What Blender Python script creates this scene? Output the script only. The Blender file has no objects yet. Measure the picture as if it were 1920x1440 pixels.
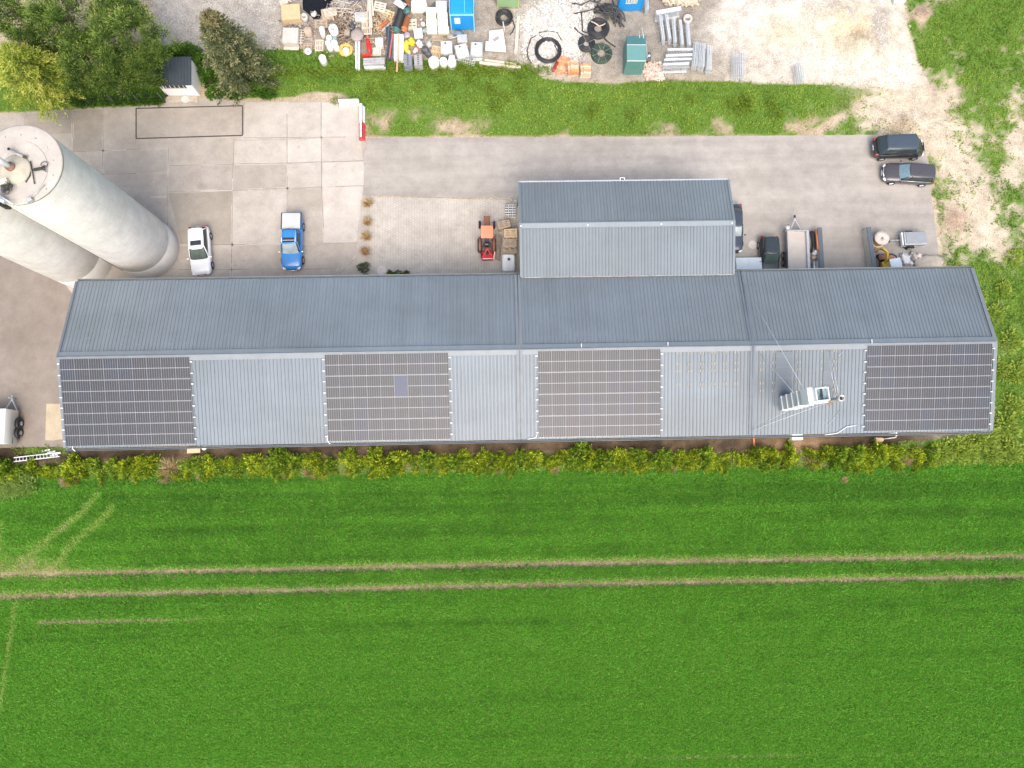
import bpy, bmesh, math, random
import numpy as np
from mathutils import Vector, Matrix, noise as mnoise

random.seed(7)
RNG = np.random.default_rng(7)
SC = bpy.context.scene
COL = SC.collection
PI = math.pi
R = math.radians

# ------------------------------------------------------------------ camera
PITCH, ROLL, YAW, CAMH = 0.13756468, -0.01560292, 0.01975403, 62.0
FPX = 1331.0
CAMR = (Matrix.Rotation(-YAW, 3, 'Z') @ Matrix.Rotation(ROLL, 3, 'Y') @ Matrix.Rotation(PITCH, 3, 'X'))
cam_d = bpy.data.cameras.new('camera')
cam = bpy.data.objects.new('camera', cam_d)
COL.objects.link(cam)
cam.location = (0, 0, CAMH)
cam.rotation_euler = CAMR.to_euler()
cam_d.sensor_width = 36
cam_d.lens = FPX / 1920 * 36
cam_d.clip_end = 2000
SC.camera = cam


def at(px, py, z=0.0):
    """Where a point measured in the photograph stands at height z."""
    d = CAMR @ Vector(((px - 960) / FPX, -(py - 720) / FPX, -1))
    t = (z - CAMH) / d.z
    return Vector((d.x * t, d.y * t, z))


CR = np.array(CAMR)


def topx(X, Y, Z=0.0):
    """World arrays to photograph pixels (used only to look up which ground type lies where)."""
    P = np.stack([X, Y, np.zeros_like(X) + Z - CAMH], -1) @ CR
    return 960 + FPX * P[..., 0] / -P[..., 2], 720 - FPX * P[..., 1] / -P[..., 2]


def span(x0, y0, x1, y1, z):
    """centre, width and depth of an upright rectangle measured in the photograph at height z"""
    a, b = at(x0, y0, z), at(x1, y1, z)
    return (a + b) / 2, abs(b.x - a.x), abs(b.y - a.y)


# ------------------------------------------------------------------ materials
MATS = {}


def nodes_of(m):
    m.use_nodes = True
    nt = m.node_tree
    return nt, nt.nodes, nt.links, nt.nodes['Principled BSDF']


def mat(name, col, rough=0.6, metal=0.0, var=0.12, scale=3.0, bump=0.0, bscale=40.0, spec=0.5, dirt=None, coat=0.0, space='Object'):
    """Procedural paint, wood, stone ... : base colour broken up by two noises, optional bump and dirt colour."""
    if name in MATS:
        return MATS[name]
    m = bpy.data.materials.new(name)
    nt, N, L, b = nodes_of(m)
    tc = N.new('ShaderNodeTexCoord')
    n1 = N.new('ShaderNodeTexNoise'); n1.inputs['Scale'].default_value = scale; n1.inputs['Detail'].default_value = 6
    n1.inputs['Roughness'].default_value = 0.65
    L.new(tc.outputs[space], n1.inputs['Vector'])
    r = N.new('ShaderNodeValToRGB')
    c = Vector(col)
    d = Vector(dirt) if dirt else c * (1 - 1.5 * var)
    r.color_ramp.elements[0].position = 0.28
    r.color_ramp.elements[0].color = (*d, 1)
    r.color_ramp.elements[1].position = 0.72
    r.color_ramp.elements[1].color = (*[min(1, x * (1 + var)) for x in c], 1)
    e = r.color_ramp.elements.new(0.5 if not dirt else 0.42)
    e.color = (*c, 1)
    L.new(n1.outputs['Fac'], r.inputs['Fac'])
    L.new(r.outputs['Color'], b.inputs['Base Color'])
    b.inputs['Roughness'].default_value = rough
    b.inputs['Metallic'].default_value = metal
    b.inputs['Specular IOR Level'].default_value = spec
    b.inputs['Coat Weight'].default_value = coat
    if bump:
        n2 = N.new('ShaderNodeTexNoise'); n2.inputs['Scale'].default_value = bscale; n2.inputs['Detail'].default_value = 4
        L.new(tc.outputs[space], n2.inputs['Vector'])
        bp = N.new('ShaderNodeBump'); bp.inputs['Strength'].default_value = bump; bp.inputs['Distance'].default_value = 0.03
        L.new(n2.outputs['Fac'], bp.inputs['Height'])
        L.new(bp.outputs['Normal'], b.inputs['Normal'])
    MATS[name] = m
    return m


def foliage(name, dark, light, trans=0.3, rough=0.55, pale=None):
    """Leaves: the per-leaf attribute 'tint' picks a green between two leaf colours."""
    if name in MATS:
        return MATS[name]
    m = bpy.data.materials.new(name)
    nt, N, L, b = nodes_of(m)
    a = N.new('ShaderNodeAttribute'); a.attribute_name = 'tint'
    r = N.new('ShaderNodeValToRGB')
    r.color_ramp.elements[0].color = (*dark, 1)
    r.color_ramp.elements[1].color = (*light, 1)
    if pale:
        r.color_ramp.elements[1].position = .75
        e = r.color_ramp.elements.new(1.0); e.color = (*pale, 1)
    L.new(a.outputs['Fac'], r.inputs['Fac'])
    L.new(r.outputs['Color'], b.inputs['Base Color'])
    b.inputs['Roughness'].default_value = rough
    b.inputs['Specular IOR Level'].default_value = 0.25
    t = N.new('ShaderNodeBsdfTranslucent')
    L.new(r.outputs['Color'], t.inputs['Color'])
    mx = N.new('ShaderNodeMixShader'); mx.inputs['Fac'].default_value = trans
    L.new(b.outputs['BSDF'], mx.inputs[1]); L.new(t.outputs['BSDF'], mx.inputs[2])
    L.new(mx.outputs['Shader'], N['Material Output'].inputs['Surface'])
    MATS[name] = m
    return m


# ------------------------------------------------------------------ mesh building
def rotz(a):
    return Matrix.Rotation(a, 3, 'Z')


class MB:
    def __init__(s):
        s.v, s.f, s.m, s.s = [], [], [], []

    def add(s, verts, faces, mi=0, smooth=False):
        o = len(s.v)
        s.v += [tuple(v) for v in verts]
        for f in faces:
            s.f.append([i + o for i in f]); s.m.append(mi); s.s.append(smooth)
        return s

    def box(s, c, d, rz=0.0, mi=0, M=None, taper=1.0):
        hx, hy, hz = d[0] / 2, d[1] / 2, d[2] / 2
        q = M if M is not None else rotz(rz)
        vs = []
        for z in (-1, 1):
            k = taper if z > 0 else 1.0
            for x, y in ((-1, -1), (1, -1), (1, 1), (-1, 1)):
                vs.append(Vector(c) + q @ Vector((x * hx * k, y * hy * k, z * hz)))
        return s.add(vs, [(3, 2, 1, 0), (4, 5, 6, 7), (0, 1, 5, 4), (1, 2, 6, 5), (2, 3, 7, 6), (3, 0, 4, 7)], mi)

    def beam(s, p, q, w, h, mi=0):
        p, q = Vector(p), Vector(q)
        d = (q - p)
        x = d.normalized()
        up = Vector((0, 0, 1)) if abs(x.z) < 0.95 else Vector((1, 0, 0))
        y = up.cross(x).normalized(); z = x.cross(y)
        M = Matrix((x, y, z)).transposed()
        return s.box((p + q) / 2, (d.length, w, h), M=M, mi=mi)

    def tube(s, pts, r, n=8, mi=0, closed=False, caps=True, smooth=True, hollow=0.0):
        pts = [Vector(p) for p in pts]
        k = len(pts)
        vs = []
        prev = None
        rr = r if hasattr(r, '__len__') else [r] * k
        for i, p in enumerate(pts):
            if closed:
                t = (pts[(i + 1) % k] - pts[i - 1])
            else:
                t = pts[min(i + 1, k - 1)] - pts[max(i - 1, 0)]
            t.normalize()
            if prev is None:
                a = Vector((0, 0, 1)) if abs(t.z) < 0.9 else Vector((1, 0, 0))
            else:
                a = prev
            u = (a - t * a.dot(t))
            if u.length < 1e-5:
                u = t.orthogonal()
            u.normalize()
            prev = u
            w = t.cross(u)
            for j in range(n):
                th = 2 * PI * j / n
                vs.append(p + (u * math.cos(th) + w * math.sin(th)) * rr[i])
        fs = []
        for i in range(k if closed else k - 1):
            a, b = i * n, ((i + 1) % k) * n
            for j in range(n):
                fs.append((a + j, a + (j + 1) % n, b + (j + 1) % n, b + j))
        s.add(vs, fs, mi, smooth)
        if caps and not closed:
            o = len(s.v) - k * n
            s.f.append([o + j for j in range(n)][::-1]); s.m.append(mi); s.s.append(False)
            s.f.append([o + (k - 1) * n + j for j in range(n)]); s.m.append(mi); s.s.append(False)
        return s

    def lathe(s, prof, n=24, c=(0, 0, 0), M=None, mi=0, smooth=True):
        """prof: (radius, height) pairs turned round z; radius 0 closes an end"""
        q = M if M is not None else Matrix.Identity(3)
        c = Vector(c)
        rings = []
        vs = []
        for r, z in prof:
            if r < 1e-6:
                rings.append([len(vs)]); vs.append(c + q @ Vector((0, 0, z)))
            else:
                rings.append(list(range(len(vs), len(vs) + n)))
                for j in range(n):
                    a = 2 * PI * j / n
                    vs.append(c + q @ Vector((r * math.cos(a), r * math.sin(a), z)))
        fs = []
        for a, b in zip(rings, rings[1:]):
            for j in range(n):
                k = (j + 1) % n
                if len(a) == 1 and len(b) == 1:
                    break
                if len(a) == 1:
                    fs.append((a[0], b[k], b[j]))
                elif len(b) == 1:
                    fs.append((a[j], a[k], b[0]))
                else:
                    fs.append((a[j], a[k], b[k], b[j]))
        return s.add(vs, fs, mi, smooth)

    def prism(s, poly, z0, z1, mi=0):
        n = len(poly)
        a = sum(poly[i][0] * poly[(i + 1) % n][1] - poly[(i + 1) % n][0] * poly[i][1] for i in range(n))
        if a < 0:
            poly = poly[::-1]
        vs = [(p[0], p[1], z0) for p in poly] + [(p[0], p[1], z1) for p in poly]
        fs = [tuple(range(n))[::-1], tuple(range(n, 2 * n))] + [(i, (i + 1) % n, n + (i + 1) % n, n + i) for i in range(n)]
        return s.add(vs, fs, mi)

    def rbox(s, c, d, r=0.05, rz=0.0, mi=0, seg=3, M=None, smooth=True):
        """box with rounded vertical corners and a rounded top edge"""
        q = M if M is not None else rotz(rz)
        c = Vector(c)
        hx, hy, hz = d[0] / 2, d[1] / 2, d[2] / 2
        def ring(ins, z):
            rr = max(r - ins, 0.004)
            out = []
            for k, (sx, sy) in enumerate(((1, 1), (-1, 1), (-1, -1), (1, -1))):
                for j in range(seg + 1):
                    a = PI / 2 * (k + j / seg)
                    out.append(c + q @ Vector((sx * (hx - r) + rr * math.cos(a), sy * (hy - r) + rr * math.sin(a), z)))
            return out
        rings = [ring(0, -hz)]
        rt = min(r, hz)
        for j in range(seg + 1):
            a = PI / 2 * j / seg
            rings.append(ring(rt * (1 - math.cos(a)), hz - rt + rt * math.sin(a)))
        n = len(rings[0])
        vs = [v for g in rings for v in g]
        fs = []
        for i in range(len(rings) - 1):
            for j in range(n):
                fs.append((i * n + j, i * n + (j + 1) % n, (i + 1) * n + (j + 1) % n, (i + 1) * n + j))
        s.add(vs, fs, mi, smooth)
        o = len(s.v) - len(vs)
        s.f.append([o + (len(rings) - 1) * n + j for j in range(n)]); s.m.append(mi); s.s.append(smooth)
        s.f.append([o + j for j in range(n)][::-1]); s.m.append(mi); s.s.append(False)
        return s

    def lump(s, c, d, amp=0.2, seed=0, mi=0, sub=3, flat=True, freq=1.3, rz=0.0, power=1.0):
        """irregular rounded body (bag, stone, heap, crumpled tarpaulin)"""
        bm = bmesh.new()
        bmesh.ops.create_icosphere(bm, subdivisions=sub, radius=1)
        vs = []
        q = rotz(rz)
        for v in bm.verts:
            p = v.co.copy()
            k = 1 + amp * mnoise.noise(p * freq + Vector((seed * 7.3, seed * 3.1, seed)))  + amp * .5 * mnoise.noise(p * freq * 3 + Vector((seed, 5, 9)))
            p = Vector([math.copysign(abs(t) ** power, t) for t in p]) * k
            if flat and p.z < -0.55:
                p.z = -0.55
            vs.append(Vector(c) + q @ Vector((p.x * d[0] / 2, p.y * d[1] / 2, (p.z + (0.55 if flat else 0)) * d[2] / (1.55 if flat else 2))))
        fs = [[v.index for v in f.verts] for f in bm.faces]
        bm.free()
        return s.add(vs, fs, mi, True)

    def loft(s, rings, mi=0, smooth=True, cap=True, closed=True):
        n = len(rings[0])
        vs = [v for g in rings for v in g]
        fs = []
        for i in range(len(rings) - 1):
            for j in range(n if closed else n - 1):
                fs.append((i * n + j, i * n + (j + 1) % n, (i + 1) * n + (j + 1) % n, (i + 1) * n + j))
        s.add(vs, fs, mi, smooth)
        if cap:
            o = len(s.v) - len(vs)
            s.f.append([o + j for j in range(n)][::-1]); s.m.append(mi); s.s.append(smooth)
            s.f.append([o + (len(rings) - 1) * n + j for j in range(n)]); s.m.append(mi); s.s.append(smooth)
        return s

    def build(s, name, mats, parent=None, loc=(0, 0, 0), rz=0.0, bevel=0.0):
        me = bpy.data.meshes.new(name)
        me.from_pydata(s.v, [], s.f)
        for mt in (mats if isinstance(mats, (list, tuple)) else [mats]):
            me.materials.append(mt)
        me.polygons.foreach_set('material_index', s.m)
        me.polygons.foreach_set('use_smooth', s.s)
        me.update()
        o = bpy.data.objects.new(name, me)
        COL.objects.link(o)
        if parent is not None:
            o.parent = parent
        o.location = loc
        o.rotation_euler = (0, 0, rz)
        if bevel:
            b = o.modifiers.new('bevel', 'BEVEL'); b.width = bevel; b.segments = 2; b.limit_method = 'ANGLE'
        return o


def thing(name, label, cat, loc=(0, 0, 0), rz=0.0, group=None):
    o = bpy.data.objects.new(name, None)
    o.empty_display_size = 0.2
    COL.objects.link(o)
    o.location = loc
    o.rotation_euler = (0, 0, rz)
    return tag(o, label, cat, group)


def tag(o, label, cat, group=None, kind=None):
    o['label'] = label
    o['category'] = cat
    if group:
        o['group'] = group
    if kind:
        o['kind'] = kind
    return o


def struct(o):
    o['kind'] = 'structure'
    return o


def dup(o, loc=None, rz=None, label=None, parent=None):
    c = o.copy()
    COL.objects.link(c)
    if parent is not None:
        c.parent = parent
    if loc is not None:
        c.location = loc
    if rz is not None:
        c.rotation_euler = (0, 0, rz)
    if label:
        c['label'] = label
    for ch in list(o.children):
        dup(ch, parent=c)
    return c


# ------------------------------------------------------------------ numpy noise and leaf meshes
def _hash(i, j, seed):
    h = (i * 374761393 + j * 668265263 + seed * 1442695041) & 0xffffffff
    h = ((h ^ (h >> 13)) * 1274126177) & 0xffffffff
    return ((h ^ (h >> 16)) & 0xffff) / 65535.0


def vnoise(x, y, seed=0):
    xi, yi = np.floor(x).astype(np.int64), np.floor(y).astype(np.int64)
    fx, fy = x - xi, y - yi
    fx = fx * fx * (3 - 2 * fx); fy = fy * fy * (3 - 2 * fy)
    a, b = _hash(xi, yi, seed), _hash(xi + 1, yi, seed)
    c, d = _hash(xi, yi + 1, seed), _hash(xi + 1, yi + 1, seed)
    return (a * (1 - fx) + b * fx) * (1 - fy) + (c * (1 - fx) + d * fx) * fy


def fbm(x, y, seed=0, oct=4):
    t, a, s = 0, 0.5, 0
    for k in range(oct):
        t = t + a * vnoise(x * 2 ** k, y * 2 ** k, seed + k)
        s += a
        a *= 0.55
    return t / s


def sstep(a, b, x):
    t = np.clip((x - a) / (b - a), 0, 1)
    return t * t * (3 - 2 * t)


def inpoly(px, py, poly):
    r = np.zeros(px.shape, bool)
    n = len(poly)
    for i in range(n):
        x0, y0 = poly[i]; x1, y1 = poly[(i + 1) % n]
        if y0 == y1:
            continue
        c = ((y0 > py) != (y1 > py)) & (px < (x1 - x0) * (py - y0) / (y1 - y0) + x0)
        r ^= c
    return r


def polydist(px, py, pts):
    """distance to a polyline"""
    d = np.full(px.shape, 1e9)
    for (x0, y0), (x1, y1) in zip(pts, pts[1:]):
        dx, dy = x1 - x0, y1 - y0
        t = np.clip(((px - x0) * dx + (py - y0) * dy) / (dx * dx + dy * dy), 0, 1)
        d = np.minimum(d, np.hypot(px - x0 - t * dx, py - y0 - t * dy))
    return d


def softpoly(px, py, poly, w):
    """signed soft membership: 1 inside, 0 outside, blended over w pixels"""
    d = polydist(px, py, poly + [poly[0]])
    return sstep(-w, w, np.where(inpoly(px, py, poly), d, -d))


def np_mesh(name, V, F, mat, parent=None, tint=None, smooth=False):
    """V (n,3), F (m,k) all faces with k corners"""
    me = bpy.data.meshes.new(name)
    m, k = F.shape
    me.vertices.add(len(V)); me.vertices.foreach_set('co', np.ascontiguousarray(V, np.float32).ravel())
    me.loops.add(m * k); me.loops.foreach_set('vertex_index', np.ascontiguousarray(F, np.int32).ravel())
    me.polygons.add(m); me.polygons.foreach_set('loop_start', np.arange(0, m * k, k, dtype=np.int32))
    me.polygons.foreach_set('use_smooth', np.full(m, smooth))
    if tint is not None:
        a = me.attributes.new('tint', 'FLOAT', 'POINT'); a.data.foreach_set('value', np.ascontiguousarray(tint, np.float32))
    me.materials.append(mat)
    me.update(calc_edges=True)
    o = bpy.data.objects.new(name, me)
    COL.objects.link(o)
    if parent is not None:
        o.parent = parent
    return o


def unit(a):
    return a / np.maximum(np.linalg.norm(a, axis=-1, keepdims=True), 1e-6)


def leaves(name, P, D, L, W, tint, mat, parent=None):
    """one rhombic leaf per row: base P, direction D, length L, width W"""
    n = len(P)
    D = unit(D)
    S = unit(np.cross(D, unit(RNG.normal(size=(n, 3)))))
    L = np.broadcast_to(np.asarray(L, float), (n,))[:, None]
    W = np.broadcast_to(np.asarray(W, float), (n,))[:, None]
    mid = P + D * L * 0.5
    V = np.stack([P, mid + S * W * .5, P + D * L, mid - S * W * .5], 1).reshape(-1, 3)
    F = np.arange(4 * n).reshape(n, 4)
    return np_mesh(name, V, F, mat, parent, np.repeat(tint, 4))


def sphere_pts(n):
    return unit(RNG.normal(size=(n, 3)))
# ------------------------------------------------------------------ light, sky, view
SUN_EL, SUN_AZ = R(57), math.atan2(0.10, -0.98)          # azimuth measured from +Y towards +X
w = bpy.data.worlds.new('World')
SC.world = w
w.use_nodes = True
nt = w.node_tree
sky = nt.nodes.new('ShaderNodeTexSky')
sky.sky_type = 'NISHITA'
sky.sun_disc = False
sky.sun_elevation = SUN_EL
sky.sun_rotation = SUN_AZ
sky.air_density = 1.0
sky.dust_density = 5.0
sky.ozone_density = 1.0
bg = nt.nodes['Background']
bg.inputs['Strength'].default_value = 0.15
nt.links.new(sky.outputs['Color'], bg.inputs['Color'])
sd = bpy.data.lights.new('sun', 'SUN')
sd.energy = 1.3
sd.angle = R(60)
sd.color = (1.0, 0.95, 0.88)
so = bpy.data.objects.new('sun', sd)
COL.objects.link(so)
sdir = Vector((math.sin(SUN_AZ) * math.cos(SUN_EL), math.cos(SUN_AZ) * math.cos(SUN_EL), math.sin(SUN_EL)))
so.rotation_euler = (-sdir).to_track_quat('-Z', 'Y').to_euler()
so.location = sdir * 150
SC.view_settings.view_transform = 'Standard'
SC.view_settings.look = 'None'
SC.view_settings.exposure = 0.88
SC.view_settings.gamma = 1.0
SC.cycles.max_bounces = 5
SC.cycles.use_denoising = True
SC.cycles.denoising_input_passes = 'RGB_ALBEDO_NORMAL'
SC.cycles.denoising_prefilter = 'NONE'

# ------------------------------------------------------------------ where grass grows and what soil lies where (photo pixels)
VERGE = [(395, 96), (520, 92), (560, 92), (640, 98), (740, 108), (990, 122), (1020, 150), (1160, 158), (1240, 150), (1600, 160),
         (1640, 165), (1590, 205), (1510, 254), (682, 258), (683, 200), (640, 180), (566, 182), (470, 185), (395, 180)]
HUTBED = [(-60, 215), (130, 206), (310, 196), (310, 120), (-60, 120)]
STRIP = [(-80, 812), (150, 838), (600, 828), (1000, 818), (1790, 806), (1835, 812), (1835, 832), (1700, 842), (1000, 850), (0, 868), (-80, 872)]
EAST = [(1690, -60), (1696, 30), (1718, 110), (1735, 150), (1705, 164), (1620, 166), (1585, 210), (1540, 256), (1738, 262), (1738, 290), (1762, 500), (1790, 500), (1850, 620), (1864, 806), (2100, 870), (2100, -60)]
FIELDTOP = [(-200, 905), (120, 898), (600, 892), (1000, 884), (1500, 876), (2100, 868)]
TRAM = [([(-300, 1083), (0, 1078), (960, 1059), (1920, 1043), (2200, 1038)], 4.4), ([(-300, 1126), (0, 1119), (960, 1098), (1920, 1081), (2200, 1076)], 4.2),
        ([(72, 1168), (500, 1160), (960, 1150)], 3.5), ([(300, 1445), (960, 1424), (1920, 1412)], 3.0)]
SCUFF = [([(183, 928), (150, 965), (100, 1003), (20, 1070)], 6.0), ([(212, 952), (180, 985), (140, 1015), (90, 1078)], 6.0),
         ([(-30, 960), (2, 985), (0, 1060)], 4.0), ([(30, 1130), (15, 1230), (0, 1330)], 3.5)]


def grass_cover(px, py, ground=False):
    g = np.zeros(px.shape)
    wob = (fbm(px / 45, py / 45, 3) - .5) * 40
    patch = fbm(px / 38, py / 30, 11)
    v = softpoly(px, py + wob * .12, VERGE, 5)
    low = sstep(165, 250, py) * 0.36
    dry = sstep(1480, 1640, px + (py - 200) * -.4) * .5
    bare = np.exp(-(((px - 790) / 60) ** 2 + ((py - 212) / 18) ** 2)) * .34 + np.exp(-(((px - 900) / 60) ** 2 + ((py - 225) / 22) ** 2)) * .25 \
        + np.exp(-(((px - 605) / 40) ** 2 + ((py - 180) / 9) ** 2)) * 1.2
    g = np.maximum(g, v * np.clip(1.02 - low * (0.35 + 1.0 * (patch > .5) * (patch - .5) * 6) - dry - bare, 0, 1))
    g = np.maximum(g, softpoly(px, py, HUTBED, 4) * .8)
    e = softpoly(px + wob * .4, py + wob * .4, EAST, 8)
    path = polydist(px, py, [(1690, 205), (1760, 240), (1800, 310), (1835, 370), (1850, 440)])
    sandy = np.exp(-(path / 44) ** 2) * .50
    rightdry = np.exp(-(((px - 1912) / 26) ** 2 + ((py - 260) / 60) ** 2)) * .4
    lush = .65 - .22 * np.exp(-(((px - 1650) / 70) ** 2 + ((py - 215) / 45) ** 2)) + .3 * np.exp(-(((px - 1850) / 110) ** 2 + ((py - 40) / 70) ** 2)) + .34 * sstep(470, 560, py) \
        - .3 * np.exp(-(((px - 1740) / 45) ** 2 + ((py - 205) / 60) ** 2)) - .75 * np.exp(-(((px - 1730) / 17) ** 2 + ((py - 28) / 16) ** 2)) \
        - .7 * np.exp(-(((px - 1788) / 18) ** 2 + ((py - 412) / 22) ** 2)) - .3 * np.exp(-(((px - 1850) / 18) ** 2 + ((py - 420) / 30) ** 2))
    g = np.maximum(g, e * np.clip(lush + (patch - .5) * .8 + (fbm(px / 11, py / 9, 13) - .5) * .75 - sandy - rightdry, 0, 1))
    # bed of the yellow hedge and the lush corner at its right end
    top = np.interp(px, [-200, 0, 120, 600, 1000, 1500, 1800, 2100], [880, 872, 866, 858, 852, 846, 815, 800])
    bed = sstep(-6, 6, py + wob * .2 - top)
    g = np.maximum(g, bed * (.62 + .3 * sstep(1720, 1800, px) + (patch - .5) * .6))
    g = np.maximum(g, np.exp(-(((px - 80) / 70) ** 2 + ((py - 846) / 13) ** 2)) * .75)
    ft = np.interp(px, [p[0] for p in FIELDTOP], [p[1] for p in FIELDTOP])
    fld = sstep(-3, 3, py - ft)
    f = np.ones(px.shape)
    for pts, wd in TRAM:
        d = polydist(px, py, pts) + (fbm(px / 14, py / 14, 5) - .5) * 2.0
        f = np.minimum(f, (sstep(wd * 1.6, wd * 2.6, d) if ground else sstep(wd * .62, wd * 1.15, d)) if wd > 3.65 else 0.05 + .95 * sstep(wd * .5, wd * 1.3, d) + .75 * sstep(150, 650, px) * (py < 1250) + .4 * (py > 1250))
    for pts, wd in SCUFF:
        d = polydist(px, py, pts)
        f = np.minimum(f, .68 + .32 * sstep(wd * .5, wd * 1.9, d) + (fbm(px / 22, py / 22, 8) - .5) * .5)
    d = np.hypot((px - 60) / 100, (py - 1062) / 34)
    f = np.minimum(f, .5 + .5 * sstep(.3, 1.1, d) + (fbm(px / 25, py / 18, 9) - .5) * .5)
    g = np.where(fld > .5, np.clip(f, 0, 1), g)
    return np.clip(g, 0, 1), fld


def lay(C, k, col):
    k = np.clip(k, 0, 1)[..., None]
    return C * (1 - k) + np.array(col) * k


def gauss(px, py, cx, cy, sx, sy):
    return np.exp(-(((px - cx) / sx) ** 2 + ((py - cy) / sy) ** 2))


def soil_colour(px, py):
    n1, n2, n3 = fbm(px / 60, py / 60, 21), fbm(px / 25, py / 25, 31), fbm(px / 90, py / 40, 41)
    C = np.zeros(px.shape + (3,)) + np.array([.46, .385, .275])                       # default dry earth
    C = lay(C, softpoly(px, py, [(-200, 860), (2200, 820), (2200, 2000), (-200, 2000)], 10), (.25, .19, .125))
    yard = [(480, -200), (480, 92), (560, 92), (740, 108), (990, 122), (1020, 152), (1160, 160), (1600, 162), (1720, 165), (1720, -200)]
    C = lay(C, softpoly(px + (n2 - .5) * 26, py + (n1 - .5) * 14, yard, 9), (.36, .33, .285))
    C = lay(C, sstep(1300, 1400, px + (n1 - .5) * 160) * sstep(178, 160, py + (n2 - .5) * 16) * sstep(1752, 1728, px + (n2 - .5) * 30), (.67, .635, .57))
    C = lay(C, gauss(px, py, 1605, 60, 75, 55) * sstep(.35, .6, n2 + .1), (.62, .51, .33))
    C = lay(C, gauss(px, py, 1470, 62, 45, 30), (.62, .54, .41))
    C = lay(C, gauss(px, py, 1250, 75, 80, 70) * .8, (.33, .31, .285))
    C = lay(C, gauss(px, py, 1360, 120, 110, 30) * n2 * 1.3, (.40, .36, .30))
    C = lay(C, gauss(px, py, 1645, 40, 20, 45) * .8, (.42, .40, .37))
    C = lay(C, gauss(px, py, 1040, 65, 62, 70) * 1.3, (.63, .60, .54))
    C = lay(C, gauss(px, py, 700, 55, 110, 50) * n2 * 1.6, (.23, .19, .15))
    C = lay(C, softpoly(px, py, [(255, -200), (532, -200), (530, 60), (515, 100), (440, 100), (300, 92)], 6), (.47, .445, .405))
    east = softpoly(px + (n2 - .5) * 20, py, EAST, 14)
    C = lay(C, east, (.60, .525, .415))
    C = lay(C, east * gauss(px, py, 1840, 60, 120, 100) * .7, (.40, .31, .2))
    C = lay(C, gauss(px, py, 1730, 28, 26, 22) + gauss(px, py, 1788, 412, 26, 28), (.40, .30, .22))
    C = lay(C, gauss(px, py, 1688, 236, 26, 16) * .8, (.34, .26, .185))
    C = lay(C, softpoly(px, py, VERGE, 26) * (.6 + .3 * n2), (.43, .35, .24))
    C = lay(C, gauss(px, py, 605, 181, 50, 12), (.5, .43, .33))
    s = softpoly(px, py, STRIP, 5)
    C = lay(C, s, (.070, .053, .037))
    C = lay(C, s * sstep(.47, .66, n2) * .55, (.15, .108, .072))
    C = lay(C, s * gauss(px, py, 1800, 826, 60, 20), (.34, .30, .26))
    C = lay(C, gauss(px, py, 1500, 832, 60, 12), (.33, .22, .14))
    for pts, wd in TRAM:
        C = lay(C, sstep(wd * 2, wd, polydist(px, py, pts)), (.25, .212, .135))
    C = lay(C, gauss(px, py, 50, 1050, 130, 40), (.36, .30, .17))
    return C * (0.82 + .36 * n2 + .18 * (n1 - .5))[..., None]


def relief(px, py):
    z = 1.3 * gauss(px, py, 1605, 95, 38, 30) + .9 * gauss(px, py, 1570, 35, 40, 30) + .5 * gauss(px, py, 1625, 120, 30, 22) + .5 * gauss(px, py, 1470, 10, 40, 18)
    z += .55 * gauss(px, py, 1035, 60, 45, 55) + .35 * gauss(px, py, 1700, 228, 30, 16)
    z += .35 * gauss(px, py, 1788, 412, 18, 16) + .3 * gauss(px, py, 1730, 28, 16, 12)
    n = fbm(px / 16, py / 16, 51)
    return z * (.75 + .5 * n)


def ground_z(x, y):
    px, py = topx(np.array([float(x)]), np.array([float(y)]))
    return float(relief(px, py)[0])


xs = np.concatenate([[-900, -500, -260, -150, -100, -75, -62], np.arange(-54, 60, .4), [64, 76, 100, 150, 260, 500, 900]])
ys = np.concatenate([[-900, -500, -260, -140, -80, -55, -42], np.arange(-34, 56, .4), [60, 72, 100, 150, 260, 500, 900]])
GX, GY = np.meshgrid(xs, ys)
inside = (np.abs(GX) < 62) & (np.abs(GY) < 58)
px, py = topx(np.where(inside, GX, 0), np.where(inside, GY, 0))
G, _ = grass_cover(px, py, True)
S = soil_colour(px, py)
Z = np.where(inside, relief(px, py), 0)
G = np.where(inside, G, .9)
S = np.where(inside[..., None], S, np.array([.22, .17, .11]))
nx, ny = len(xs), len(ys)
idx = np.arange(nx * ny).reshape(ny, nx)
F = np.stack([idx[:-1, :-1], idx[:-1, 1:], idx[1:, 1:], idx[1:, :-1]], -1).reshape(-1, 4)

gm = bpy.data.materials.new('ground_soil_and_grass')
nt, N, L, b = nodes_of(gm)
tc = N.new('ShaderNodeTexCoord')
ga = N.new('ShaderNodeAttribute'); ga.attribute_name = 'grass'
sa = N.new('ShaderNodeAttribute'); sa.attribute_name = 'soil'


def noise_node(scale, detail=5, rough=.6):
    n = N.new('ShaderNodeTexNoise')
    n.inputs['Scale'].default_value = scale; n.inputs['Detail'].default_value = detail; n.inputs['Roughness'].default_value = rough
    L.new(tc.outputs['Object'], n.inputs['Vector'])
    return n


def math_node(op, a, bb, clamp=False):
    m = N.new('ShaderNodeMath'); m.operation = op; m.use_clamp = clamp
    for i, q in enumerate((a, bb)):
        if hasattr(q, 'is_output'):
            L.new(q, m.inputs[i])
        else:
            m.inputs[i].default_value = q
    return m.outputs[0]


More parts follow.
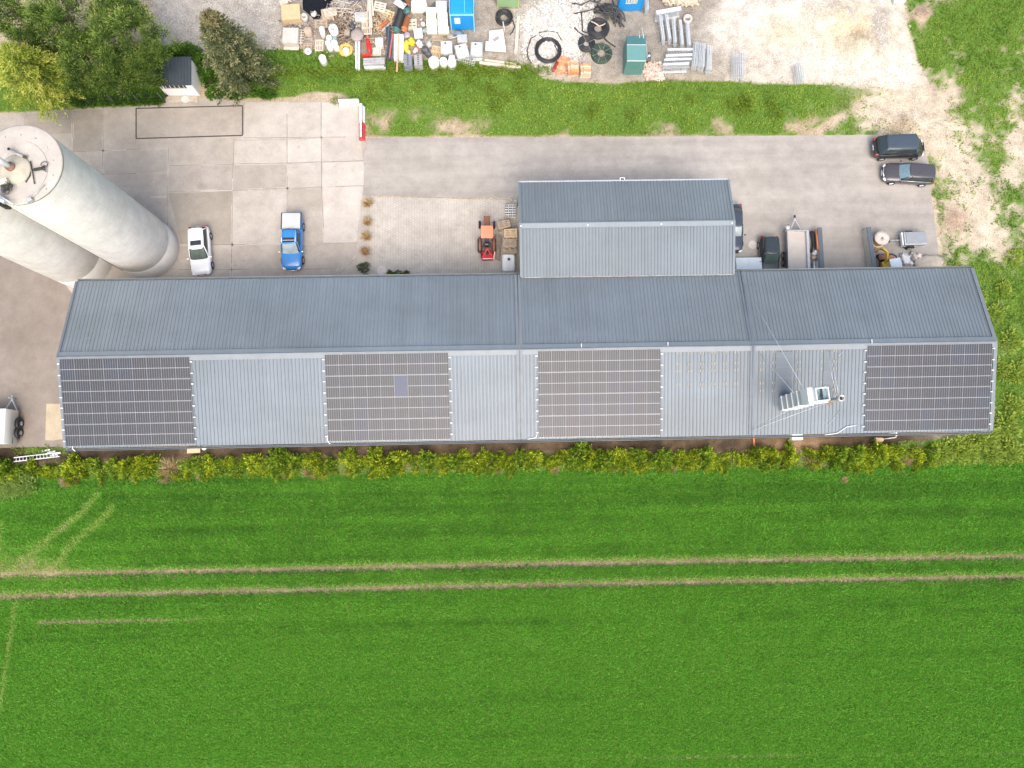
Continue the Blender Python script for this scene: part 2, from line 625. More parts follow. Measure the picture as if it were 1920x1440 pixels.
n_m, n_f, n_g = noise_node(1.1, 6, .7), noise_node(9, 4, .7), noise_node(.35, 4)
mask = math_node('ADD', ga.outputs['Fac'], math_node('MULTIPLY', math_node('SUBTRACT', n_m.outputs['Fac'], .5), .75))
mask = math_node('ADD', mask, math_node('MULTIPLY', math_node('SUBTRACT', n_f.outputs['Fac'], .5), .9))
mask = math_node('MULTIPLY', math_node('SUBTRACT', mask, .36), 3.0, True)
sv = N.new('ShaderNodeMix'); sv.data_type = 'RGBA'; sv.blend_type = 'MULTIPLY'; sv.inputs[0].default_value = 1
rv = N.new('ShaderNodeValToRGB'); rv.color_ramp.elements[0].position = .3; rv.color_ramp.elements[0].color = (.52, .5, .48, 1)
rv.color_ramp.elements[1].position = .68; rv.color_ramp.elements[1].color = (1.22, 1.2, 1.17, 1)
L.new(n_f.outputs['Fac'], rv.inputs['Fac'])
sm_ = N.new('ShaderNodeMix'); sm_.data_type = 'RGBA'; sm_.blend_type = 'MULTIPLY'; sm_.inputs[0].default_value = 1
rm_ = N.new('ShaderNodeValToRGB'); rm_.color_ramp.elements[0].position = .34; rm_.color_ramp.elements[0].color = (.72, .7, .68, 1)
rm_.color_ramp.elements[1].position = .62; rm_.color_ramp.elements[1].color = (1.12, 1.12, 1.12, 1)
L.new(n_m.outputs['Fac'], rm_.inputs['Fac']); L.new(sa.outputs['Color'], sm_.inputs[6]); L.new(rm_.outputs['Color'], sm_.inputs[7])
L.new(sm_.outputs[2], sv.inputs[6]); L.new(rv.outputs['Color'], sv.inputs[7])
gr = N.new('ShaderNodeValToRGB')
gr.color_ramp.elements[0].position = .3; gr.color_ramp.elements[0].color = (.060, .140, .018, 1)
gr.color_ramp.elements[1].position = .75; gr.color_ramp.elements[1].color = (.165, .265, .045, 1)
L.new(n_f.outputs['Fac'], gr.inputs['Fac'])
mx = N.new('ShaderNodeMix'); mx.data_type = 'RGBA'
L.new(mask, mx.inputs[0]); L.new(sv.outputs[2], mx.inputs[6]); L.new(gr.outputs['Color'], mx.inputs[7])
L.new(mx.outputs[2], b.inputs['Base Color'])
b.inputs['Roughness'].default_value = .95
b.inputs['Specular IOR Level'].default_value = .1
bp = N.new('ShaderNodeBump'); bp.inputs['Strength'].default_value = .7; bp.inputs['Distance'].default_value = .08
L.new(n_f.outputs['Fac'], bp.inputs['Height']); L.new(bp.outputs['Normal'], b.inputs['Normal'])

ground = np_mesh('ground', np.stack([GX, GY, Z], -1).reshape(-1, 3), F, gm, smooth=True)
a = ground.data.attributes.new('grass', 'FLOAT', 'POINT'); a.data.foreach_set('value', G.ravel().astype(np.float32))
a = ground.data.attributes.new('soil', 'FLOAT_COLOR', 'POINT')
a.data.foreach_set('color', np.concatenate([S.reshape(-1, 3), np.ones((S.size // 3, 1))], 1).astype(np.float32).ravel())
struct(ground)

# ------------------------------------------------------------------ paved surfaces


def sheet(name, pix, z, material, extra=None):
    mb = MB()
    P = [at(x, y, 0) for x, y in pix]
    mb.prism([(p.x, p.y) for p in P], -.02, z, 0)
    o = mb.build(name, material)
    return struct(o)


def paving(name, base, blotch, fine=(0.85, 1.12), streak=0.0, stain=(.12, .1, .08), stain_amt=.35, rough=.9, brick=None):
    m = bpy.data.materials.new(name)
    nt, N, L, b = nodes_of(m)
    tc = N.new('ShaderNodeTexCoord')

    def nz(scale, det=5, r=.6, vec=None, sc=None):
        n = N.new('ShaderNodeTexNoise'); n.inputs['Scale'].default_value = scale; n.inputs['Detail'].default_value = det; n.inputs['Roughness'].default_value = r
        if sc:
            mp = N.new('ShaderNodeMapping'); mp.inputs['Scale'].default_value = sc; L.new(tc.outputs['Object'], mp.inputs['Vector']); L.new(mp.outputs['Vector'], n.inputs['Vector'])
        else:
            L.new(tc.outputs['Object'], n.inputs['Vector'])
        return n.outputs['Fac']

    def ramp(f, c0, c1, p0=.3, p1=.7):
        r = N.new('ShaderNodeValToRGB'); r.color_ramp.elements[0].position = p0; r.color_ramp.elements[1].position = p1
        r.color_ramp.elements[0].color = (*c0, 1); r.color_ramp.elements[1].color = (*c1, 1)
        L.new(f, r.inputs['Fac']); return r.outputs['Color']

    def mixc(bt, f, A, B):
        q = N.new('ShaderNodeMix'); q.data_type = 'RGBA'; q.blend_type = bt
        if hasattr(f, 'is_output'):
            L.new(f, q.inputs[0])
        else:
            q.inputs[0].default_value = f
        L.new(A, q.inputs[6]); L.new(B, q.inputs[7]); return q.outputs[2]
    c = ramp(nz(.16, 6, .62), base, blotch, .32, .68)
    c = mixc('MULTIPLY', 1, c, ramp(nz(14, 4, .7), (fine[0],) * 3, (fine[1],) * 3))
    c = mixc('MULTIPLY', 1, c, ramp(nz(.8, 6, .7), (.85, .84, .83), (1.09, 1.09, 1.08)))
    st = ramp(nz(.5, 7, .75), (0, 0, 0), (stain_amt,) * 3, .56, .74)
    sc = N.new('ShaderNodeRGB'); sc.outputs[0].default_value = (*stain, 1)
    c = mixc('MIX', st, c, sc.outputs[0])
    if streak:
        c = mixc('MULTIPLY', 1, c, ramp(nz(1.0, 4, .55, sc=(.05, .75, 1)), (1 - streak,) * 3, (1 + streak,) * 3))
    if brick:
        bk = N.new('ShaderNodeTexBrick')
        mp = N.new('ShaderNodeMapping'); mp.inputs['Rotation'].default_value = (0, 0, PI / 2); L.new(tc.outputs['Object'], mp.inputs['Vector'])
        L.new(mp.outputs['Vector'], bk.inputs['Vector'])
        bk.inputs['Scale'].default_value = 1.0; bk.inputs['Brick Width'].default_value = .24; bk.inputs['Row Height'].default_value = .24
        bk.inputs['Mortar Size'].default_value = .013; bk.inputs['Color1'].default_value = (1.03, 1.02, 1, 1); bk.inputs['Color2'].default_value = (.95, .94, .93, 1)
        bk.inputs['Mortar'].default_value = (.77, .75, .71, 1)
        c = mixc('MULTIPLY', 1, c, bk.outputs['Color'])
    L.new(c, b.inputs['Base Color'])
    b.inputs['Roughness'].default_value = rough
    b.inputs['Specular IOR Level'].default_value = .25
    bp = N.new('ShaderNodeBump'); bp.inputs['Strength'].default_value = .25; bp.inputs['Distance'].default_value = .02
    L.new(nz(25, 3), bp.inputs['Height']); L.new(bp.outputs['Normal'], b.inputs['Normal'])
    return m


M_CONC = paving('worn_concrete', (.335, .295, .25), (.45, .405, .355), stain=(.21, .17, .13), stain_amt=.6)
M_ASPH = paving('sun_bleached_asphalt', (.31, .285, .255), (.41, .38, .345), streak=.11, stain=(.26, .235, .215), stain_amt=.5)
M_PAVE = paving('grey_concrete_pavers', (.40, .372, .335), (.50, .465, .42), stain=(.27, .25, .2), stain_amt=.6, brick=True)
M_DIRT = paving('packed_brown_earth', (.205, .172, .143), (.29, .25, .215), streak=.0, stain=(.17, .13, .11), stain_amt=.6)
M_PAD = paving('straw_coloured_concrete', (.40, .33, .23), (.47, .40, .29), stain=(.25, .2, .14), stain_amt=.5)

sheet('dirt_yard', [(-160, 330), (100, 430), (240, 560), (150, 600), (150, 838), (60, 838), (-160, 846)], .004, M_DIRT)
sheet('asphalt_lane', [(683, 259), (1240, 256), (1632, 253), (1700, 251), (1732, 262), (1738, 300), (1745, 358), (1763, 503), (1766, 560), (955, 560), (960, 372), (690, 367), (681, 366)], .008, M_ASPH)
conc = sheet('concrete_yard', [(-160, 222), (-20, 214), (130, 206), (308, 197), (311, 186), (392, 183), (457, 184), (458, 190), (560, 190), (632, 191), (672, 192), (681, 257), (682, 370), (669, 373), (669, 570), (150, 570), (60, 450), (-160, 360)], .012, M_CONC)
sheet('paver_court', [(669.5, 369), (760, 370), (974, 376), (985, 376), (985, 570), (669.5, 570)], .0125, M_PAVE)
sheet('concrete_pad', [(87, 757), (118, 757), (118, 823), (100, 826), (85, 825)], .012, M_PAD)

# expansion joints of the concrete yard, dark fillers with pale smeared edges
JL = [[(45.6, 216), (46, 250)], [(137, 205), (135, 284)], [(194, 202), (193, 284), (191, 350)], [(255, 262), (255, 278)], [(316, 278), (314, 359), (314, 444)],
      [(439, 264), (436, 359), (434, 521)], [(538, 191), (539, 355), (538, 400)], [(548, 507), (548, 521)], [(602, 191), (603, 351), (608, 455)], [(109, 286), (316, 278)], [(168, 328), (314, 324)],
      [(219, 370), (314, 369)], [(456, 259), (675, 257)], [(317, 311), (438, 308), (682, 302)], [(317, 359), (437, 357), (682, 348)],
      [(335, 460), (434, 459), (671, 456)], [(335, 506), (434, 505), (631, 504), (638, 512)], [(638, 512), (655, 496), (668, 478)], [(458, 185), (458, 198)]]
M_JOINT = mat('joint_filler', (.205, .18, .15), .95, var=.3, scale=2)
M_SMEAR = mat('joint_lime_smear', (.44, .40, .35), .95, var=.14, scale=1.3)
mb = MB()
rj = random.Random(3)
for ln in JL:
    for p, q in zip(ln, ln[1:]):
        a_, b_ = at(*p), at(*q)
        n = max(2, int((b_ - a_).length / 1.2))
        sd_ = (b_ - a_).normalized(); nn = Vector((-sd_.y, sd_.x, 0))
        for k in range(n):
            u0, u1 = a_.lerp(b_, k / n), a_.lerp(b_, (k + 1) / n)
            o1 = nn * rj.uniform(-.02, .02)
            wd = rj.choice((.03, .045, .06, .1))
            mb.prism([(v.x, v.y) for v in (u0 + nn * wd + o1, u0 - nn * wd, u1 - nn * wd * .8, u1 + nn * wd + o1)], .0105, .0195, 1)
            if rj.random() < .85:
                wd = rj.uniform(.014, .026)
                mb.prism([(v.x, v.y) for v in (u0 + nn * wd + o1, u0 - nn * wd + o1, u1 - nn * wd + o1, u1 + nn * wd + o1)], .012, .0225, 0)
jo = mb.build('concrete_joint', [M_JOINT, M_SMEAR], conc)

# single slabs that were poured paler or greyer than their neighbours
SLABS = [([(440, 265), (538, 262), (538, 308), (439, 310)], 1), ([(540, 262), (602, 260), (603, 303), (539, 306)], 2), ([(604, 259), (676, 257), (681, 301), (604, 304)], 1), ([(539, 308), (603, 305), (603, 351), (539, 354)], 1),
         ([(605, 305), (682, 303), (682, 347), (604, 351)], 2), ([(440, 312), (538, 309), (538, 354), (437, 357)], 0), ([(318, 313), (437, 310), (436, 356), (318, 358)], 0), ([(436, 359), (539, 356), (538, 457), (435, 459)], 1),
         ([(540, 192), (602, 192), (602, 258), (539, 260)], 1), ([(604, 192), (670, 193), (675, 256), (603, 258)], 2), ([(459, 192), (538, 191), (538, 260), (458, 262)], 1), ([(316, 362), (434, 359), (433, 458), (340, 459)], 3),
         ([(138, 208), (193, 205), (192, 283), (137, 284)], 3), ([(47, 215), (135, 207), (134, 250), (48, 252)], 3), ([(605, 352), (681, 349), (668, 454), (609, 455)], 2), ([(196, 286), (314, 281), (313, 322), (195, 326)], 0)]
SM = [paving('concrete_slab_grey', (.325, .29, .25), (.42, .38, .335), stain=(.22, .18, .14), stain_amt=.6), paving('concrete_slab_pale', (.40, .36, .315), (.50, .455, .405), stain=(.28, .24, .19), stain_amt=.55),
      paving('concrete_slab_palest', (.44, .40, .355), (.54, .50, .45), stain=(.31, .27, .22), stain_amt=.5), paving('concrete_slab_brown', (.285, .25, .205), (.37, .33, .28), stain=(.19, .155, .115), stain_amt=.6)]
mb = MB()
for pix, k in SLABS:
    mb.prism([(p.x, p.y) for p in (at(x, y) for x, y in pix)], .006, .0162 - .0004 * k, k)
mb.build('slab', SM, conc)

# pale spots on the concrete where mortar was spilled
mb = MB()
for cx_, cy_, r_ in ((458, 257, .35), (477, 285, .6), (520, 288, .3), (560, 275, .2)):
    c_ = at(cx_, cy_)
    mb.prism([(c_.x + r_ * rj.uniform(.6, 1.1) * math.cos(t * PI / 7), c_.y + r_ * rj.uniform(.6, 1.2) * math.sin(t * PI / 7)) for t in range(14)], .012, .0205)
mb.build('mortar_stain', M_SMEAR, conc)

# ------------------------------------------------------------------ plants that nobody could count
M_CROP = foliage('young_cereal_blades', (.066, .215, .022), (.175, .45, .042), .42, pale=(.34, .50, .11))
M_WEED = foliage('verge_grass_and_weeds', (.105, .205, .026), (.38, .48, .085), .42)


def blades(name, n_try, region, density_fn, length, width, lean, mat_, tint_fn, label, cat):
    x = RNG.uniform(region[0], region[1], n_try); y = RNG.uniform(region[2], region[3], n_try)
    px, py = topx(x, y)
    keep = density_fn(px, py, x, y)
    x, y, px, py = x[keep], y[keep], px[keep], py[keep]
    n = len(x)
    ang = RNG.uniform(0, 2 * PI, n)
    D = np.stack([np.cos(ang) * lean, np.sin(ang) * lean, np.ones(n)], -1) + RNG.normal(0, .12, (n, 3))
    Lg = length(px, py) * RNG.uniform(.65, 1.25, n)
    P = np.stack([x, y, relief(px, py)], -1)
    o = leaves(name, P, D, Lg, width * RNG.uniform(.7, 1.3, n), tint_fn(px, py, x, y), mat_)
    tag(o, label, cat, kind='stuff')
    return o


def crop_keep(px, py, x, y):
    g, f = grass_cover(px, py)
    return (f > .5) & (RNG.uniform(size=px.shape) < np.clip((g - .25) * 1.5, 0, 1)) & (py > 850) & (py < 1560)


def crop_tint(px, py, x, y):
    t = .46 + .25 * (fbm(x * .12, y * 1.9, 61) - .5) * 2 + .26 * (vnoise(x * .03, y * 3.1, 63) - .5) + .34 * (vnoise(x * .04 + 7, y * 6.3, 65) - .5) + .22 * (fbm(x * .7, y * .7, 62) - .5) * 2
    t = t + .24 * sstep(1110, 1250, py) - .10 * sstep(1000, 930, py)
    g, _ = grass_cover(px, py)
    t = np.clip(t + .5 * (1 - g), 0, .62)
    for pts, wd in SCUFF:
        t = t + .75 * sstep(wd * 1.6, wd * .4, polydist(px, py, pts)) * (.4 + fbm(px / 16, py / 16, 64))
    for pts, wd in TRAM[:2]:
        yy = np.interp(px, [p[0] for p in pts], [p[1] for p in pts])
        t = t + .55 * sstep(15, 5, yy - py) * (py < yy) - .28 * sstep(12, 4, py - yy) * (py > yy)  # sunlit north edge and shaded south edge of each track, painted into the tint
    t = t + .3 * gauss(px, py, 40, 1060, 150, 50)
    return np.clip(t + RNG.normal(0, .11, px.shape), 0, 1)


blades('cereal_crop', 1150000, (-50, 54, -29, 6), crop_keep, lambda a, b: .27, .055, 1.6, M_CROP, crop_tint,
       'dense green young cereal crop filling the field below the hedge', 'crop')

PAVED = [[(-160, 222), (130, 206), (308, 197), (311, 186), (458, 184), (458, 190), (672, 192), (682, 258), (1632, 252), (1732, 258), (1745, 358), (1763, 503), (1766, 560), (-160, 560)]]


def weed_keep(px, py, x, y):
    g, f = grass_cover(px, py)
    k = (f < .5) & (RNG.uniform(size=px.shape) < np.clip((g - .28 + .9 * (fbm(x * 1.2, y * 1.2, 71) - .5)) * 1.5, 0, 1))
    for p in PAVED:
        k &= ~inpoly(px, py, p)
    # no blades inside buildings
    k &= ~((x > -35.2) & (x < 40.6) & (y > 2.8) & (y < 17.6)) & ~((x > -31) & (x < -26.5) & (y > 35.4) & (y < 39.6))
    return k


def weed_tint(px, py, x, y):
    t = .40 + .7 * (fbm(x * .7, y * .7, 81) - .5) * 2 + .36 * sstep(100, 200, py) * (py < 300) + .25 * (py > 780) * (py < 900)
    t = t - .35 * (px < 660) * (py < 160)
    return np.clip(t + RNG.normal(0, .15, px.shape), 0, 1)


blades('verge_grass', 380000, (-50, 56, -1, 48), weed_keep, lambda a, b: .26 + .12 * (b > 780), .085, .9, M_WEED, weed_tint,
       'rough green grass and weeds on the verge and the waste ground', 'grass')
# ------------------------------------------------------------------ the long hall
M_ROOF = mat('coated_roof_steel', (.160, .190, .214), .38, var=.05, scale=.35, spec=.5, metal=.0)
M_ROOF2 = mat('annex_roof_steel', (.152, .182, .202), .40, var=.05, scale=.4, spec=.5)


def weather_roof(m):
    """run-off streaks down the slope, sheets of slightly different age, broad patches"""
    nt = m.node_tree; N = nt.nodes; L = nt.links; b = N['Principled BSDF']
    c = b.inputs['Base Color'].links[0].from_socket
    tc = N.new('ShaderNodeTexCoord')

    def fac(scale, sc, lo, hi, p0, p1, white=False):
        mp = N.new('ShaderNodeMapping'); mp.inputs['Scale'].default_value = sc; L.new(tc.outputs['Object'], mp.inputs['Vector'])
        if white:
            sn = N.new('ShaderNodeVectorMath'); sn.operation = 'FLOOR'; L.new(mp.outputs['Vector'], sn.inputs[0])
            n = N.new('ShaderNodeTexWhiteNoise'); n.noise_dimensions = '3D'; L.new(sn.outputs[0], n.inputs['Vector']); o = n.outputs['Value']
        else:
            n = N.new('ShaderNodeTexNoise'); n.inputs['Scale'].default_value = scale; n.inputs['Detail'].default_value = 6; n.inputs['Roughness'].default_value = .65
            L.new(mp.outputs['Vector'], n.inputs['Vector']); o = n.outputs['Fac']
        r = N.new('ShaderNodeValToRGB'); r.color_ramp.elements[0].position = p0; r.color_ramp.elements[1].position = p1
        r.color_ramp.elements[0].color = (*lo, 1); r.color_ramp.elements[1].color = (*hi, 1); L.new(o, r.inputs['Fac'])
        return r.outputs['Color']
    for f in (fac(1, (3.0, .12, .12), (.94, .94, .94), (1.05, 1.05, 1.05), .3, .7), fac(1, (.07, .16, .16), (.90, .89, .87), (1.08, 1.09, 1.10), .34, .66),
              fac(1, (1 / .98, .0001, .0001), (.975, .975, .975), (1.025, 1.025, 1.025), 0, 1, True), fac(1, (.9, .5, .5), (1, 1, 1), (1.12, 1.11, 1.08), .60, .78)):
        q = N.new('ShaderNodeMix'); q.data_type = 'RGBA'; q.blend_type = 'MULTIPLY'; q.inputs[0].default_value = 1
        L.new(c, q.inputs[6]); L.new(f, q.inputs[7]); c = q.outputs[2]
    L.new(c, b.inputs['Base Color'])


weather_roof(M_ROOF); weather_roof(M_ROOF2)
M_FLASH = mat('roof_flashing', (.205, .23, .245), .4, var=.07, scale=1.2)
M_FLASHD = mat('dark_roof_flashing', (.13, .155, .18), .45, var=.1, scale=1.2)
M_GUT = mat('grey_gutter_steel', (.165, .19, .205), .45, var=.1, scale=1.5)
M_WALL = mat('pale_render', (.62, .60, .55), .9, var=.06, scale=.8, bump=.15)
M_WHITE = mat('white_paint', (.80, .80, .78), .5, var=.04, scale=2)
M_GALV = mat('galvanised_steel', (.52, .55, .56), .45, metal=.35, var=.12, scale=6)
M_STAIN = mat('old_fixing_stain', (.29, .27, .205), .7, var=.2, scale=8)
M_BLACK = mat('black_plastic', (.02, .02, .022), .5, var=.2, scale=5)
M_RUBBER = mat('tyre_rubber', (.022, .022, .023), .8, var=.25, scale=7)

YN, ZN, YR, ZR, YS, ZS = 17.0044, 4.9221, 10.3804, 6.7091, 3.3588, 5.0193


def slope_z(y):
    return ZN + (YN - y) / (YN - YR) * (ZR - ZN) if y > YR else ZS + (y - YS) / (YR - YS) * (ZR - ZS)


def corrugated(mb, x0, x1, ya, za, yb, zb, pitch=.29, h=.05, mi=0):
    """trapezoid-profile roof sheet between an eave (a) and a ridge (b)"""
    d = Vector((0, yb - ya, zb - za)).normalized()
    nrm = Vector((1, 0, 0)).cross(d)
    if nrm.z < 0:
        nrm = -nrm
    prof = []
    n = int(round((x1 - x0) / pitch))
    p = (x1 - x0) / n
    for i in range(n):
        x = x0 + i * p
        prof += [(x, 0), (x + p * .62, 0), (x + p * .72, h), (x + p * .9, h)]
    prof.append((x1, 0))
    vs = []
    for x, t in prof:
        vs.append(Vector((x, ya, za)) + nrm * t)
        vs.append(Vector((x, yb, zb)) + nrm * t)
    k = len(prof)
    fs = [(2 * i, 2 * i + 2, 2 * i + 3, 2 * i + 1) if yb > ya else (2 * i, 2 * i + 1, 2 * i + 3, 2 * i + 2) for i in range(k - 1)]
    mb.add(vs, fs, mi)
    return nrm


def strip_on_slope(mb, x0, x1, y0, y1, lift, th=.02, mi=0, zf=None):
    zf = zf or slope_z
    vs = []
    for t in (0, th):
        for x, y in ((x0, y0), (x1, y0), (x1, y1), (x0, y1)):
            vs.append((x, y, zf(y) + lift + t))
    mb.add(vs, [(3, 2, 1, 0), (4, 5, 6, 7), (0, 1, 5, 4), (1, 2, 6, 5), (2, 3, 7, 6), (3, 0, 4, 7)], mi)


hall = thing('warehouse', 'long low warehouse with a dark grey ribbed metal roof carrying four solar arrays', 'building', (0, 0, 0))
JX = (-34.52, 1.66, 20.25, 39.93)
mb = MB()
mb.prism([(-34.2, 3.75), (39.6, 3.75), (39.6, 16.65), (-34.2, 16.65)], 0, 4.75)
for x in (-34.2, 39.6):   # gable triangles
    mb.add([(x - .1, 3.75, 4.75), (x + .1, 3.75, 4.75), (x - .1, 16.65, 4.75), (x + .1, 16.65, 4.75), (x - .1, YR, 6.45), (x + .1, YR, 6.45)],
           [(0, 2, 4), (1, 5, 3), (0, 4, 5, 1), (2, 3, 5, 4), (0, 1, 3, 2)])
mb.build('wall', M_WALL, hall)
for x0, x1 in zip(JX, JX[1:]):
    mb = MB()
    corrugated(mb, x0, x1, YN, ZN, YR, ZR)
    corrugated(mb, x0, x1, YS, ZS, YR, ZR)
    if x0 < 0:      # pairs of fixing screws near the ridge of the first section
        for row, (yy, n) in enumerate(((10.75, 26), (11.35, 9), (11.95, 5), (12.6, 5), (10.85, 14))):
            for k in range(n):
                xx = x0 + .8 + k * 1.25 + (0.25 if row % 2 else 0)
                for dx in (0, .14):
                    mb.box((xx + dx, yy, slope_z(yy) + .068), (.03, .09, .03), mi=1)
    else:           # ghost marks of former panel clamps
        rows = (9.9, 9.05, 8.5, 7.45, 6.85)
        xs_ = [x0 + .75 + k * .98 for k in range(7 if x0 > 15 else 0)] if x0 > 15 else [14.3 + k * .93 for k in range(6)]
        for k, xx in enumerate(xs_):
            for r_, yy in enumerate(rows[:4 if x0 < 15 else 5]):
                if x0 > 15 and k in (2, 4):
                    continue
                for dx in (-.11, .11):
                    strip_on_slope(mb, xx + dx - .05, xx + dx + .05, yy - .1, yy + .1, .063, .004, 1)
    rf = mb.build('roof', [M_ROOF, M_STAIN, M_FLASHD], hall)
    mb = MB()
    for sgn, y1, mi in ((1, YR + .42, 1), (-1, YR - .42, 0)):
        strip_on_slope(mb, x0 + .02, x1 - .02, min(YR, y1), max(YR, y1), .063, .03, mi)
    mb.tube([(x0 + .02, YR, ZR + .09), (x1 - .02, YR, ZR + .075)], .05, 8, mi=0)
    mb.build('ridge_cap', [M_FLASH, M_ROOF], rf)
    for ye, ze, s in ((YN, ZN, 1), (YS, ZS, -1)):
        mb = MB()
        c = (x0 + x1) / 2
        mb.box((c, ye + s * .075, ze - .13), (x1 - x0 - .02, .012, .13))
        mb.box((c, ye + s * .14, ze - .18), (x1 - x0 - .02, .14, .012))
        mb.tube([(x0 + .01, ye + s * .21, ze - .06), (x1 - .01, ye + s * .21, ze - .06)], .022, 6, mi=1)
        mb.box((c, ye + s * .205, ze - .12), (x1 - x0 - .02, .012, .12))
        mb.build('gutter', [M_GUT, M_FLASH], rf)
# verge trims and the flashings over the two joints
for x, wd, m_ in ((JX[0] + .06, .2, M_FLASHD), (JX[1], .5, M_GUT), (JX[2], .42, M_FLASHD), (JX[3] - .12, .3, M_GUT)):
    mb = MB()
    strip_on_slope(mb, x - wd / 2, x + wd / 2, YS, YR, .066, .03, 0)
    strip_on_slope(mb, x - wd / 2, x + wd / 2, YR, YN, .066, .03, 1)
    if x < 0 or x > 30:
        sx = x - wd / 2 if x < 0 else x + wd / 2
        for y0, y1 in ((YS, YR), (YR, YN)):
            mb.add([(sx, y0, slope_z(y0) - .2), (sx, y1, slope_z(y1) - .2), (sx, y1, slope_z(y1) + .05), (sx, y0, slope_z(y0) + .05)], [(0, 1, 2, 3)], 0)
    else:
        mb.tube([(x, YS, ZS + .1), (x, YR, ZR + .1), (x, YN, ZN + .1)], .045, 6, mi=0)
    mb.build('roof_flashing', [M_GUT if x < 0 else m_, m_], hall)
# the two plain roof-light sheets beside the exhaust duct
for x0, x1, y0 in ((22.1, 23.45, 5.6), (25.95, 26.6, 6.0)):
    mb = MB()
    strip_on_slope(mb, x0, x1, y0, 9.85, .062, .022)
    for k in range(5):
        yy = y0 + .5 + k * .85
        strip_on_slope(mb, x0, x1, yy, yy + .03, .085, .006, 1)
    mb.build('roof_light', [mat('grey_roof_light', (.145, .168, .185), .6, var=.06, scale=1), M_FLASH], hall)
# white drip fittings and screws on the eaves
for px_, py_, z_ in ((1090, 648, 6.9), (1252, 645, 6.9), (1634, 640, 6.9), (640, 664, 6.9)):
    p = at(px_, py_, 6.8)
    mb = MB(); mb.box((p.x, p.y, 6.86), (.05, .3 if px_ > 700 else .04, .05)); mb.build('lightning_rod_clip', M_WHITE, hall)

# ------------------------------------------------------------------ solar arrays
pm = bpy.data.materials.new('solar_cells')
nt, N, L, b = nodes_of(pm)
tc = N.new('ShaderNodeTexCoord'); oi = N.new('ShaderNodeObjectInfo')
sp = N.new('ShaderNodeSeparateXYZ'); L.new(tc.outputs['Object'], sp.inputs['Vector'])


def grid_line(sock, period, half, off=0.0):
    """1 on thin lines repeated along one local axis"""
    def mm(op, a, q):
        n = N.new('ShaderNodeMath'); n.operation = op
        for i, t in enumerate((a, q)):
            if hasattr(t, 'is_output'): L.new(t, n.inputs[i])
            else: n.inputs[i].default_value = t
        return n.outputs[0]
    f = mm('FRACT', mm('DIVIDE', mm('ADD', sock, off + 50 * period), period), 0)
    d = mm('ABSOLUTE', mm('SUBTRACT', f, .5), 0)
    return mm('GREATER_THAN', d, .5 - half / period), mm


gx, mm = grid_line(sp.outputs['X'], 1.074 / 6, .007, 1.074 / 2)
gy, _ = grid_line(sp.outputs['Y'], 1.66 / 20, .003, 0)
cl = mm('LESS_THAN', mm('ABSOLUTE', sp.outputs['Y'], 0), .019)
line = mm('MAXIMUM', mm('MULTIPLY', gx, .85), mm('MULTIPLY', gy, .45)); line = mm('MAXIMUM', line, cl)
cr = N.new('ShaderNodeValToRGB'); cr.color_ramp.interpolation = 'LINEAR'
cr.color_ramp.elements[0].color = (.043, .046, .053, 1); cr.color_ramp.elements[1].position = 1; cr.color_ramp.elements[1].color = (.042, .051, .072, 1)
e_ = cr.color_ramp.elements.new(.7); e_.color = (.043, .045, .052, 1)
L.new(oi.outputs['Random'], cr.inputs['Fac'])
nn = N.new('ShaderNodeTexNoise'); nn.inputs['Scale'].default_value = 30
L.new(tc.outputs['Object'], nn.inputs['Vector'])
m1 = N.new('ShaderNodeMix'); m1.data_type = 'RGBA'; m1.blend_type = 'MULTIPLY'; m1.inputs[0].default_value = .5
L.new(cr.outputs['Color'], m1.inputs[6]); L.new(nn.outputs['Color'], m1.inputs[7])
m2 = N.new('ShaderNodeMix'); m2.data_type = 'RGBA'
L.new(line, m2.inputs[0]); L.new(m1.outputs[2], m2.inputs[6]); m2.inputs[7].default_value = (.35, .355, .37, 1)
L.new(m2.outputs[2], b.inputs['Base Color'])
b.inputs['Roughness'].default_value = .28
b.inputs['Specular IOR Level'].default_value = .35
M_CELL = pm
M_CELLB = mat('blue_solar_cells', (.030, .042, .088), .25, var=.15, scale=8)
M_ALU = mat('aluminium_frame', (.38, .385, .395), .4, metal=.3, var=.06, scale=5)

SL = math.atan2(ZR - ZS, YR - YS)
MS = Matrix.Rotation(SL, 3, 'X')


def panel_mesh(name, cells):
    mb = MB()
    mb.box((0, 0, 0), (1.084, 1.712, .035), mi=0)
    mb.add([(-.537, -.838, .0195), (.537, -.838, .0195), (.537, .838, .0195), (-.537, .838, .0195)], [(0, 1, 2, 3)], 1)
    return mb.build(name, [M_ALU, cells])


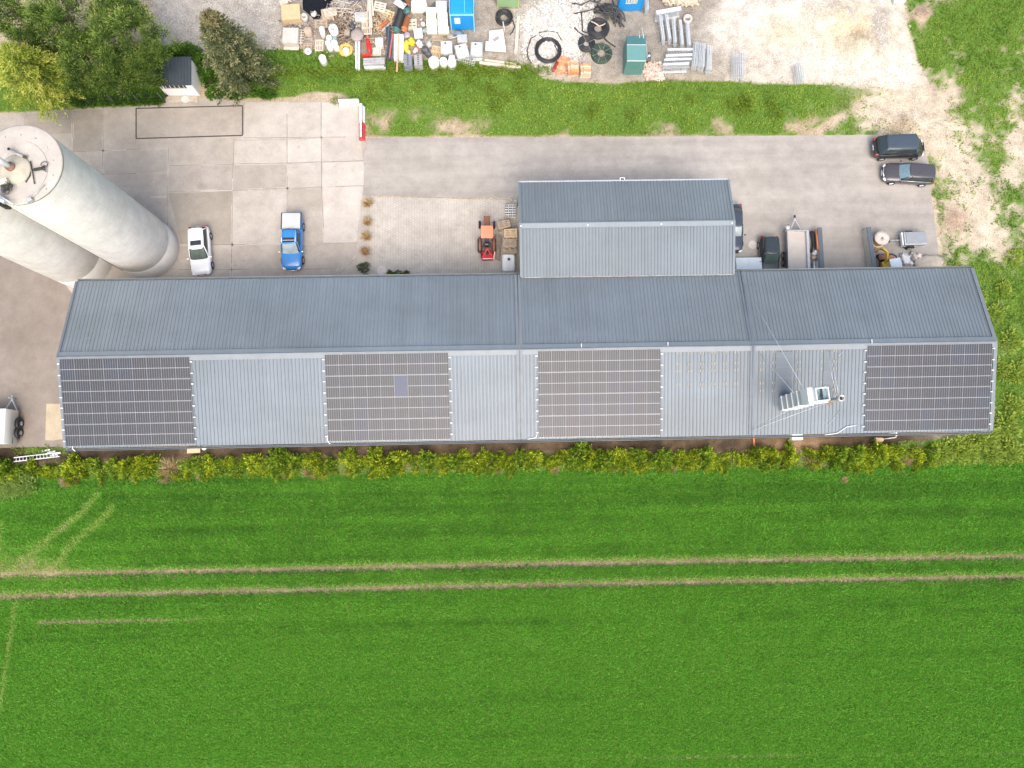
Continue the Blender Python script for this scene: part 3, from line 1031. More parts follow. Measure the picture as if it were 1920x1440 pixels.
arr = [(-29.27, 'rightmost panels'), (-8.83, ''), (7.98, ''), (34.47, '')]
LAB = ['solar array of dark panels at the far left end of the long roof',
       'second solar array from the left, with one bright blue panel in it',
       'third solar array from the left, beside rows of faded marks on the roof',
       'solar array at the far right end of the long roof, beyond the duct']
cw = [1.118, 1.079, 1.082, 1.122]
first = None
for ai, (xc, _) in enumerate(arr):
    t = thing('solar_array', LAB[ai], 'solar panels', (xc, 6.86, slope_z(6.86) + .13), 0, 'solar arrays on the south roof slope')
    t.rotation_euler = (SL, 0, 0)
    for r_ in range(4):
        for k in range(9):
            blue = ai == 1 and r_ == 1 and k == 5
            lx, ly = (k - 4) * cw[ai], (1.5 - r_) * 1.742
            if blue:
                o = panel_mesh('solar_panel', M_CELLB); o['label'] = 'bright blue solar panel'
                o.parent = t
            elif first is None:
                first = o = panel_mesh('solar_panel', M_CELL); o.parent = t
            else:
                o = first.copy(); COL.objects.link(o); o.parent = t
            o.location = (lx, ly, RNG.uniform(-.004, .004))
            o.scale = (cw[ai] / 1.087, 1, 1)
    mb = MB()
    for r_ in range(4):
        for dy in (-.45, .45):
            ly = (1.5 - r_) * 1.742 + dy
            mb.box((0, ly, -.05), (cw[ai] * 9 + .42, .04, .05))
    mb.build('mounting_rail', M_GALV, t)
    for s in (-1, 1):
        for r_ in range(4):
            for dy in (-.45, .45):
                mb = MB(); mb.box((s * (cw[ai] * 4.5 + .12), (1.5 - r_) * 1.742 + dy, .0), (.16, .075, .06)); mb.build('end_clamp', M_WHITE, t)
# cables running from the arrays to the gutter
for i, pts in enumerate([[(1608, 797), (1590, 800), (1573, 812), (1550, 815)], [(1008, 812), (1005, 820), (990, 823)], [(613, 815), (612, 826), (617, 832)], [(132, 833), (131, 841), (136, 846)]]):
    P = [at(x, y, 5.45) for x, y in pts]
    P = [Vector((p.x, p.y, slope_z(max(p.y, YS - .1)) + .09)) for p in P]
    mb = MB(); mb.tube(P, .035, 6)
    o = mb.build('cable', M_WHITE)
    tag(o, ['white cable snaking to the gutter from the rightmost solar array', 'white cable end at the third solar array from the left',
            'short white cable below the corner of the second solar array', 'white cable end at the lower corner of the leftmost solar array'][i], 'cable', 'white cables below the arrays')

# ------------------------------------------------------------------ exhaust duct, flue and guy wires
base = at(1472, 757, 5.55)
M_DUCT = mat('pale_duct_steel', (.42, .44, .43), .4, metal=.15, var=.08, scale=3)
M_DUCTL = mat('white_duct_flange', (.66, .675, .66), .4, var=.04, scale=3)
zb = slope_z(base.y) - .05
duct = thing('exhaust_duct', 'tall square exhaust duct of pale flanged sections with an open glazed head', 'duct', (base.x, base.y, zb), R(4))
mb = MB()
mb.box((0, 0, 2.2), (1.05, 1.05, 4.4)); mb.build('shaft', M_DUCT, duct, bevel=.015)
for k in range(4):
    mb = MB(); mb.box((0, 0, .75 + k * 1.0), (1.2, 1.2, .09)); mb.build('flange', M_DUCTL, duct)
mb = MB()
mb.loft([[Vector((x * .56, y * .56, 4.35)) for x, y in ((-1, -1), (1, -1), (1, 1), (-1, 1))], [Vector((.12 + x * .72, y * .60, 4.75)) for x, y in ((-1, -1), (1, -1), (1, 1), (-1, 1))]], smooth=False)
mb.box((.12, 0, 5.2), (1.44, 1.20, .9))
mb.build('duct_head', M_DUCTL, duct, bevel=.015)
mb = MB()
for s in (-1, 1):
    mb.box((.30, s * .45, 5.87), (.98, .07, .44)); mb.box((.30 + s * .455, 0, 5.87), (.07, .83, .44))
mb.box((.30, 0, 5.95), (.14, .83, .03), mi=1)
mb.add([(-.12, -.42, 5.8), (.72, -.42, 5.8), (.72, .42, 5.8), (-.12, .42, 5.8)], [(0, 1, 2, 3)], 2)
mb.build('outlet', [M_DUCTL, M_BLACK, mat('duct_opening_sheet', (.20, .30, .33), .25, var=.5, scale=2.5)], duct)
fb = at(1555, 752, 5.6)
zf = slope_z(fb.y) - .03
flue = thing('flue_pipe', 'thin metal flue pipe with a dark open cap beside the exhaust duct', 'chimney', (fb.x, fb.y, zf))
mb = MB(); mb.lathe([(.16, 0), (.16, 1.7)], 14, mi=0); mb.lathe([(.34, 0), (.2, .16), (.17, .18)], 14, mi=1)
mb.build('pipe', [mat('weathered_flue_steel', (.42, .38, .32), .45, metal=.3, var=.35, scale=6), mat('rusty_collar', (.22, .14, .09), .8, var=.3)], flue)
mb = MB(); mb.lathe([(.19, 1.7), (.25, 1.72), (.25, 2.1), (.2, 2.14), (.2, 1.95), (0, 1.95)], 16); mb.build('cap', mat('bright_flue_cap', (.66, .64, .60), .35, metal=.3, var=.2, scale=9), flue)
mb = MB(); mb.lathe([(.13, 1.955), (0, 1.955)], 14); mb.box((0, 0, 2.12), (.38, .05, .04)); mb.build('cap_grille', M_BLACK, flue)
M_WIRE = mat('guy_wire_steel', (.62, .64, .65), .4, metal=.3, var=.1)
topw = Vector((base.x - .55, base.y + .55, zb + 4.9))
for i, (p, q) in enumerate([((base.x - .5, base.y + .5, zb + 4.9), (1390, 524)), ((base.x - .5, base.y - .5, zb + 3.6), (1412, 805)), ((fb.x, fb.y, zf + 1.2), (1413, 806)),
                            ((fb.x, fb.y + .1, zf + 1.7), (1541, 662)), ((base.x - .5, base.y + .2, zb + 3.5), (1413, 668))]):
    e_ = at(*q, 5.3)
    e_.z = slope_z(e_.y) + .06
    mb = MB(); mb.tube([p, e_], .014, 5)
    o = mb.build('guy_wire', M_WIRE)
    tag(o, ['long guy wire from the duct head to the far end of the roof joint', 'guy wire from the duct down to the lower roof corner',
            'guy wire from the flue pipe to the lower roof corner', 'guy wire from the flue pipe up to the ridge', 'guy wire from the duct up to the roof joint'][i], 'wire', 'guy wires on the roof')
for i, pts in enumerate([[(1550, 786), (1554, 798), (1563, 788), (1576, 770)], [(1540, 662), (1553, 705), (1566, 742)], [(1569, 662), (1562, 672)]]):
    mb = MB(); mb.tube([Vector((q.x, q.y, slope_z(q.y) + .07)) for q in (at(x, y, 5.6) for x, y in pts)], .016, 5)
    tag(mb.build('loose_wire', M_WIRE), ['loose hooked wire lying on the roof below the flue pipe', 'slack wire lying above the flue pipe', 'short bit of wire on the roof near the ridge'][i], 'wire', 'loose wires on the roof')

# ------------------------------------------------------------------ annexe
AZ = (5.42, 6.25, 5.28)
aN = [at(975, 342, AZ[0]), at(1365, 338, AZ[0])]; aR = [at(975, 420, AZ[1]), at(1376, 414, AZ[1])]; aS = [at(977, 520, AZ[2]), at(1375, 514, AZ[2])]
ax0 = (aN[0].x + aR[0].x + aS[0].x) / 3; ax1 = (aN[1].x + aR[1].x + aS[1].x) / 3
ayN, ayR, ayS = [(q[0].y + q[1].y) / 2 for q in (aN, aR, aS)]


def ann_z(y):
    return AZ[0] + (ayN - y) / (ayN - ayR) * (AZ[1] - AZ[0]) if y > ayR else AZ[2] + (y - ayS) / (ayR - ayS) * (AZ[1] - AZ[2])


an = thing('annexe_hall', 'lower annexe with a ribbed grey roof abutting the middle of the long warehouse', 'building', (0, 0, 0))
mb = MB(); mb.prism([(ax0 + .25, 16.95), (ax1 - .25, 16.95), (ax1 - .25, ayN - .3), (ax0 + .25, ayN - .3)], 0, 5.2); mb.build('wall', M_WALL, an)
mb = MB(); corrugated(mb, ax0, ax1, ayN, AZ[0], ayR, AZ[1], .27); corrugated(mb, ax0, ax1, ayS, AZ[2], ayR, AZ[1], .27)
rf = mb.build('roof', M_ROOF2, an)
mb = MB(); strip_on_slope(mb, ax0, ax1, ayR - .38, ayR, .063, .03, 0, ann_z); strip_on_slope(mb, ax0, ax1, ayR, ayR + .1, .063, .03, 1, ann_z)
for x in (976.5, 1102, 1240, 1373):
    p = at(x, 422, 6.3); mb.box((p.x, ayR - .2, 6.31), (.1, .1, .06), mi=2)
mb.build('ridge_cap', [mat('annexe_ridge_steel', (.20, .235, .255), .42, var=.06, scale=1.5), M_ROOF2, M_WHITE], rf)
mb = MB(); c = (ax0 + ax1) / 2
mb.box((c, ayN + .08, AZ[0] - .05), (ax1 - ax0, .12, .1)); mb.build('gutter', mat('bright_gutter_zinc', (.46, .49, .50), .4, metal=.2, var=.08, scale=2), rf)
mb = MB(); mb.box((c, ayS - .02, AZ[2] - .06), (ax1 - ax0, .04, .1)); mb.build('eave_trim', mat('rusty_eave_trim', (.33, .32, .30), .6, var=.35, scale=1.1, dirt=(.2, .15, .11)), rf)
for x, s in ((ax0, -1), (ax1, 1)):
    mb = MB(); strip_on_slope(mb, x - .1, x + .1, ayS, ayR, .068, .03, 0, ann_z); strip_on_slope(mb, x - .1, x + .1, ayR, ayN, .068, .03, 0, ann_z)
    mb.box((x + s * .02, (ayS + ayN) / 2, 5.2), (.04, ayN - ayS, .3)); mb.build('verge_trim', M_ROOF2, an)
p = at(1167, 337, 5.4)
mb = MB(); mb.box((p.x, ayN + .2, 5.3), (.42, .3, .2)); mb.box((p.x, ayN + .2, 5.405), (.26, .16, .02), mi=1); mb.build('rain_hopper', [M_WHITE, M_BLACK], an)
mb = MB(); mb.tube([(ax0 - .05, ayN + .1, 5.35), (ax0 - .05, ayN + .1, .1)], .06, 10); mb.build('downpipe', M_GALV, an)

# ------------------------------------------------------------------ silos
sm = paving('weathered_silo_concrete', (.735, .71, .665), (.82, .80, .765), fine=(.96, 1.03), stain=(.66, .62, .56), stain_amt=.35)
nt = sm.node_tree; N = nt.nodes; L = nt.links
b = N['Principled BSDF']
src = b.inputs['Base Color'].links[0].from_socket
tc = N.new('ShaderNodeTexCoord'); sp = N.new('ShaderNodeSeparateXYZ'); L.new(tc.outputs['Object'], sp.inputs['Vector'])
at2 = N.new('ShaderNodeMath'); at2.operation = 'ARCTAN2'; L.new(sp.outputs['Y'], at2.inputs[0]); L.new(sp.outputs['X'], at2.inputs[1])
cmb = N.new('ShaderNodeCombineXYZ')
ml = N.new('ShaderNodeMath'); ml.operation = 'MULTIPLY'; L.new(at2.outputs[0], ml.inputs[0]); ml.inputs[1].default_value = 2.75
L.new(ml.outputs[0], cmb.inputs['X']); L.new(sp.outputs['Z'], cmb.inputs['Y'])
bk = N.new('ShaderNodeTexBrick'); L.new(cmb.outputs[0], bk.inputs['Vector']); bk.inputs['Scale'].default_value = 1
bk.inputs['Brick Width'].default_value = 1.6; bk.inputs['Row Height'].default_value = 1.15; bk.inputs['Mortar Size'].default_value = .018
bk.inputs['Color1'].default_value = (1, 1, 1, 1); bk.inputs['Color2'].default_value = (.955, .955, .955, 1); bk.inputs['Mortar'].default_value = (.86, .85, .84, 1)
mx = N.new('ShaderNodeMix'); mx.data_type = 'RGBA'; mx.blend_type = 'MULTIPLY'; mx.inputs[0].default_value = 1
L.new(src, mx.inputs[6]); L.new(bk.outputs['Color'], mx.inputs[7]); L.new(mx.outputs[2], b.inputs['Base Color'])
M_SILO = sm
M_SILOB = mat('silo_plinth_concrete', (.50, .48, .45), .85, var=.08, scale=.8)
M_SILOT = paving('silo_top_slab', (.43, .395, .35), (.53, .49, .44), stain=(.33, .285, .23), stain_amt=.5)


def silo(px_, py_, top_px, label):
    c = at(px_, py_, 0)
    t = thing('grain_silo', label, 'silo', (c.x, c.y, 0), 0, 'concrete silos')
    H = 17.25; r = 2.74
    mb = MB(); mb.lathe([(r - .02, 0), (r - .02, 2.1), (r - .15, 2.12)], 64); mb.build('plinth', M_SILOB, t)
    mb = MB(); mb.lathe([(r - .22, 2.0), (r - .06, 2.12), (r, 2.2), (r, H - .12)], 72); mb.build('shaft', M_SILO, t)
    mb = MB(); mb.lathe([(r, H - .15), (r + .025, H - .15), (r + .025, H), (r - .06, H + .03), (r - .5, H + .04), (0, H + .06)], 72); sl = mb.build('top_slab', M_SILOT, t)
    return t, c, H


s1, c1, SH = silo(279, 468, None, 'nearer cream concrete silo with pipes and a yellow cover on its round top')
s2, c2, _ = silo(155, 486, None, 'second cream concrete silo standing half hidden behind the nearer one')
# fittings of the nearer silo's top
def ontop(x, y, z=0):
    p = at(x, y, SH + .05 + z); return Vector((p.x - c1.x, p.y - c1.y, SH + .05 + z))
M_YEL = mat('ochre_cover', (.43, .395, .31), .8, var=.18, scale=1.4)
cc = ontop(30, 319)
mb = MB(); mb.lathe([(1.0, 0), (1.0, .1), (.92, .14), (.2, .3), (0, .32)], 40, c=cc); mb.build('manhole_cover', M_YEL, s1)
mb = MB(); b0 = ontop(26, 317)
mb.tube([b0, b0 + Vector((0, 0, 1.6))], .16, 14, mi=0); mb.lathe([(.3, 0), (.3, .22), (.17, .25)], 16, c=b0 + Vector((0, 0, .25)), mi=1); mb.lathe([(.1, 0), (0, .0)], 12, c=b0 + Vector((0, 0, 1.61)), mi=2)
mb.build('vent_pipe', [M_GALV, mat('rust_flange', (.23, .12, .08), .8, var=.3), M_BLACK], s1)
mb = MB(); mb.tube([ontop(46, 294, .1), ontop(30, 288, .25), ontop(16, 279, .25)], .085, 10); mb.lathe([(.1, 0), (0, .0)], 10, c=ontop(16, 279, .35), mi=1); mb.tube([ontop(46, 294), ontop(46, 294, .25)], .12, 8, mi=1)
mb.tube([ontop(46, 294, .05), ontop(54, 304, .05), ontop(57, 316, .05), ontop(56, 330, .05), ontop(48, 342, .05)], .035, 6, mi=1)
mb.build('filling_pipe', [mat('grey_pipe', (.36, .34, .33), .5, var=.15), M_BLACK], s1)
mb = MB(); mb.tube([ontop(57, 302, .1), ontop(61, 323, .1), ontop(64.5, 345, .1)], .035, 6)
for k in range(4):
    a0 = ontop(61, 319 - k * .5, .12); e0 = ontop(84 + k, 310 + k * 4, .15)
    mb.tube([a0, a0.lerp(e0, .5) + Vector((0, .12 * (k - 1.5), .05)), e0], .028, 6)
rr = ontop(83, 308, .15)
mb.tube([rr + Vector((.22 * math.cos(t), .18 * math.sin(t), 0)) for t in np.linspace(0, 2 * PI, 15)[:-1]], .025, 6, closed=True)
for k in range(5):
    q = ontop(66 + k * 3.6, 318 - k * .6, .15)
    mb.tube([q + Vector((.12 * math.cos(t), .1 * math.sin(t), 0)) for t in np.linspace(0, 2 * PI, 11)[:-1]], .022, 5, closed=True)
mb.build('chain', mat('dark_chain_iron', (.06, .065, .06), .55, metal=.4, var=.2), s1)
mb = MB()
for k in range(9):
    q = ontop(3 + (k * 5) % 17, 345 + (k * 7) % 17, .15 + .05 * k)
    mb.tube([q + Vector((.2 * math.cos(t), .17 * math.sin(t), .05 * math.sin(2 * t + k))) for t in np.linspace(0, 2 * PI, 13)[:-1]], .03, 6, closed=True, mi=0)
mb.box(ontop(9, 342, .25), (.5, .35, .4), .4, mi=1); mb.tube([ontop(-6, 354, .4), ontop(4, 356, .4)], .22, 12, mi=2); mb.box(ontop(16, 346, .1), (.3, .4, .2), .2, mi=3)
mb.build('winch_gear', [mat('oily_hose', (.05, .045, .04), .4, var=.3), mat('cream_motor', (.62, .58, .46), .5, var=.1), M_GALV, mat('green_gear', (.12, .2, .16), .5, var=.3)], s1)
mb = MB(); mb.tube([ontop(-6, 363, .35), ontop(26, 384, .35)], .06, 8); mb.tube([ontop(-6, 370, .3), ontop(10, 379, .3)], .16, 10); mb.build('handrail', M_GALV, s1)
mb = MB()
mb.box(ontop(56, 375, .12), (.34, .28, .22), .5); mb.tube([ontop(58, 372, .1), ontop(84, 346, .1)], .03, 6)
for k in range(10):
    a_ = -1.0 + k * .42
    mb.box(cc + Vector((2.45 * math.cos(a_), 2.45 * math.sin(a_), .02)), (.08, .08, .05))
pr = [cc + Vector((2.05 * math.cos(t), 2.05 * math.sin(t), .015)) for t in np.linspace(-1.6, 1.3, 26)]
mb.tube(pr, .012, 5)
mb.build('anchor_ring', mat('zinc_fitting', (.50, .49, .47), .45, metal=.3, var=.2), s1)
# cables clipped along the gap between the silos and the thin lightning conductor
nA = math.atan2(c1.y - 0, c1.x - 0)
mb = MB()
for k, (x, y, z) in enumerate(((12, 386, 16.6), (-2, 380, 17.3))):
    p = at(x, y, z); mb.box((p.x - c1.x, p.y - c1.y, z), (.35, .3, .5))
mb.build('cable_box', M_BLACK, s1)
ang = math.atan2(-.897, .441) + PI + .25
for rr_ in (c1,):
    mb = MB(); a_ = math.atan2(-.80, -.60)
    mb.tube([(2.78 * math.cos(a_), 2.78 * math.sin(a_), 1), (2.78 * math.cos(a_), 2.78 * math.sin(a_), 16.9)], .03, 6); mb.build('conductor', mat('grey_conductor', (.25, .24, .22), .6), s1)
# small flat bracket on the silo flank
# ------------------------------------------------------------------ little white hut
h0, h1 = at(313.6, 180, 0), at(375, 179, 0)
hw = h1.x - h0.x
HZ = 2.05
hut = thing('utility_hut', 'small white utility hut with a dark ribbed lean-to roof between the trees', 'hut', ((h0.x + h1.x) / 2, h0.y, 0))
mb = MB(); mb.box((0, 1.15, HZ / 2 - .05), (hw, 2.3, HZ - .1)); mb.build('wall', mat('hut_white_render', (.80, .79, .76), .85, var=.04, scale=1.5, bump=.1), hut)
mb = MB()
for s in (0, 1):
    corrugated(mb, -hw / 2 - .1, hw / 2 + .06, -.12, HZ - .02 + s * -.05, 2.42, HZ + .22 - s * .05, .3, .05)
mb.box((-.02, -.12, HZ - .03), (hw + .16, .05, .12)); mb.box((-.02, 2.42, HZ + .16), (hw + .16, .05, .12))
mb.build('roof', mat('anthracite_sheet', (.055, .068, .08), .45, var=.1, scale=2), hut)
mb = MB(); mb.box((-.1, -.02, 1.62), (1.95, .04, .42), mi=0)
for k in range(5):
    mb.box((-.9 + k * .4, -.05, 1.62), (.04, .03, .4), mi=1)
mb.box((-.1, -.05, 1.4), (2.05, .07, .05), mi=2)
mb.build('window', [mat('dark_window', (.03, .035, .04), .25), M_WHITE, mat('window_sill', (.35, .25, .2), .7)], hut)
o = MB(); c = at(342, 187.5); o.box((c.x, c.y, .05), (2.9, .62, .1)); tag(o.build('doorstep', mat('cracked_step', (.42, .36, .29), .9, var=.2, scale=2)), 'worn concrete doorstep in front of the little white hut', 'step')
for x, y, r_, lab in ((348, 187.5, .36, 'round concrete manhole cover in front of the white hut'), (716, 507, .43, 'round manhole cover in the pavers beside the flower bed'), (1411, 459, .40, 'pale round manhole cover beside the black hatchback')):
    c = at(x, y); o = MB(); z = .1 if x < 400 else .0125
    o.lathe([(r_, z - .01), (r_, z + .03), (r_ - .04, z + .035), (r_ - .05, z + .028), (0, z + .03)], 32, c=(c.x, c.y, 0))
    tag(o.build('manhole_cover', mat('manhole_concrete', (.55, .51, .46), .9, var=.1, scale=3)), lab, 'manhole')

# weighbridge let into the concrete
q = [at(255.5, 203.5), at(455, 198.5), at(455, 254), at(255.5, 260)]
mb = MB()
for a_, b_ in zip(q, q[1:] + q[:1]):
    mb.beam(Vector((a_.x, a_.y, .02)), Vector((b_.x, b_.y, .02)), .11, .024)
wb = thing('weighbridge', 'long weighbridge platform outlined by a dark steel frame flush with the concrete', 'weighbridge', (0, 0, 0))
mb.build('frame', mat('rusty_frame_steel', (.085, .07, .06), .7, metal=.2, var=.25, scale=2), wb)
mb = MB(); cc_ = sum(q, Vector()) / 4
mb.prism([((p.x - cc_.x) * .994 + cc_.x, (p.y - cc_.y) * .98 + cc_.y) for p in q], .0125, .021); mb.build('platform', paving('weighbridge_concrete', (.33, .29, .245), (.43, .385, .335), stain=(.22, .18, .14), stain_amt=.5), wb)

# fence screens beside the gate
for i, (xa, ya, xb, yb) in enumerate(((1537, 427, 1543, 520), (1629, 426, 1642, 520))):
    p, q_ = at(xa, ya, .95), at(xb, yb, .95)
    p.z = q_.z = 0
    L_ = (p - q_).length
    t = thing('screen_wall', ['low screen wall with a dark metal top standing beside the flatbed trailer', 'low screen wall with a dark metal top standing beside the wooden cable drum'][i], 'wall', ((p + q_) / 2), math.atan2(p.y - q_.y, p.x - q_.x), 'screen walls either side of the gateway')
    mb = MB(); mb.box((0, 0, .45), (L_, .3, .9)); mb.build('wall_panel', mat('cream_wall_panel', (.50, .47, .41), .8, var=.12, scale=1), t)
    mb = MB(); mb.box((0, 0, .93), (L_ + .06, .4, .06)); mb.build('coping', mat('dark_coping', (.10, .125, .15), .5, var=.12, scale=1.5), t, bevel=.01)
# ------------------------------------------------------------------ vehicles
M_GLASS = mat('car_glass', (.03, .04, .045), .08, var=.1, spec=.8)
M_GLASSL = mat('pale_reflecting_windscreen', (.30, .36, .38), .12, var=.25, scale=1.5, spec=.7)
M_RIM = mat('alloy_rim', (.50, .51, .52), .35, metal=.5, var=.1)
M_LAMP = mat('headlamp_glass', (.72, .74, .76), .15, var=.1)
M_RED = mat('tail_lamp_red', (.45, .02, .02), .25, var=.1)
M_PLATE = mat('number_plate_white', (.8, .8, .78), .5, var=.02)
M_CHROME = mat('chrome_trim', (.75, .76, .77), .2, metal=.6, var=.05)


def wheel(parent, x, y, r, w, rim=None, name='wheel'):
    """a wheel with its axle along y: tyre with a rim as sub-part"""
    M = Matrix.Rotation(PI / 2, 3, 'X')
    mb = MB(); mb.lathe([(r * .62, -w / 2), (r * .92, -w / 2), (r, -w * .32), (r, w * .32), (r * .92, w / 2), (r * .62, w / 2)], 24, c=(x, y, r), M=M)
    t = mb.build(name, M_RUBBER, parent)
    mb = MB(); mb.lathe([(0, -w * .38), (r * .3, -w * .44), (r * .63, -w * .40), (r * .63, w * .40), (r * .3, w * .44), (0, w * .38)], 20, c=(x, y, r), M=M, mi=0)
    for k in range(5):
        a = k * 2 * PI / 5
        for s in (-1, 1):
            mb.beam((x, y + s * w * .45, r), (x + r * .58 * math.cos(a), y + s * w * .43, r + r * .58 * math.sin(a)), .06, .02)
    mb.build('rim', rim or M_RIM, t)
    return t


def car(name, label, cat, loc, rz, L_, W_, H_, paint, nose=.30, cowl=.17, rooff=.02, roofr=-.40, tail=-.47, belt=.60, hood=.56, screen=None, tailh=.60,
        rails=False, roofmat=None, rear_glass=True, ww=.88, wheel_r=.33, rimmat=None, wx=(.30, -.30), mirror=None, side_glass=True):
    """Passenger car: lofted lower body, tapering cabin, roof, glazing, wheels, lamps, mirrors, plate. +x is forward; fractions are of the length."""
    t = thing(name, label, cat, loc, rz)
    w = W_ / 2
    st = [(-.5, .70, .34, .30), (-.488, .83, .50, .22), (-.46, .93, tailh, .17), (-.38, .985, max(tailh, belt) * 1.0, .14), (-.2, 1.0, belt, .13), (.0, 1.0, belt, .13), (cowl - .02, 1.0, belt, .13),
          (cowl + .03, .995, hood + .02, .13), (.36, .975, hood - .02, .14), (.43, .92, hood - .06, .16), (.47, .82, hood - .12, .19), (.492, .68, hood - .2, .24), (.5, .55, hood - .27, .28)]
    rings = []
    for x, k, top, bot in st:
        a, zt, zb_ = w * k, top * H_, bot * H_
        hh = zt - zb_
        half = [(0, zt + .02), (a * .55, zt + .012), (a * .84, zt - .02 * H_), (a * .96, zt - hh * .16), (a, zt - hh * .4), (a * .985, zb_ + hh * .25), (a * .93, zb_)]
        pts = half + [(-y, z) for y, z in half[1:]][::-1]
        rings.append([Vector((x * L_, y, z)) for y, z in pts])
    mb = MB(); mb.loft(rings); mb.build('body', paint, t)
    # cabin glazing
    lv = []
    for u in (0, .35, .7, 1):
        xf = cowl * L_ + (rooff - cowl) * L_ * u
        xr = tail * L_ + (roofr - tail) * L_ * u
        hw_ = w * (ww + (.72 - ww) * u ** 1.3)
        z = belt * H_ - .02 + (H_ * .965 - belt * H_ + .02) * u
        pts = [(xf + .0, 0), (xf - .02, hw_ * .5), (xf - .10, hw_ * .86), (xf - .26, hw_), ((xf + xr) / 2, hw_ * 1.01), (xr + .2, hw_ * .97), (xr + .06, hw_ * .84), (xr, hw_ * .45)]
        pts = pts + [(x, -y) for x, y in pts[::-1] if y > 0]
        lv.append([Vector((x, y, z)) for x, y in pts])
    mb = MB(); mb.loft(lv); mb.build('side_glass', M_GLASS if side_glass else paint, t)
    # windscreen and rear window lie a few millimetres proud of the cabin
    n = Vector((.6, 0, .8)) * .012
    mb = MB()
    q = [lv[0][15 - 0] if False else None]
    f0, f1 = lv[0], lv[3]
    def col_(ring, sgn):
        return [Vector((ring[2].x + .01, sgn * abs(ring[2].y) * .98, ring[2].z)), Vector((ring[1].x, sgn * abs(ring[1].y), ring[1].z))]
    rows = []
    for rg in (lv[0], lv[1], lv[2], lv[3]):
        y2, y1 = rg[2], rg[1]
        rows.append([Vector((y2.x, y2.y, y2.z)) + n, Vector((y1.x, y1.y, y1.z)) + n, Vector((rg[0].x, 0, rg[0].z)) + n, Vector((y1.x, -y1.y, y1.z)) + n, Vector((y2.x, -y2.y, y2.z)) + n])
    mb.loft(rows, cap=False, closed=False); mb.build('windscreen', screen or M_GLASSL, t)
    if rear_glass:
        n = Vector((-.7, 0, .7)) * .012
        rows = [[Vector((rg[6].x, rg[6].y, rg[6].z)) + n, Vector((rg[7].x, rg[7].y, rg[7].z)) + n, Vector((rg[7].x, -rg[7].y, rg[7].z)) + n, Vector((rg[6].x, -rg[6].y, rg[6].z)) + n] for rg in lv[1:]]
        mb = MB(); mb.loft(rows, cap=False, closed=False); mb.build('rear_window', M_GLASS, t)
    # roof panel and pillars
    top = lv[3]
    mb = MB()
    rr = []
    cx_ = (top[0].x + top[7].x) / 2
    for k, dz in ((1.015, -.01), (1.02, .025), (.93, .05), (.6, .068), (.2, .074)):
        rr.append([Vector((cx_ + (p.x - cx_) * k, p.y * k, H_ * .965 + dz)) for p in top])
    mb.loft(rr, cap=False)
    o = len(mb.v) - len(top)
    mb.f.append(list(range(o, o + len(top)))); mb.m.append(0); mb.s.append(True)
    for s in (-1, 1):
        for i in (3, 5):
            a_, b_ = lv[0][i], lv[3][i]
            mb.tube([Vector((a_.x, s * abs(a_.y), a_.z)), Vector((lv[1][i].x, s * abs(lv[1][i].y), lv[1][i].z)), Vector((lv[2][i].x, s * abs(lv[2][i].y), lv[2][i].z)), Vector((b_.x, s * abs(b_.y), b_.z))], .045, 6)
    mb.build('roof', roofmat or paint, t)
    if rails:
        for s in (-1, 1):
            mb = MB(); mb.tube([Vector((top[0].x - .35, s * .9 * top[4].y, H_ * .99 + .04)), Vector((cx_, s * .92 * top[4].y, H_ + .09)), Vector((top[7].x + .15, s * .9 * top[4].y, H_ * .99 + .04))], .022, 6)
            mb.build('roof_rail', M_CHROME, t)
    for fx in wx:
        for s in (-1, 1):
            wheel(t, fx * L_, s * (w - .07), wheel_r, .22, rimmat)
    for s in (-1, 1):
        mb = MB(); mb.lump((.455 * L_, s * w * .70, hood * H_ - .17 * H_), (.42, .34, .17), .05, 1, sub=2, flat=False, rz=-s * .5); mb.build('headlight', M_LAMP, t)
        mb = MB(); mb.lump((-.477 * L_, s * w * .80, tailh * H_ - .16), (.2, .28, .30), .05, 2, sub=2, flat=False); mb.build('tail_light', M_RED, t)
        mb = MB(); mb.lump((cowl * L_ - .2, s * (w + .10), belt * H_ + .0), (.14, .24, .15), .05, 3, sub=2, flat=False); mb.build('wing_mirror', mirror or paint, t)
    mb = MB(); mb.box((.503 * L_, 0, .30 * H_), (.02, .5, .11)); mb.box((-.503 * L_, 0, .40 * H_), (.02, .5, .11)); mb.build('number_plate', M_PLATE, t)
    mb = MB(); mb.box((.497 * L_, 0, .37 * H_), (.03, w * .9, .12)); mb.build('grille', M_BLACK, t)
    return t


def heading(tail_px, nose_px, z=.8):
    a, b = at(*tail_px, z), at(*nose_px, z)
    return (a + b) / 2 * Vector((1, 1, 0)) if False else Vector(((a.x + b.x) / 2, (a.y + b.y) / 2, 0)), math.atan2(b.y - a.y, b.x - a.x), (b - a).length


P_WHITE = mat('white_car_paint', (.80, .80, .79), .25, var=.02, coat=.6)
P_BLUE = mat('blue_car_paint', (.035, .20, .50), .25, var=.06, coat=.6)
P_BLACK = mat('black_car_paint', (.022, .024, .026), .2, var=.1, coat=.8)
P_NAVY = mat('dark_blue_grey_paint', (.045, .055, .072), .2, var=.08, coat=.8)
P_GREY = mat('dark_grey_metallic_paint', (.085, .078, .082), .3, metal=.3, var=.05, coat=.7)
M_ROOFB = mat('dark_bluish_roof', (.05, .068, .088), .3, var=.05, coat=.5)

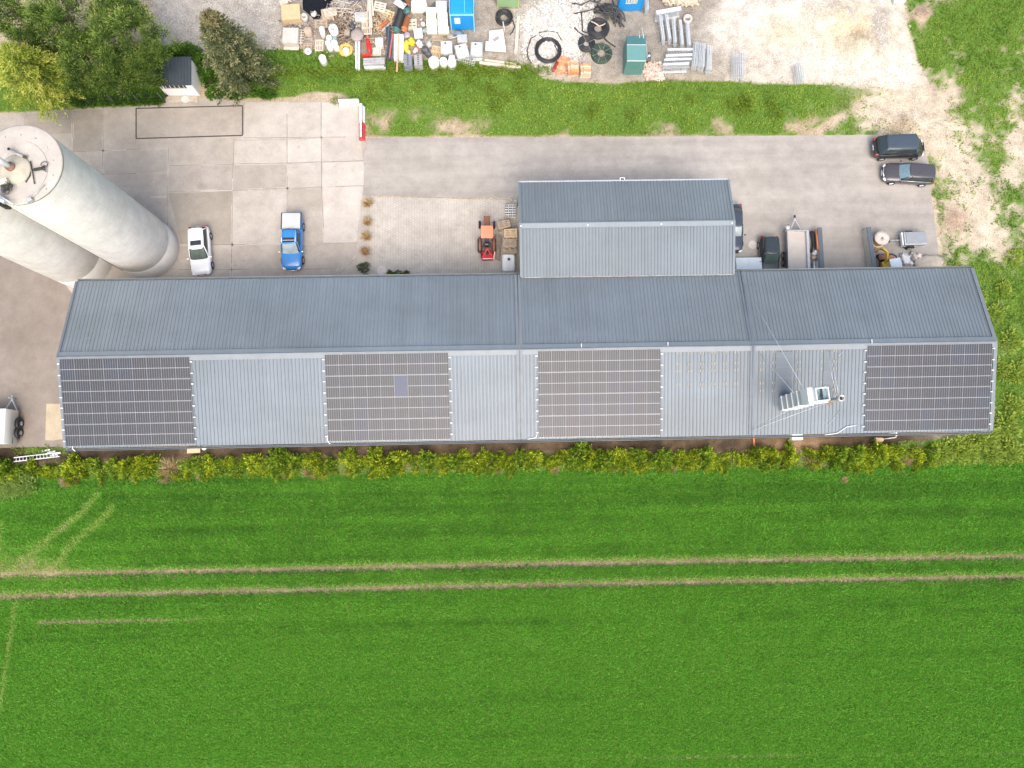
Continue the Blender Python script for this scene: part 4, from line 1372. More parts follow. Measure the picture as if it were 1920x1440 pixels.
loc, rz, ln = heading((372, 423), (377, 516), .7)
c1_ = car('hatchback', 'white hatchback with a black sunroof parked near the silos', 'car', loc, rz, 4.5, 1.82, 1.5, P_WHITE, cowl=.215, rooff=.035, roofr=-.40, tail=-.475, belt=.60, hood=.575, screen=mat('dark_green_windscreen', (.10, .13, .115), .1, var=.3, scale=1.5))
mb = MB(); mb.rbox((-.40, 0, 1.53), (.44, .95, .03), .06); mb.build('sunroof', M_GLASS, c1_)

# blue pickup
loc, rz, ln = heading((548, 404), (546, 503), .8)
P = car('pickup_truck', 'blue double-cab pickup truck with a grey bed cover on the concrete yard', 'pickup truck', loc, rz, 5.15, 1.84, 1.72, P_BLUE, cowl=.235, rooff=.10, roofr=-.155, tail=-.19, belt=.60, hood=.57, tailh=.60,
        rear_glass=True, ww=.9, wheel_r=.38, wx=(.31, -.29), mirror=M_CHROME)
mb = MB(); mb.rbox((-1.83, 0, 1.11), (1.46, 1.62, .1), .05); mb.build('bed_cover', mat('grey_bed_cover', (.50, .50, .49), .5, var=.06, scale=1.5), P)
mb = MB(); mb.box((-1.83, .87, 1.06), (1.5, .07, .1)); mb.box((-1.83, -.87, 1.06), (1.5, .07, .1)); mb.box((-2.58, 0, 1.0), (.05, 1.8, .2)); mb.build('bed_rail', mat('dark_blue_plastic', (.03, .06, .15), .4), P)
mb = MB()
for s in (-1, 1):
    mb.tube([(.42, s * .60, 1.80), (-.75, s * .60, 1.80)], .03, 6)
mb.build('roof_rail', M_CHROME, P)
mb = MB(); mb.box((.17, 0, 1.755), (.42, .98, .03)); mb.box((.2, 0, 1.78), (.06, .98, .02), mi=1); mb.build('sunroof', [M_BLACK, M_CHROME], P)
mb = MB(); mb.tube([(2.56, -.5, .62), (2.62, 0, .62), (2.56, .5, .62)], .04, 6); mb.build('bull_bar', M_CHROME, P)

# black van
loc, rz, ln = heading((1637, 266), (1735, 264), 1.9); loc.x = (at(1636, 266, .9).x + at(1735, 264, .9).x) / 2
V = car('van', 'black passenger van with a dark blue-grey roof parked at the end of the lane', 'van', loc, rz, 4.75, 1.92, 1.92, P_BLACK, cowl=.36, rooff=.255, roofr=-.345, tail=-.47, belt=.55, hood=.50, tailh=.54, roofmat=M_ROOFB,
        ww=.94, wheel_r=.34, wx=(.33, -.31), screen=mat('greenish_windscreen', (.16, .20, .16), .1, var=.3, scale=2))
# dark wagon
loc, rz, ln = heading((1751, 322), (1656, 316), 1.4); loc.x = (at(1751, 322, .75).x + at(1656, 316, .75).x) / 2
G_ = car('estate_car', 'dark grey estate car with bright wheels parked below the black van', 'car', loc, rz, 4.7, 1.82, 1.48, P_GREY, cowl=.215, rooff=.06, roofr=-.43, tail=-.48, belt=.62, hood=.585, screen=mat('blue_grey_windscreen', (.17, .25, .29), .1, var=.15), rails=False,
         rimmat=mat('bright_alloy', (.75, .75, .75), .3, metal=.2))
for s in (-1, 1):
    mb = MB(); mb.tube([(.9, s * .865, .93), (-.4, s * .88, .935), (-1.9, s * .865, .93)], .02, 6); mb.build('chrome_strip', M_CHROME, G_)
mb = MB(); mb.tube([(2.27, .42, .66), (2.33, 0, .64), (2.27, -.42, .66)], .045, 6); mb.build('grille_trim', M_CHROME, G_)
# wagon beside the annexe
loc, rz, ln = heading((1372, 380), (1374, 474), .7)
car('saloon_car', 'dark blue-grey car half hidden under the edge of the annexe roof', 'car', loc + Vector((.05, 0, 0)), rz, 4.6, 1.84, 1.45, P_NAVY, cowl=.20, rooff=.04, roofr=-.30, tail=-.42, belt=.62, hood=.585)
# dark hatchback by the hall
loc, rz, ln = heading((1442, 442), (1444, 522), .7)
car('compact_car', 'small black hatchback parked between the pale crate stack and the flatbed trailer', 'car', loc, rz, 3.9, 1.72, 1.5, P_BLACK, cowl=.19, rooff=.0, roofr=-.42, tail=-.48, belt=.60, hood=.56, roofmat=mat('dark_green_grey_roof', (.03, .04, .045), .2, coat=.6),
    screen=mat('green_grey_windscreen', (.055, .085, .075), .1, var=.2))

# flatbed trailer
M_DECK = mat('worn_trailer_deck', (.46, .42, .37), .8, var=.08, scale=1.2)
M_GALVT = mat('trailer_galvanised_steel', (.46, .48, .49), .45, metal=.3, var=.12, scale=4)
c, wd, dp = span(1471, 434, 1520, 524, .9)
T = thing('flatbed_trailer', 'flatbed trailer with a beige deck and low side boards backed against the warehouse', 'trailer', (c.x, c.y, 0), R(-2.2))
mb = MB(); mb.box((0, 0, .8), (wd - .25, dp, .1)); mb.build('deck', M_DECK, T)
for s in (-1, 1):
    mb = MB(); mb.box((s * (wd / 2 - .1), 0, .95), (.05 if s < 0 else .22, dp, .3)); mb.box((s * (wd / 2 - .14), 0, .82), (.08, dp, .16)); mb.build('side_board', M_GALVT, T)
mb = MB(); mb.box((0, dp / 2 + .03, .95), (wd, .06, .32)); mb.build('front_board', M_GALVT, T)
mb = MB(); mb.beam((-.55, dp / 2, .62), (.0, dp / 2 + 1.25, .58), .09, .09); mb.beam((.6, dp / 2, .62), (.0, dp / 2 + 1.25, .58), .09, .09); mb.beam((0, dp / 2 + 1.1, .58), (0, dp / 2 + 1.5, .58), .1, .1)
mb.build('drawbar', M_GALVT, T)
mb = MB(); mb.box((0, dp / 2 + 1.5, .6), (.14, .24, .14)); mb.build('coupling', M_BLACK, T)
mb = MB(); mb.tube([(-.85, dp / 2 + .3, .1), (-.85, dp / 2 + .3, 1.1)], .05, 8); mb.lathe([(0, .0), (.2, .02), (.2, .12), (0, .14)], 14, c=(-.85, dp / 2 + .3, .95)); mb.build('jockey_wheel', mat('grey_jockey', (.5, .5, .5), .5), T)
for y in (.15, -.55):
    for s in (-1, 1):
        wheel(T, 0, 0, .32, .2).matrix_local = Matrix.Translation((s * (wd / 2 + .02), y, 0)) @ Matrix.Rotation(PI / 2, 4, 'Z')

# small covered trailer
c, wd, dp = span(1695, 434, 1739, 458, .95)
T = thing('covered_trailer', 'small grey tarpaulin-covered trailer with its drawbar pointing left', 'trailer', (c.x, c.y, 0), R(1))
mb = MB(); mb.rbox((0, 0, .66), (wd, dp, .5), .05); mb.box((0, 0, .43), (wd + .06, dp + .06, .06)); mb.build('body', M_GALVT, T)
mb = MB(); mb.rbox((.05, .03, .93), (wd - .16, dp - .14, .06), .04); mb.build('tarpaulin', mat('grey_tarpaulin', (.27, .29, .315), .5, var=.15, scale=1.3, dirt=(.36, .34, .31)), T)
mb = MB(); mb.box((-wd / 2 - .14, -.02, .72), (.1, dp * .98, .3)); mb.build('front_frame', M_WHITE, T)
mb = MB(); mb.beam((-wd / 2, 0, .42), (-wd / 2 - 1.25, 0, .42), .08, .08); mb.build('drawbar', M_GALVT, T)
mb = MB(); mb.lathe([(0, .0), (.1, .02), (.1, .2), (0, .22)], 12, c=(-wd / 2 - 1.15, -.08, .3)); mb.build('coupling', M_BLACK, T)
for s in (-1, 1):
    wheel(T, -.3, s * (dp / 2 + .1), .28, .17)
    mb = MB(); mb.tube([(-.3 + .36 * math.cos(a), s * (dp / 2 + .1), .28 + .36 * math.sin(a)) for a in np.linspace(.2, PI - .2, 9)], .09, 6); mb.build('mudguard', M_BLACK, T)

# white box trailer at the left edge
c, wd, dp = span(-82, 768, 8, 833, 2.1)
T = thing('box_trailer', 'white box trailer with twin wheels at the left edge of the yard', 'trailer', (c.x - .1, c.y, 0), R(1))
mb = MB(); mb.rbox((0, 0, 1.28), (wd, dp, 1.66), .07); mb.build('body', P_WHITE, T)
mb = MB(); mb.box((wd / 2 - .25, 0, 2.113), (.03, dp - .1, .008)); mb.box((wd / 2 + .004, -dp / 2 + .35, 1.0), (.01, .5, .06)); mb.build('body_trim', M_BLACK, T)
mb = MB()
for y in (-.45, .35):
    mb.tube([(wd / 2 + .12, y + .45 * math.cos(a), .36 + .45 * math.sin(a)) for a in np.linspace(.1, PI - .1, 11)], .11, 8)
mb.build('mudguard', M_BLACK, T)
for y in (-.45, .35):
    for s in (-1, 1):
        wheel(T, 0, 0, .33, .2).matrix_local = Matrix.Translation((s * (wd / 2 + .14), y, 0)) @ Matrix.Rotation(PI / 2, 4, 'Z')
mb = MB(); mb.beam((wd / 2 - 1.15, dp / 2, .5), (wd / 2 - .62, dp / 2 + .9, .5), .08, .08); mb.beam((wd / 2 - .12, dp / 2, .5), (wd / 2 - .55, dp / 2 + .9, .5), .08, .08)
mb.beam((wd / 2 - .58, dp / 2 + .8, .5), (wd / 2 - .6, dp / 2 + 1.3, .5), .1, .1); mb.tube([(wd / 2 - .6, dp / 2 + 1.05, .1), (wd / 2 - .6, dp / 2 + 1.05, .95)], .05, 8); mb.build('drawbar', M_GALVT, T)

# red tractor, front to the top of the picture
c = at(913, 446, .9)
T = thing('tractor', 'old red tractor with a faded orange canopy standing on the pavers', 'tractor', (c.x, c.y, 0), R(89))
M_RUST = mat('faded_brown_red_paint', (.22, .085, .05), .6, var=.25, scale=5)
mb = MB(); mb.rbox((1.35, 0, .95), (1.3, .56, .55), .08); mb.box((1.35, 0, .6), (1.4, .34, .3)); mb.box((2.0, 0, .95), (.05, .5, .45), mi=1); mb.build('hood', [M_RUST, mat('pale_grille', (.55, .5, .45), .5)], T)
mb = MB(); mb.box((0, 0, .62), (2.6, .42, .4)); mb.box((-.9, 0, .6), (.5, .9, .35)); mb.build('chassis', mat('greasy_castings', (.09, .07, .06), .7, var=.3), T)
M_CAN = mat('faded_orange_canopy', (.62, .235, .13), .6, var=.08, scale=2, dirt=(.50, .22, .10))
mb = MB(); mb.rbox((.15, -.02, 2.03), (1.15, 1.08, .07), .05)
rf = mb.build('canopy', M_CAN, T)
mb = MB()
for x in (-.35, .62):
    for s in (-1, 1):
        mb.tube([(x, s * .48, .8), (x, s * .48, 2.0)], .03, 6)
mb.build('canopy_post', M_BLACK, rf)
for s in (-1, 1):
    wheel(T, 1.42, s * .66, .34, .19, M_RUST)
    wheel(T, -.62, s * .66, .62, .34, M_RUST)
    mb = MB(); mb.tube([(-.62 + .68 * math.cos(a), s * .62, .62 + .68 * math.sin(a)) for a in np.linspace(.4, PI - .5, 10)], .13, 6); mb.build('mudguard', M_RUST, T)
mb = MB(); mb.rbox((-.62, 0, 1.0), (.45, .46, .14), .06); mb.rbox((-.85, 0, 1.25), (.1, .46, .4), .04); mb.build('seat', M_BLACK, T)
mb = MB(); mb.rbox((-.72, .02, 1.1), (.18, .3, .06), .03); mb.build('tool_box', M_WHITE, T)
mb = MB(); mb.tube([(-1.1, .0, .5), (-1.75, 0, .55)], .06, 8); mb.tube([(-1.0, .35, .5), (-1.75, .3, .5)], .04, 6); mb.tube([(-1.0, -.35, .5), (-1.75, -.3, .5)], .04, 6); mb.tube([(-.95, .3, .9), (-1.15, .34, .45)], .05, 6); mb.tube([(-.95, -.3, .9), (-1.15, -.34, .45)], .05, 6)
mb.build('three_point_linkage', mat('linkage_steel', (.2, .15, .12), .6, var=.3), T)
# red rotary tiller behind it
c = at(914, 477, .6)
T = thing('rotary_tiller', 'bright red rotary tiller hitched behind the tractor', 'implement', (c.x, c.y, 0), R(1))
M_TRED = mat('bright_red_paint', (.58, .02, .03), .4, var=.12, scale=4)
mb = MB(); mb.rbox((0, -.28, .5), (1.0, .42, .3), .05); mb.rbox((0, .12, .42), (1.02, .4, .28), .1); mb.build('hood', M_TRED, T)
mb = MB(); mb.beam((-.42, .35, .55), (0, .42, .95), .08, .06); mb.beam((.42, .35, .55), (0, .42, .95), .08, .06); mb.beam((0, .42, .95), (-.35, -.2, .68), .06, .05); mb.beam((0, .42, .95), (.35, -.2, .68), .06, .05); mb.beam((-.5, .32, .5), (.5, .32, .5), .08, .08)
mb.build('hitch_frame', M_TRED, T)
mb = MB(); mb.box((0, -.42, .655), (.86, .05, .02)); mb.build('stripe', M_WHITE, T)
mb = MB(); mb.rbox((0, .14, .72), (.3, .26, .2), .04); mb.box((-.55, .0, .4), (.1, .4, .4)); mb.box((.52, .1, .6), (.18, .12, .1)); mb.build('gearbox', M_BLACK, T)
mb = MB()
for k in range(7):
    mb.lathe([(.05, -.02), (.3, -.02), (.3, .02), (.05, .02)], 10, c=(-.42 + k * .14, -.05, .3), M=Matrix.Rotation(PI / 2, 3, 'Y'))
mb.build('tine_rotor', M_BLACK, T)
p, q_ = at(925.5, 486, .75), at(930, 455, 1.0)
mb = MB(); mb.beam((p.x, p.y, .55), (q_.x, q_.y, 1.0), .1, .05); tag(mb.build('wooden_post', mat('pale_planed_wood', (.62, .50, .36), .7, var=.1, scale=3)), 'pale squared timber leaning against the red tiller', 'timber')
c_, q_ = at(936, 470, .5), at(934, 440, .5)
mb = MB(); p0, p1, p2, p3 = at(931, 437, .9), at(941, 444, .4), at(938, 490, .03), at(929, 486, .03)
mb.add([p0, p1, p2, p3] + [v + Vector((0, 0, -.03)) for v in (p0, p1, p2, p3)], [(0, 3, 2, 1), (4, 5, 6, 7), (0, 1, 5, 4), (1, 2, 6, 5), (2, 3, 7, 6), (3, 0, 4, 7)])
tag(mb.build('board', mat('weathered_grey_board', (.23, .195, .155), .85, var=.15, scale=2)), 'weathered grey-brown board lying sloped between the tractor and the pallets', 'board')

# mini excavator tucked under the eave
c = at(1672, 500, 1.2)
T = thing('mini_excavator', 'yellow-armed mini excavator with a pale cab roof tucked under the warehouse eave', 'excavator', (c.x - .1, c.y + .15, 0), R(100))
M_YM = mat('machine_yellow', (.62, .40, .04), .5, var=.15, scale=5)
for s in (-1, 1):
    mb = MB(); mb.rbox((0, s * .5, .22), (1.5, .26, .42), .12); mb.build('track', M_RUBBER, T)
mb = MB(); mb.rbox((-.1, 0, .75), (1.2, 1.05, .55), .12); mb.build('body', M_YM, T)
mb = MB(); mb.rbox((-.15, -.05, 1.95), (1.05, 1.0, .07), .06)
rf = mb.build('canopy', mat('pale_blue_white_roof', (.62, .70, .74), .5, var=.05), T)
mb = MB()
for x in (-.6, .3):
    for s in (-1, 1):
        mb.tube([(x, s * .42 - .05, 1.0), (x, s * .42 - .05, 1.93)], .03, 6)
mb.build('canopy_post', M_BLACK, rf)
mb = MB(); mb.beam((.5, .1, .9), (1.05, .32, 1.75), .17, .22); mb.beam((1.05, .32, 1.75), (1.5, .5, 1.6), .14, .2); mb.build('boom', M_YM, T)
mb = MB(); mb.beam((1.5, .5, 1.6), (1.75, .62, .8), .11, .15); mb.build('stick', M_YM, T)
mb = MB(); mb.tube([(1.2, .45, 1.7), (1.6, .6, 1.35)], .04, 6); mb.tube([(.7, .1, 1.0), (1.0, .28, 1.35)], .045, 6); mb.build('hydraulic_ram', M_BLACK, T)
mb = MB(); mb.rbox((1.7, .62, .55), (.34, .5, .4), .1); mb.build('bucket', mat('rusty_bucket', (.2, .12, .08), .7, var=.3), T)
# ------------------------------------------------------------------ goods beside the tractor and the hall
W_NEW = mat('fresh_pallet_wood', (.60, .44, .27), .8, var=.14, scale=4)
W_MID = mat('weathered_pallet_wood', (.40, .32, .235), .85, var=.18, scale=4)
W_GREY = mat('grey_pallet_wood', (.33, .295, .255), .9, var=.2, scale=4)
W_PALE = mat('bleached_timber', (.58, .51, .41), .85, var=.14, scale=3)
W_PLY = mat('tan_plywood', (.58, .42, .24), .75, var=.08, scale=2)
M_CONP = mat('pale_cast_concrete', (.52, .50, .46), .9, var=.14, scale=4)
M_PWHITE = mat('white_plastic', (.76, .76, .75), .5, var=.05, scale=3)
M_PGREY = mat('grey_plastic', (.42, .44, .46), .5, var=.1, scale=3)
M_ORANGE = mat('orange_drain_pipe', (.58, .20, .075), .5, var=.1, scale=3)
M_HOSE = mat('black_drain_hose', (.040, .042, .044), .4, var=.25, scale=4)
M_DGREY = mat('dark_grey_iron', (.10, .105, .11), .6, var=.2, scale=3)
M_STEELW = mat('pale_galvanised_mesh', (.68, .71, .72), .45, metal=.25, var=.1, scale=5)


def pallet_mesh(wood, w=1.2, d=.8, boards=5, across=True):
    mb = MB()
    for y in (-d / 2 + .05, 0, d / 2 - .05):
        for x in (-w / 2 + .07, 0, w / 2 - .07):
            mb.box((x, y, .072), (.14, .1, .075))
        mb.box((0, y, .012), (w, .1, .022)); mb.box((0, y, .119), (w, .1, .02)) if not across else None
    if across:
        for x in (-w / 2 + .07, 0, w / 2 - .07):
            mb.box((x, 0, .119), (.14, d, .02))
        bw = d / boards
        for k in range(boards):
            mb.box((0, -d / 2 + bw * (k + .5), .139), (w, bw * (.72 if k % 2 == 0 else .56), .02))
    return mb


def pallet(px_, py_, z, wood, label, rz=0.0, group=None, w=1.2, d=.8, boards=5, tilt=None):
    c = at(px_, py_, z + .15)
    o = pallet_mesh(wood, w, d, boards).build('pallet', wood)
    o.location = (c.x, c.y, z + (.0125 if z == 0 else 0)); o.rotation_euler = (0, 0, rz)
    if tilt:
        o.rotation_euler = (tilt[0], tilt[1], rz)
    return tag(o, label, 'pallet', group)


def plain(mb, name, m, label, cat, loc=(0, 0, 0), rz=0.0, group=None, bevel=0.0, kind=None):
    return tag(mb.build(name, m, None, loc, rz, bevel), label, cat, group, kind)


GP = 'wooden pallets stacked beside the annexe'
# stacks between the tractor and the annexe: base, then the ones on top
def stack(px_, py_, n, wood, lab_top, lab_rest, rz, w=1.2, d=.8, boards=5, zt=None):
    c = at(px_, py_, n * .15)
    for k in range(n):
        o = pallet_mesh(wood, w, d, boards).build('pallet', wood)
        o.location = (c.x + random.uniform(-.02, .02), c.y + random.uniform(-.02, .02), .0125 + k * .1495); o.rotation_euler = (0, 0, rz + random.uniform(-.02, .02))
        tag(o, lab_top if k == n - 1 else lab_rest, 'pallet', GP)


stack(957.5, 437, 6, W_NEW, 'topmost pale new pallet of the stack beside the annexe ridge', 'pale new pallet lower in the stack beside the annexe ridge', R(1), 1.16, .82)
stack(956.5, 455, 6, W_MID, 'topmost brown pallet of the middle stack beside the annexe', 'brown pallet lower in the middle stack beside the annexe', R(-1), 1.18, .8, 7)
stack(956, 469.5, 4, W_MID, 'topmost brown pallet of the low stack next to the white tank', 'brown pallet lower in the low stack next to the white tank', R(1), 1.16, .62, 5)
stack(944.5, 420, 5, W_MID, 'weathered pallet lying askew on top of the crooked stack', 'weathered pallet lower in the crooked stack', R(12), 1.12, .72, 4)
pallet(961, 422, 0, W_GREY, 'grey pallet on the pavers between the hollow blocks and the new pallets', R(88), GP, .8, .7)
# hollow blocks on a pallet
base_c = at(957, 396, .3)
o = pallet_mesh(W_MID, 1.05, 1.3, 6).build('pallet', W_MID); o.location = (base_c.x, base_c.y, .0125); tag(o, 'pallet under the white hollow blocks', 'pallet', GP)
blk = None
for r_ in range(5):
    for k in range(3):
        mb = None
        if blk is None:
            mb = MB()
            for dx in (-.150, 0, .150):
                mb.box((dx, 0, .12), (.025, .22, .24))
            for s in (-1, 1):
                mb.box((0, s * .097, .12), (.28, .024, .236))
            mb.box((0, 0, .06), (.27, .17, .1), mi=1)  # black filler added low in the holes, painting the shade inside them
            blk = mb.build('hollow_block', [mat('white_hollow_block', (.74, .73, .70), .85, var=.06, scale=4), M_BLACK]); o = blk
        else:
            o = blk.copy(); COL.objects.link(o)
        o.location = (base_c.x + (k - 1) * .335, base_c.y + (r_ - 2) * .235, .165)
        tag(o, 'white hollow building block laid in rows on the pallet by the annexe', 'block', 'white hollow blocks on the pallet')
mb = MB(); cx0 = at(957, 379, .1)
for k in range(6):
    mb.box((cx0.x - .4 + k * .17, cx0.y + (k % 2) * .12, .1), (.1, .3, .17), .2 * k)
plain(mb, 'stone_offcuts', mat('mossy_kerb_stone', (.45, .42, .33), .9, var=.2), 'small mossy kerb stones at the corner of the annexe', 'stones')
# white tank
c, wd, dp = span(941, 476, 966, 508, .95)
t = thing('water_tank', 'white plastic tank with a dark round cap beside the annexe wall', 'tank', (c.x, c.y, 0), R(-1))
mb = MB(); mb.rbox((0, 0, .5), (wd, dp, .95), .2, seg=5); mb.build('shell', mat('scuffed_white_tank', (.72, .72, .70), .45, var=.06, scale=2, dirt=(.60, .59, .55)), t)
mb = MB(); mb.lathe([(.13, 0), (.13, .06), (0, .07)], 18, c=(.03, .28, .97)); mb.build('cap', M_DGREY, t)
mb = MB()
for x in (-.14, .0, .14):
    mb.box((x, -.05, .982), (.014, dp * .8, .014))
mb.box((0, -dp / 2 + .25, .972), (wd * .96, .03, .02)); mb.build('groove', M_PGREY, t)
# barriers at the corner of the concrete
def barrier(px0, py0, px1, py1, m, label, two=None):
    z = .75
    p, q_ = at(px0, py0, z), at(px1, py1, z)
    L_ = (q_ - p).length
    t = thing('traffic_barrier', label, 'barrier', ((p.x + q_.x) / 2, (p.y + q_.y) / 2, .0125), math.atan2(q_.y - p.y, q_.x - p.x), 'plastic traffic barriers at the yard corner')
    mb = MB()
    prof = [(-.27, 0), (-.27, .18), (-.14, .38), (-.11, .76), (.11, .76), (.14, .38), (.27, .18), (.27, 0)]
    if two:
        mb.loft([[Vector((x, y, z_)) for y, z_ in prof] for x in (-L_ / 2, 0)], smooth=False)
        mb.loft([[Vector((x, y, z_)) for y, z_ in prof] for x in (0.004, L_ / 2)], smooth=False, mi=1)
        for x in (L_ * .12, L_ * .30):
            mb.lathe([(.06, 0), (.06, .02), (0, .02)], 12, c=(x, 0, .755), mi=2)
        mb.box((L_ * .25, 0, .765), (L_ * .5 - .02, .15, .02), mi=0)
        mb.build('shell', [m, two, M_BLACK], t, bevel=.03)
    else:
        mb.loft([[Vector((x, y, z_)) for y, z_ in prof] for x in (-L_ / 2, L_ / 2)], smooth=False)
        mb.build('shell', m, t, bevel=.04)
    return t


barrier(634, 188, 672, 187, M_PWHITE, 'white plastic traffic barrier along the top edge of the concrete')
barrier(676.5, 194, 676.5, 257, M_PWHITE, 'white and red traffic barrier standing along the edge of the grass', mat('red_barrier_plastic', (.60, .06, .07), .5, var=.06))

# things beside the car park
c = at(1654, 446, .85)
t = thing('cable_drum', 'big wooden cable drum lying flat beside the screen wall', 'cable drum', (c.x, c.y, .008))
mb = MB(); mb.lathe([(.08, .80), (.66, .80), (.66, .86), (.08, .86), (.08, .80)], 36); mb.lathe([(0, .0), (.66, .0), (.66, .06), (0, .06)], 36); mb.build('flange', mat('pale_drum_wood', (.60, .53, .46), .85, var=.12, scale=3), t)
mb = MB(); mb.lathe([(.52, .06), (.56, .2), (.55, .6), (.52, .80)], 36); mb.build('cable_winding', mat('orange_tan_cable', (.50, .29, .14), .7, var=.12, scale=9), t)
mb = MB(); mb.lathe([(.075, .85), (0, .85)], 14)
for a_ in (.8, 2.6, 4.4):
    mb.box((.26 * math.cos(a_), .26 * math.sin(a_), .862), (.03, .03, .01))
mb.build('hub', M_BLACK, t)
p, q_ = at(1631.5, 433, .6), at(1639, 486, .6)
mb = MB(); mb.beam((p.x, p.y, .55), (q_.x, q_.y, .55), .26, .1); mb.beam((p.x, p.y, .25), (q_.x, q_.y, .25), .12, .5); mb.box((q_.x, q_.y - .05, .5), (.3, .1, .2), mi=1)
plain(mb, 'steel_beam', [M_PWHITE, M_BLACK], 'long white steel beam leaning along the screen wall by the cable drum', 'beam')
for (x, y, n, lab) in ((1671, 484, 6, 'row of orange bricks on edge behind the mini excavator roof'),):
    c = at(x, y, .7); mb = MB()
    for k in range(n):
        mb.box((c.x + (k - n / 2) * .13, c.y + .05, .35), (.1, .3, .7), mi=0)
    mb.box((c.x, c.y, .02), (.9, .5, .04), mi=1)
    plain(mb, 'brick_stack', [mat('orange_brick', (.50, .23, .12), .85, var=.2, scale=5), W_MID], lab, 'bricks')
mb = MB(); pts = [at(x, y, .5) for x, y in ((1661, 487), (1664, 478), (1672, 476), (1680, 480), (1684, 490), (1686, 500))]
mb.tube(pts, .07, 8); plain(mb, 'black_pipe', M_HOSE, 'black pipe arched around the orange bricks', 'pipe')
c = at(1655, 484, .5); mb = MB(); mb.rbox((c.x, c.y + .1, .35), (.75, .6, .6), .08); mb.box((c.x + .05, c.y, .68), (.5, .35, .08), mi=1)
plain(mb, 'generator', [mat('rusty_brown_metal', (.16, .09, .06), .7, var=.3, scale=4), mat('red_rust_panel', (.30, .12, .07), .7, var=.3)], 'rusty brown generator between the screen wall and the excavator', 'generator')
c = at(1642, 494, .6); mb = MB(); mb.lump((c.x, c.y, 0), (.9, 1.1, .8), .4, 4); plain(mb, 'scrap_heap', mat('dark_scrap', (.10, .09, .08), .8, var=.4, scale=4), 'dark heap of scrap at the foot of the screen wall', 'scrap')
for i, (x, y, dx, dy, h, lab) in enumerate(((1697, 485, .85, 1.0, .45, 'crumpled white plastic bag on the ground below the small trailer'), (1714, 480, .45, .9, .4, 'ragged beige sack between the white bag and the pinkish bag'),
                                            (1723, 481, .42, .65, .4, 'pinkish white bag beside the sand heap'), (1708, 479, .22, .2, .2, 'scrap of white plastic near the beige sack'), (1709, 493, .35, .45, .15, 'white offcut lying by the eave'))):
    c = at(x, y, h / 2); mb = MB(); mb.lump((0, 0, 0), (dx, dy, h), .55, i + 3, freq=2.2, power=.8)
    plain(mb, 'bag', [mat('white_sheet_plastic', (.76, .75, .74), .4, var=.08), mat('beige_sack', (.52, .47, .40), .8, var=.25, scale=6), mat('pinkish_bag', (.68, .58, .55), .6, var=.15)][0 if i in (0, 3, 4) else i] if i < 3 else MATS['white_sheet_plastic'],
          lab, 'bag', (c.x, c.y, .008), .3 * i)
c = at(1742, 496, .2); mb = MB(); mb.lump((0, 0, -.05), (2.6, 1.9, .5), .35, 9, freq=1.6); plain(mb, 'sand_heap', mat('beige_sand', (.50, .43, .34), .95, var=.15, scale=3, bump=.5), 'low beige sand heap at the corner by the eave', 'sand', (c.x, c.y, 0), kind='stuff')
# orange pipe, hose, bottles next to the flatbed
p, q_ = at(1530.5, 431, .8), at(1534, 470, .8); mb = MB(); mb.tube([(p.x, p.y, .8), (q_.x, q_.y, .8)], .09, 10); mb.box(((p.x + q_.x) / 2, p.y - .1, .36), (.1, .1, .72)); mb.box(((p.x + q_.x) / 2, q_.y + .1, .36), (.1, .1, .72))
plain(mb, 'orange_pipe', mat('bright_orange_pipe', (.66, .19, .05), .45, var=.06), 'bright orange pipe resting on props along the screen wall', 'pipe')
pts = [at(x, y, .3) for x, y in ((1521, 434), (1525, 448), (1526, 462), (1523, 474))]; mb = MB(); mb.tube(pts, .16, 10); plain(mb, 'black_hose', M_HOSE, 'thick black hose curving beside the flatbed trailer', 'hose')
c = at(1529, 472, .5); mb = MB(); mb.lathe([(.2, 0), (.25, .05), (.25, .4), (.1, .5), (.1, .62), (0, .64)], 16); plain(mb, 'plastic_drum', M_PWHITE, 'white plastic drum beside the orange pipe', 'drum', (c.x, c.y, .008))
c = at(1527, 482, .3); mb = MB(); mb.lump((0, 0, 0), (.5, .5, .4), .3, 5); plain(mb, 'stone_heap', mat('tan_stone', (.42, .35, .27), .9, var=.3, scale=6), 'tan stone heap behind the white plastic drum', 'stones', (c.x, c.y, .008))
for i, (x, lab, m_) in enumerate(((1526, 'grey metal tube upright by the eave, nearer the flatbed', M_GALV), (1532, 'second grey metal tube by the eave, nearer the screen wall', M_PGREY))):
    p, q_ = at(x, 490, .4), at(x + 1, 512, .4); mb = MB(); mb.tube([(p.x, p.y, .4), (q_.x, q_.y, .4)], .13, 10); mb.box((q_.x, (p.y + q_.y) / 2, .14), (.2, .5, .27)); plain(mb, 'metal_tube', m_, lab, 'tube')
p, q_ = at(1536, 465, .5), at(1538, 512, .5); mb = MB(); mb.beam((p.x, p.y, .3), (q_.x, q_.y, .3), .07, .6); plain(mb, 'white_plank', M_PWHITE, 'white plank on edge against the left screen wall', 'plank')
# ribbed pale crates beside the hatchback
c, wd, dp = span(1380, 483, 1430, 514, 1.0)
t = thing('panel_stack', 'stack of pale blue-white ribbed panels beside the annexe corner', 'panels', (c.x, c.y, .008))
for k in range(4):
    mb = MB(); mb.box((0, 0, .12 + k * .24), (wd, dp, .2))
    for j in range(7):
        mb.box((0, -dp / 2 + .1 + j * (dp - .2) / 6, .23 + k * .24), (wd, .06, .03))
    mb.build('ribbed_panel', mat('pale_blue_white_steel', (.60, .67, .70), .45, metal=.1, var=.07, scale=2), t)
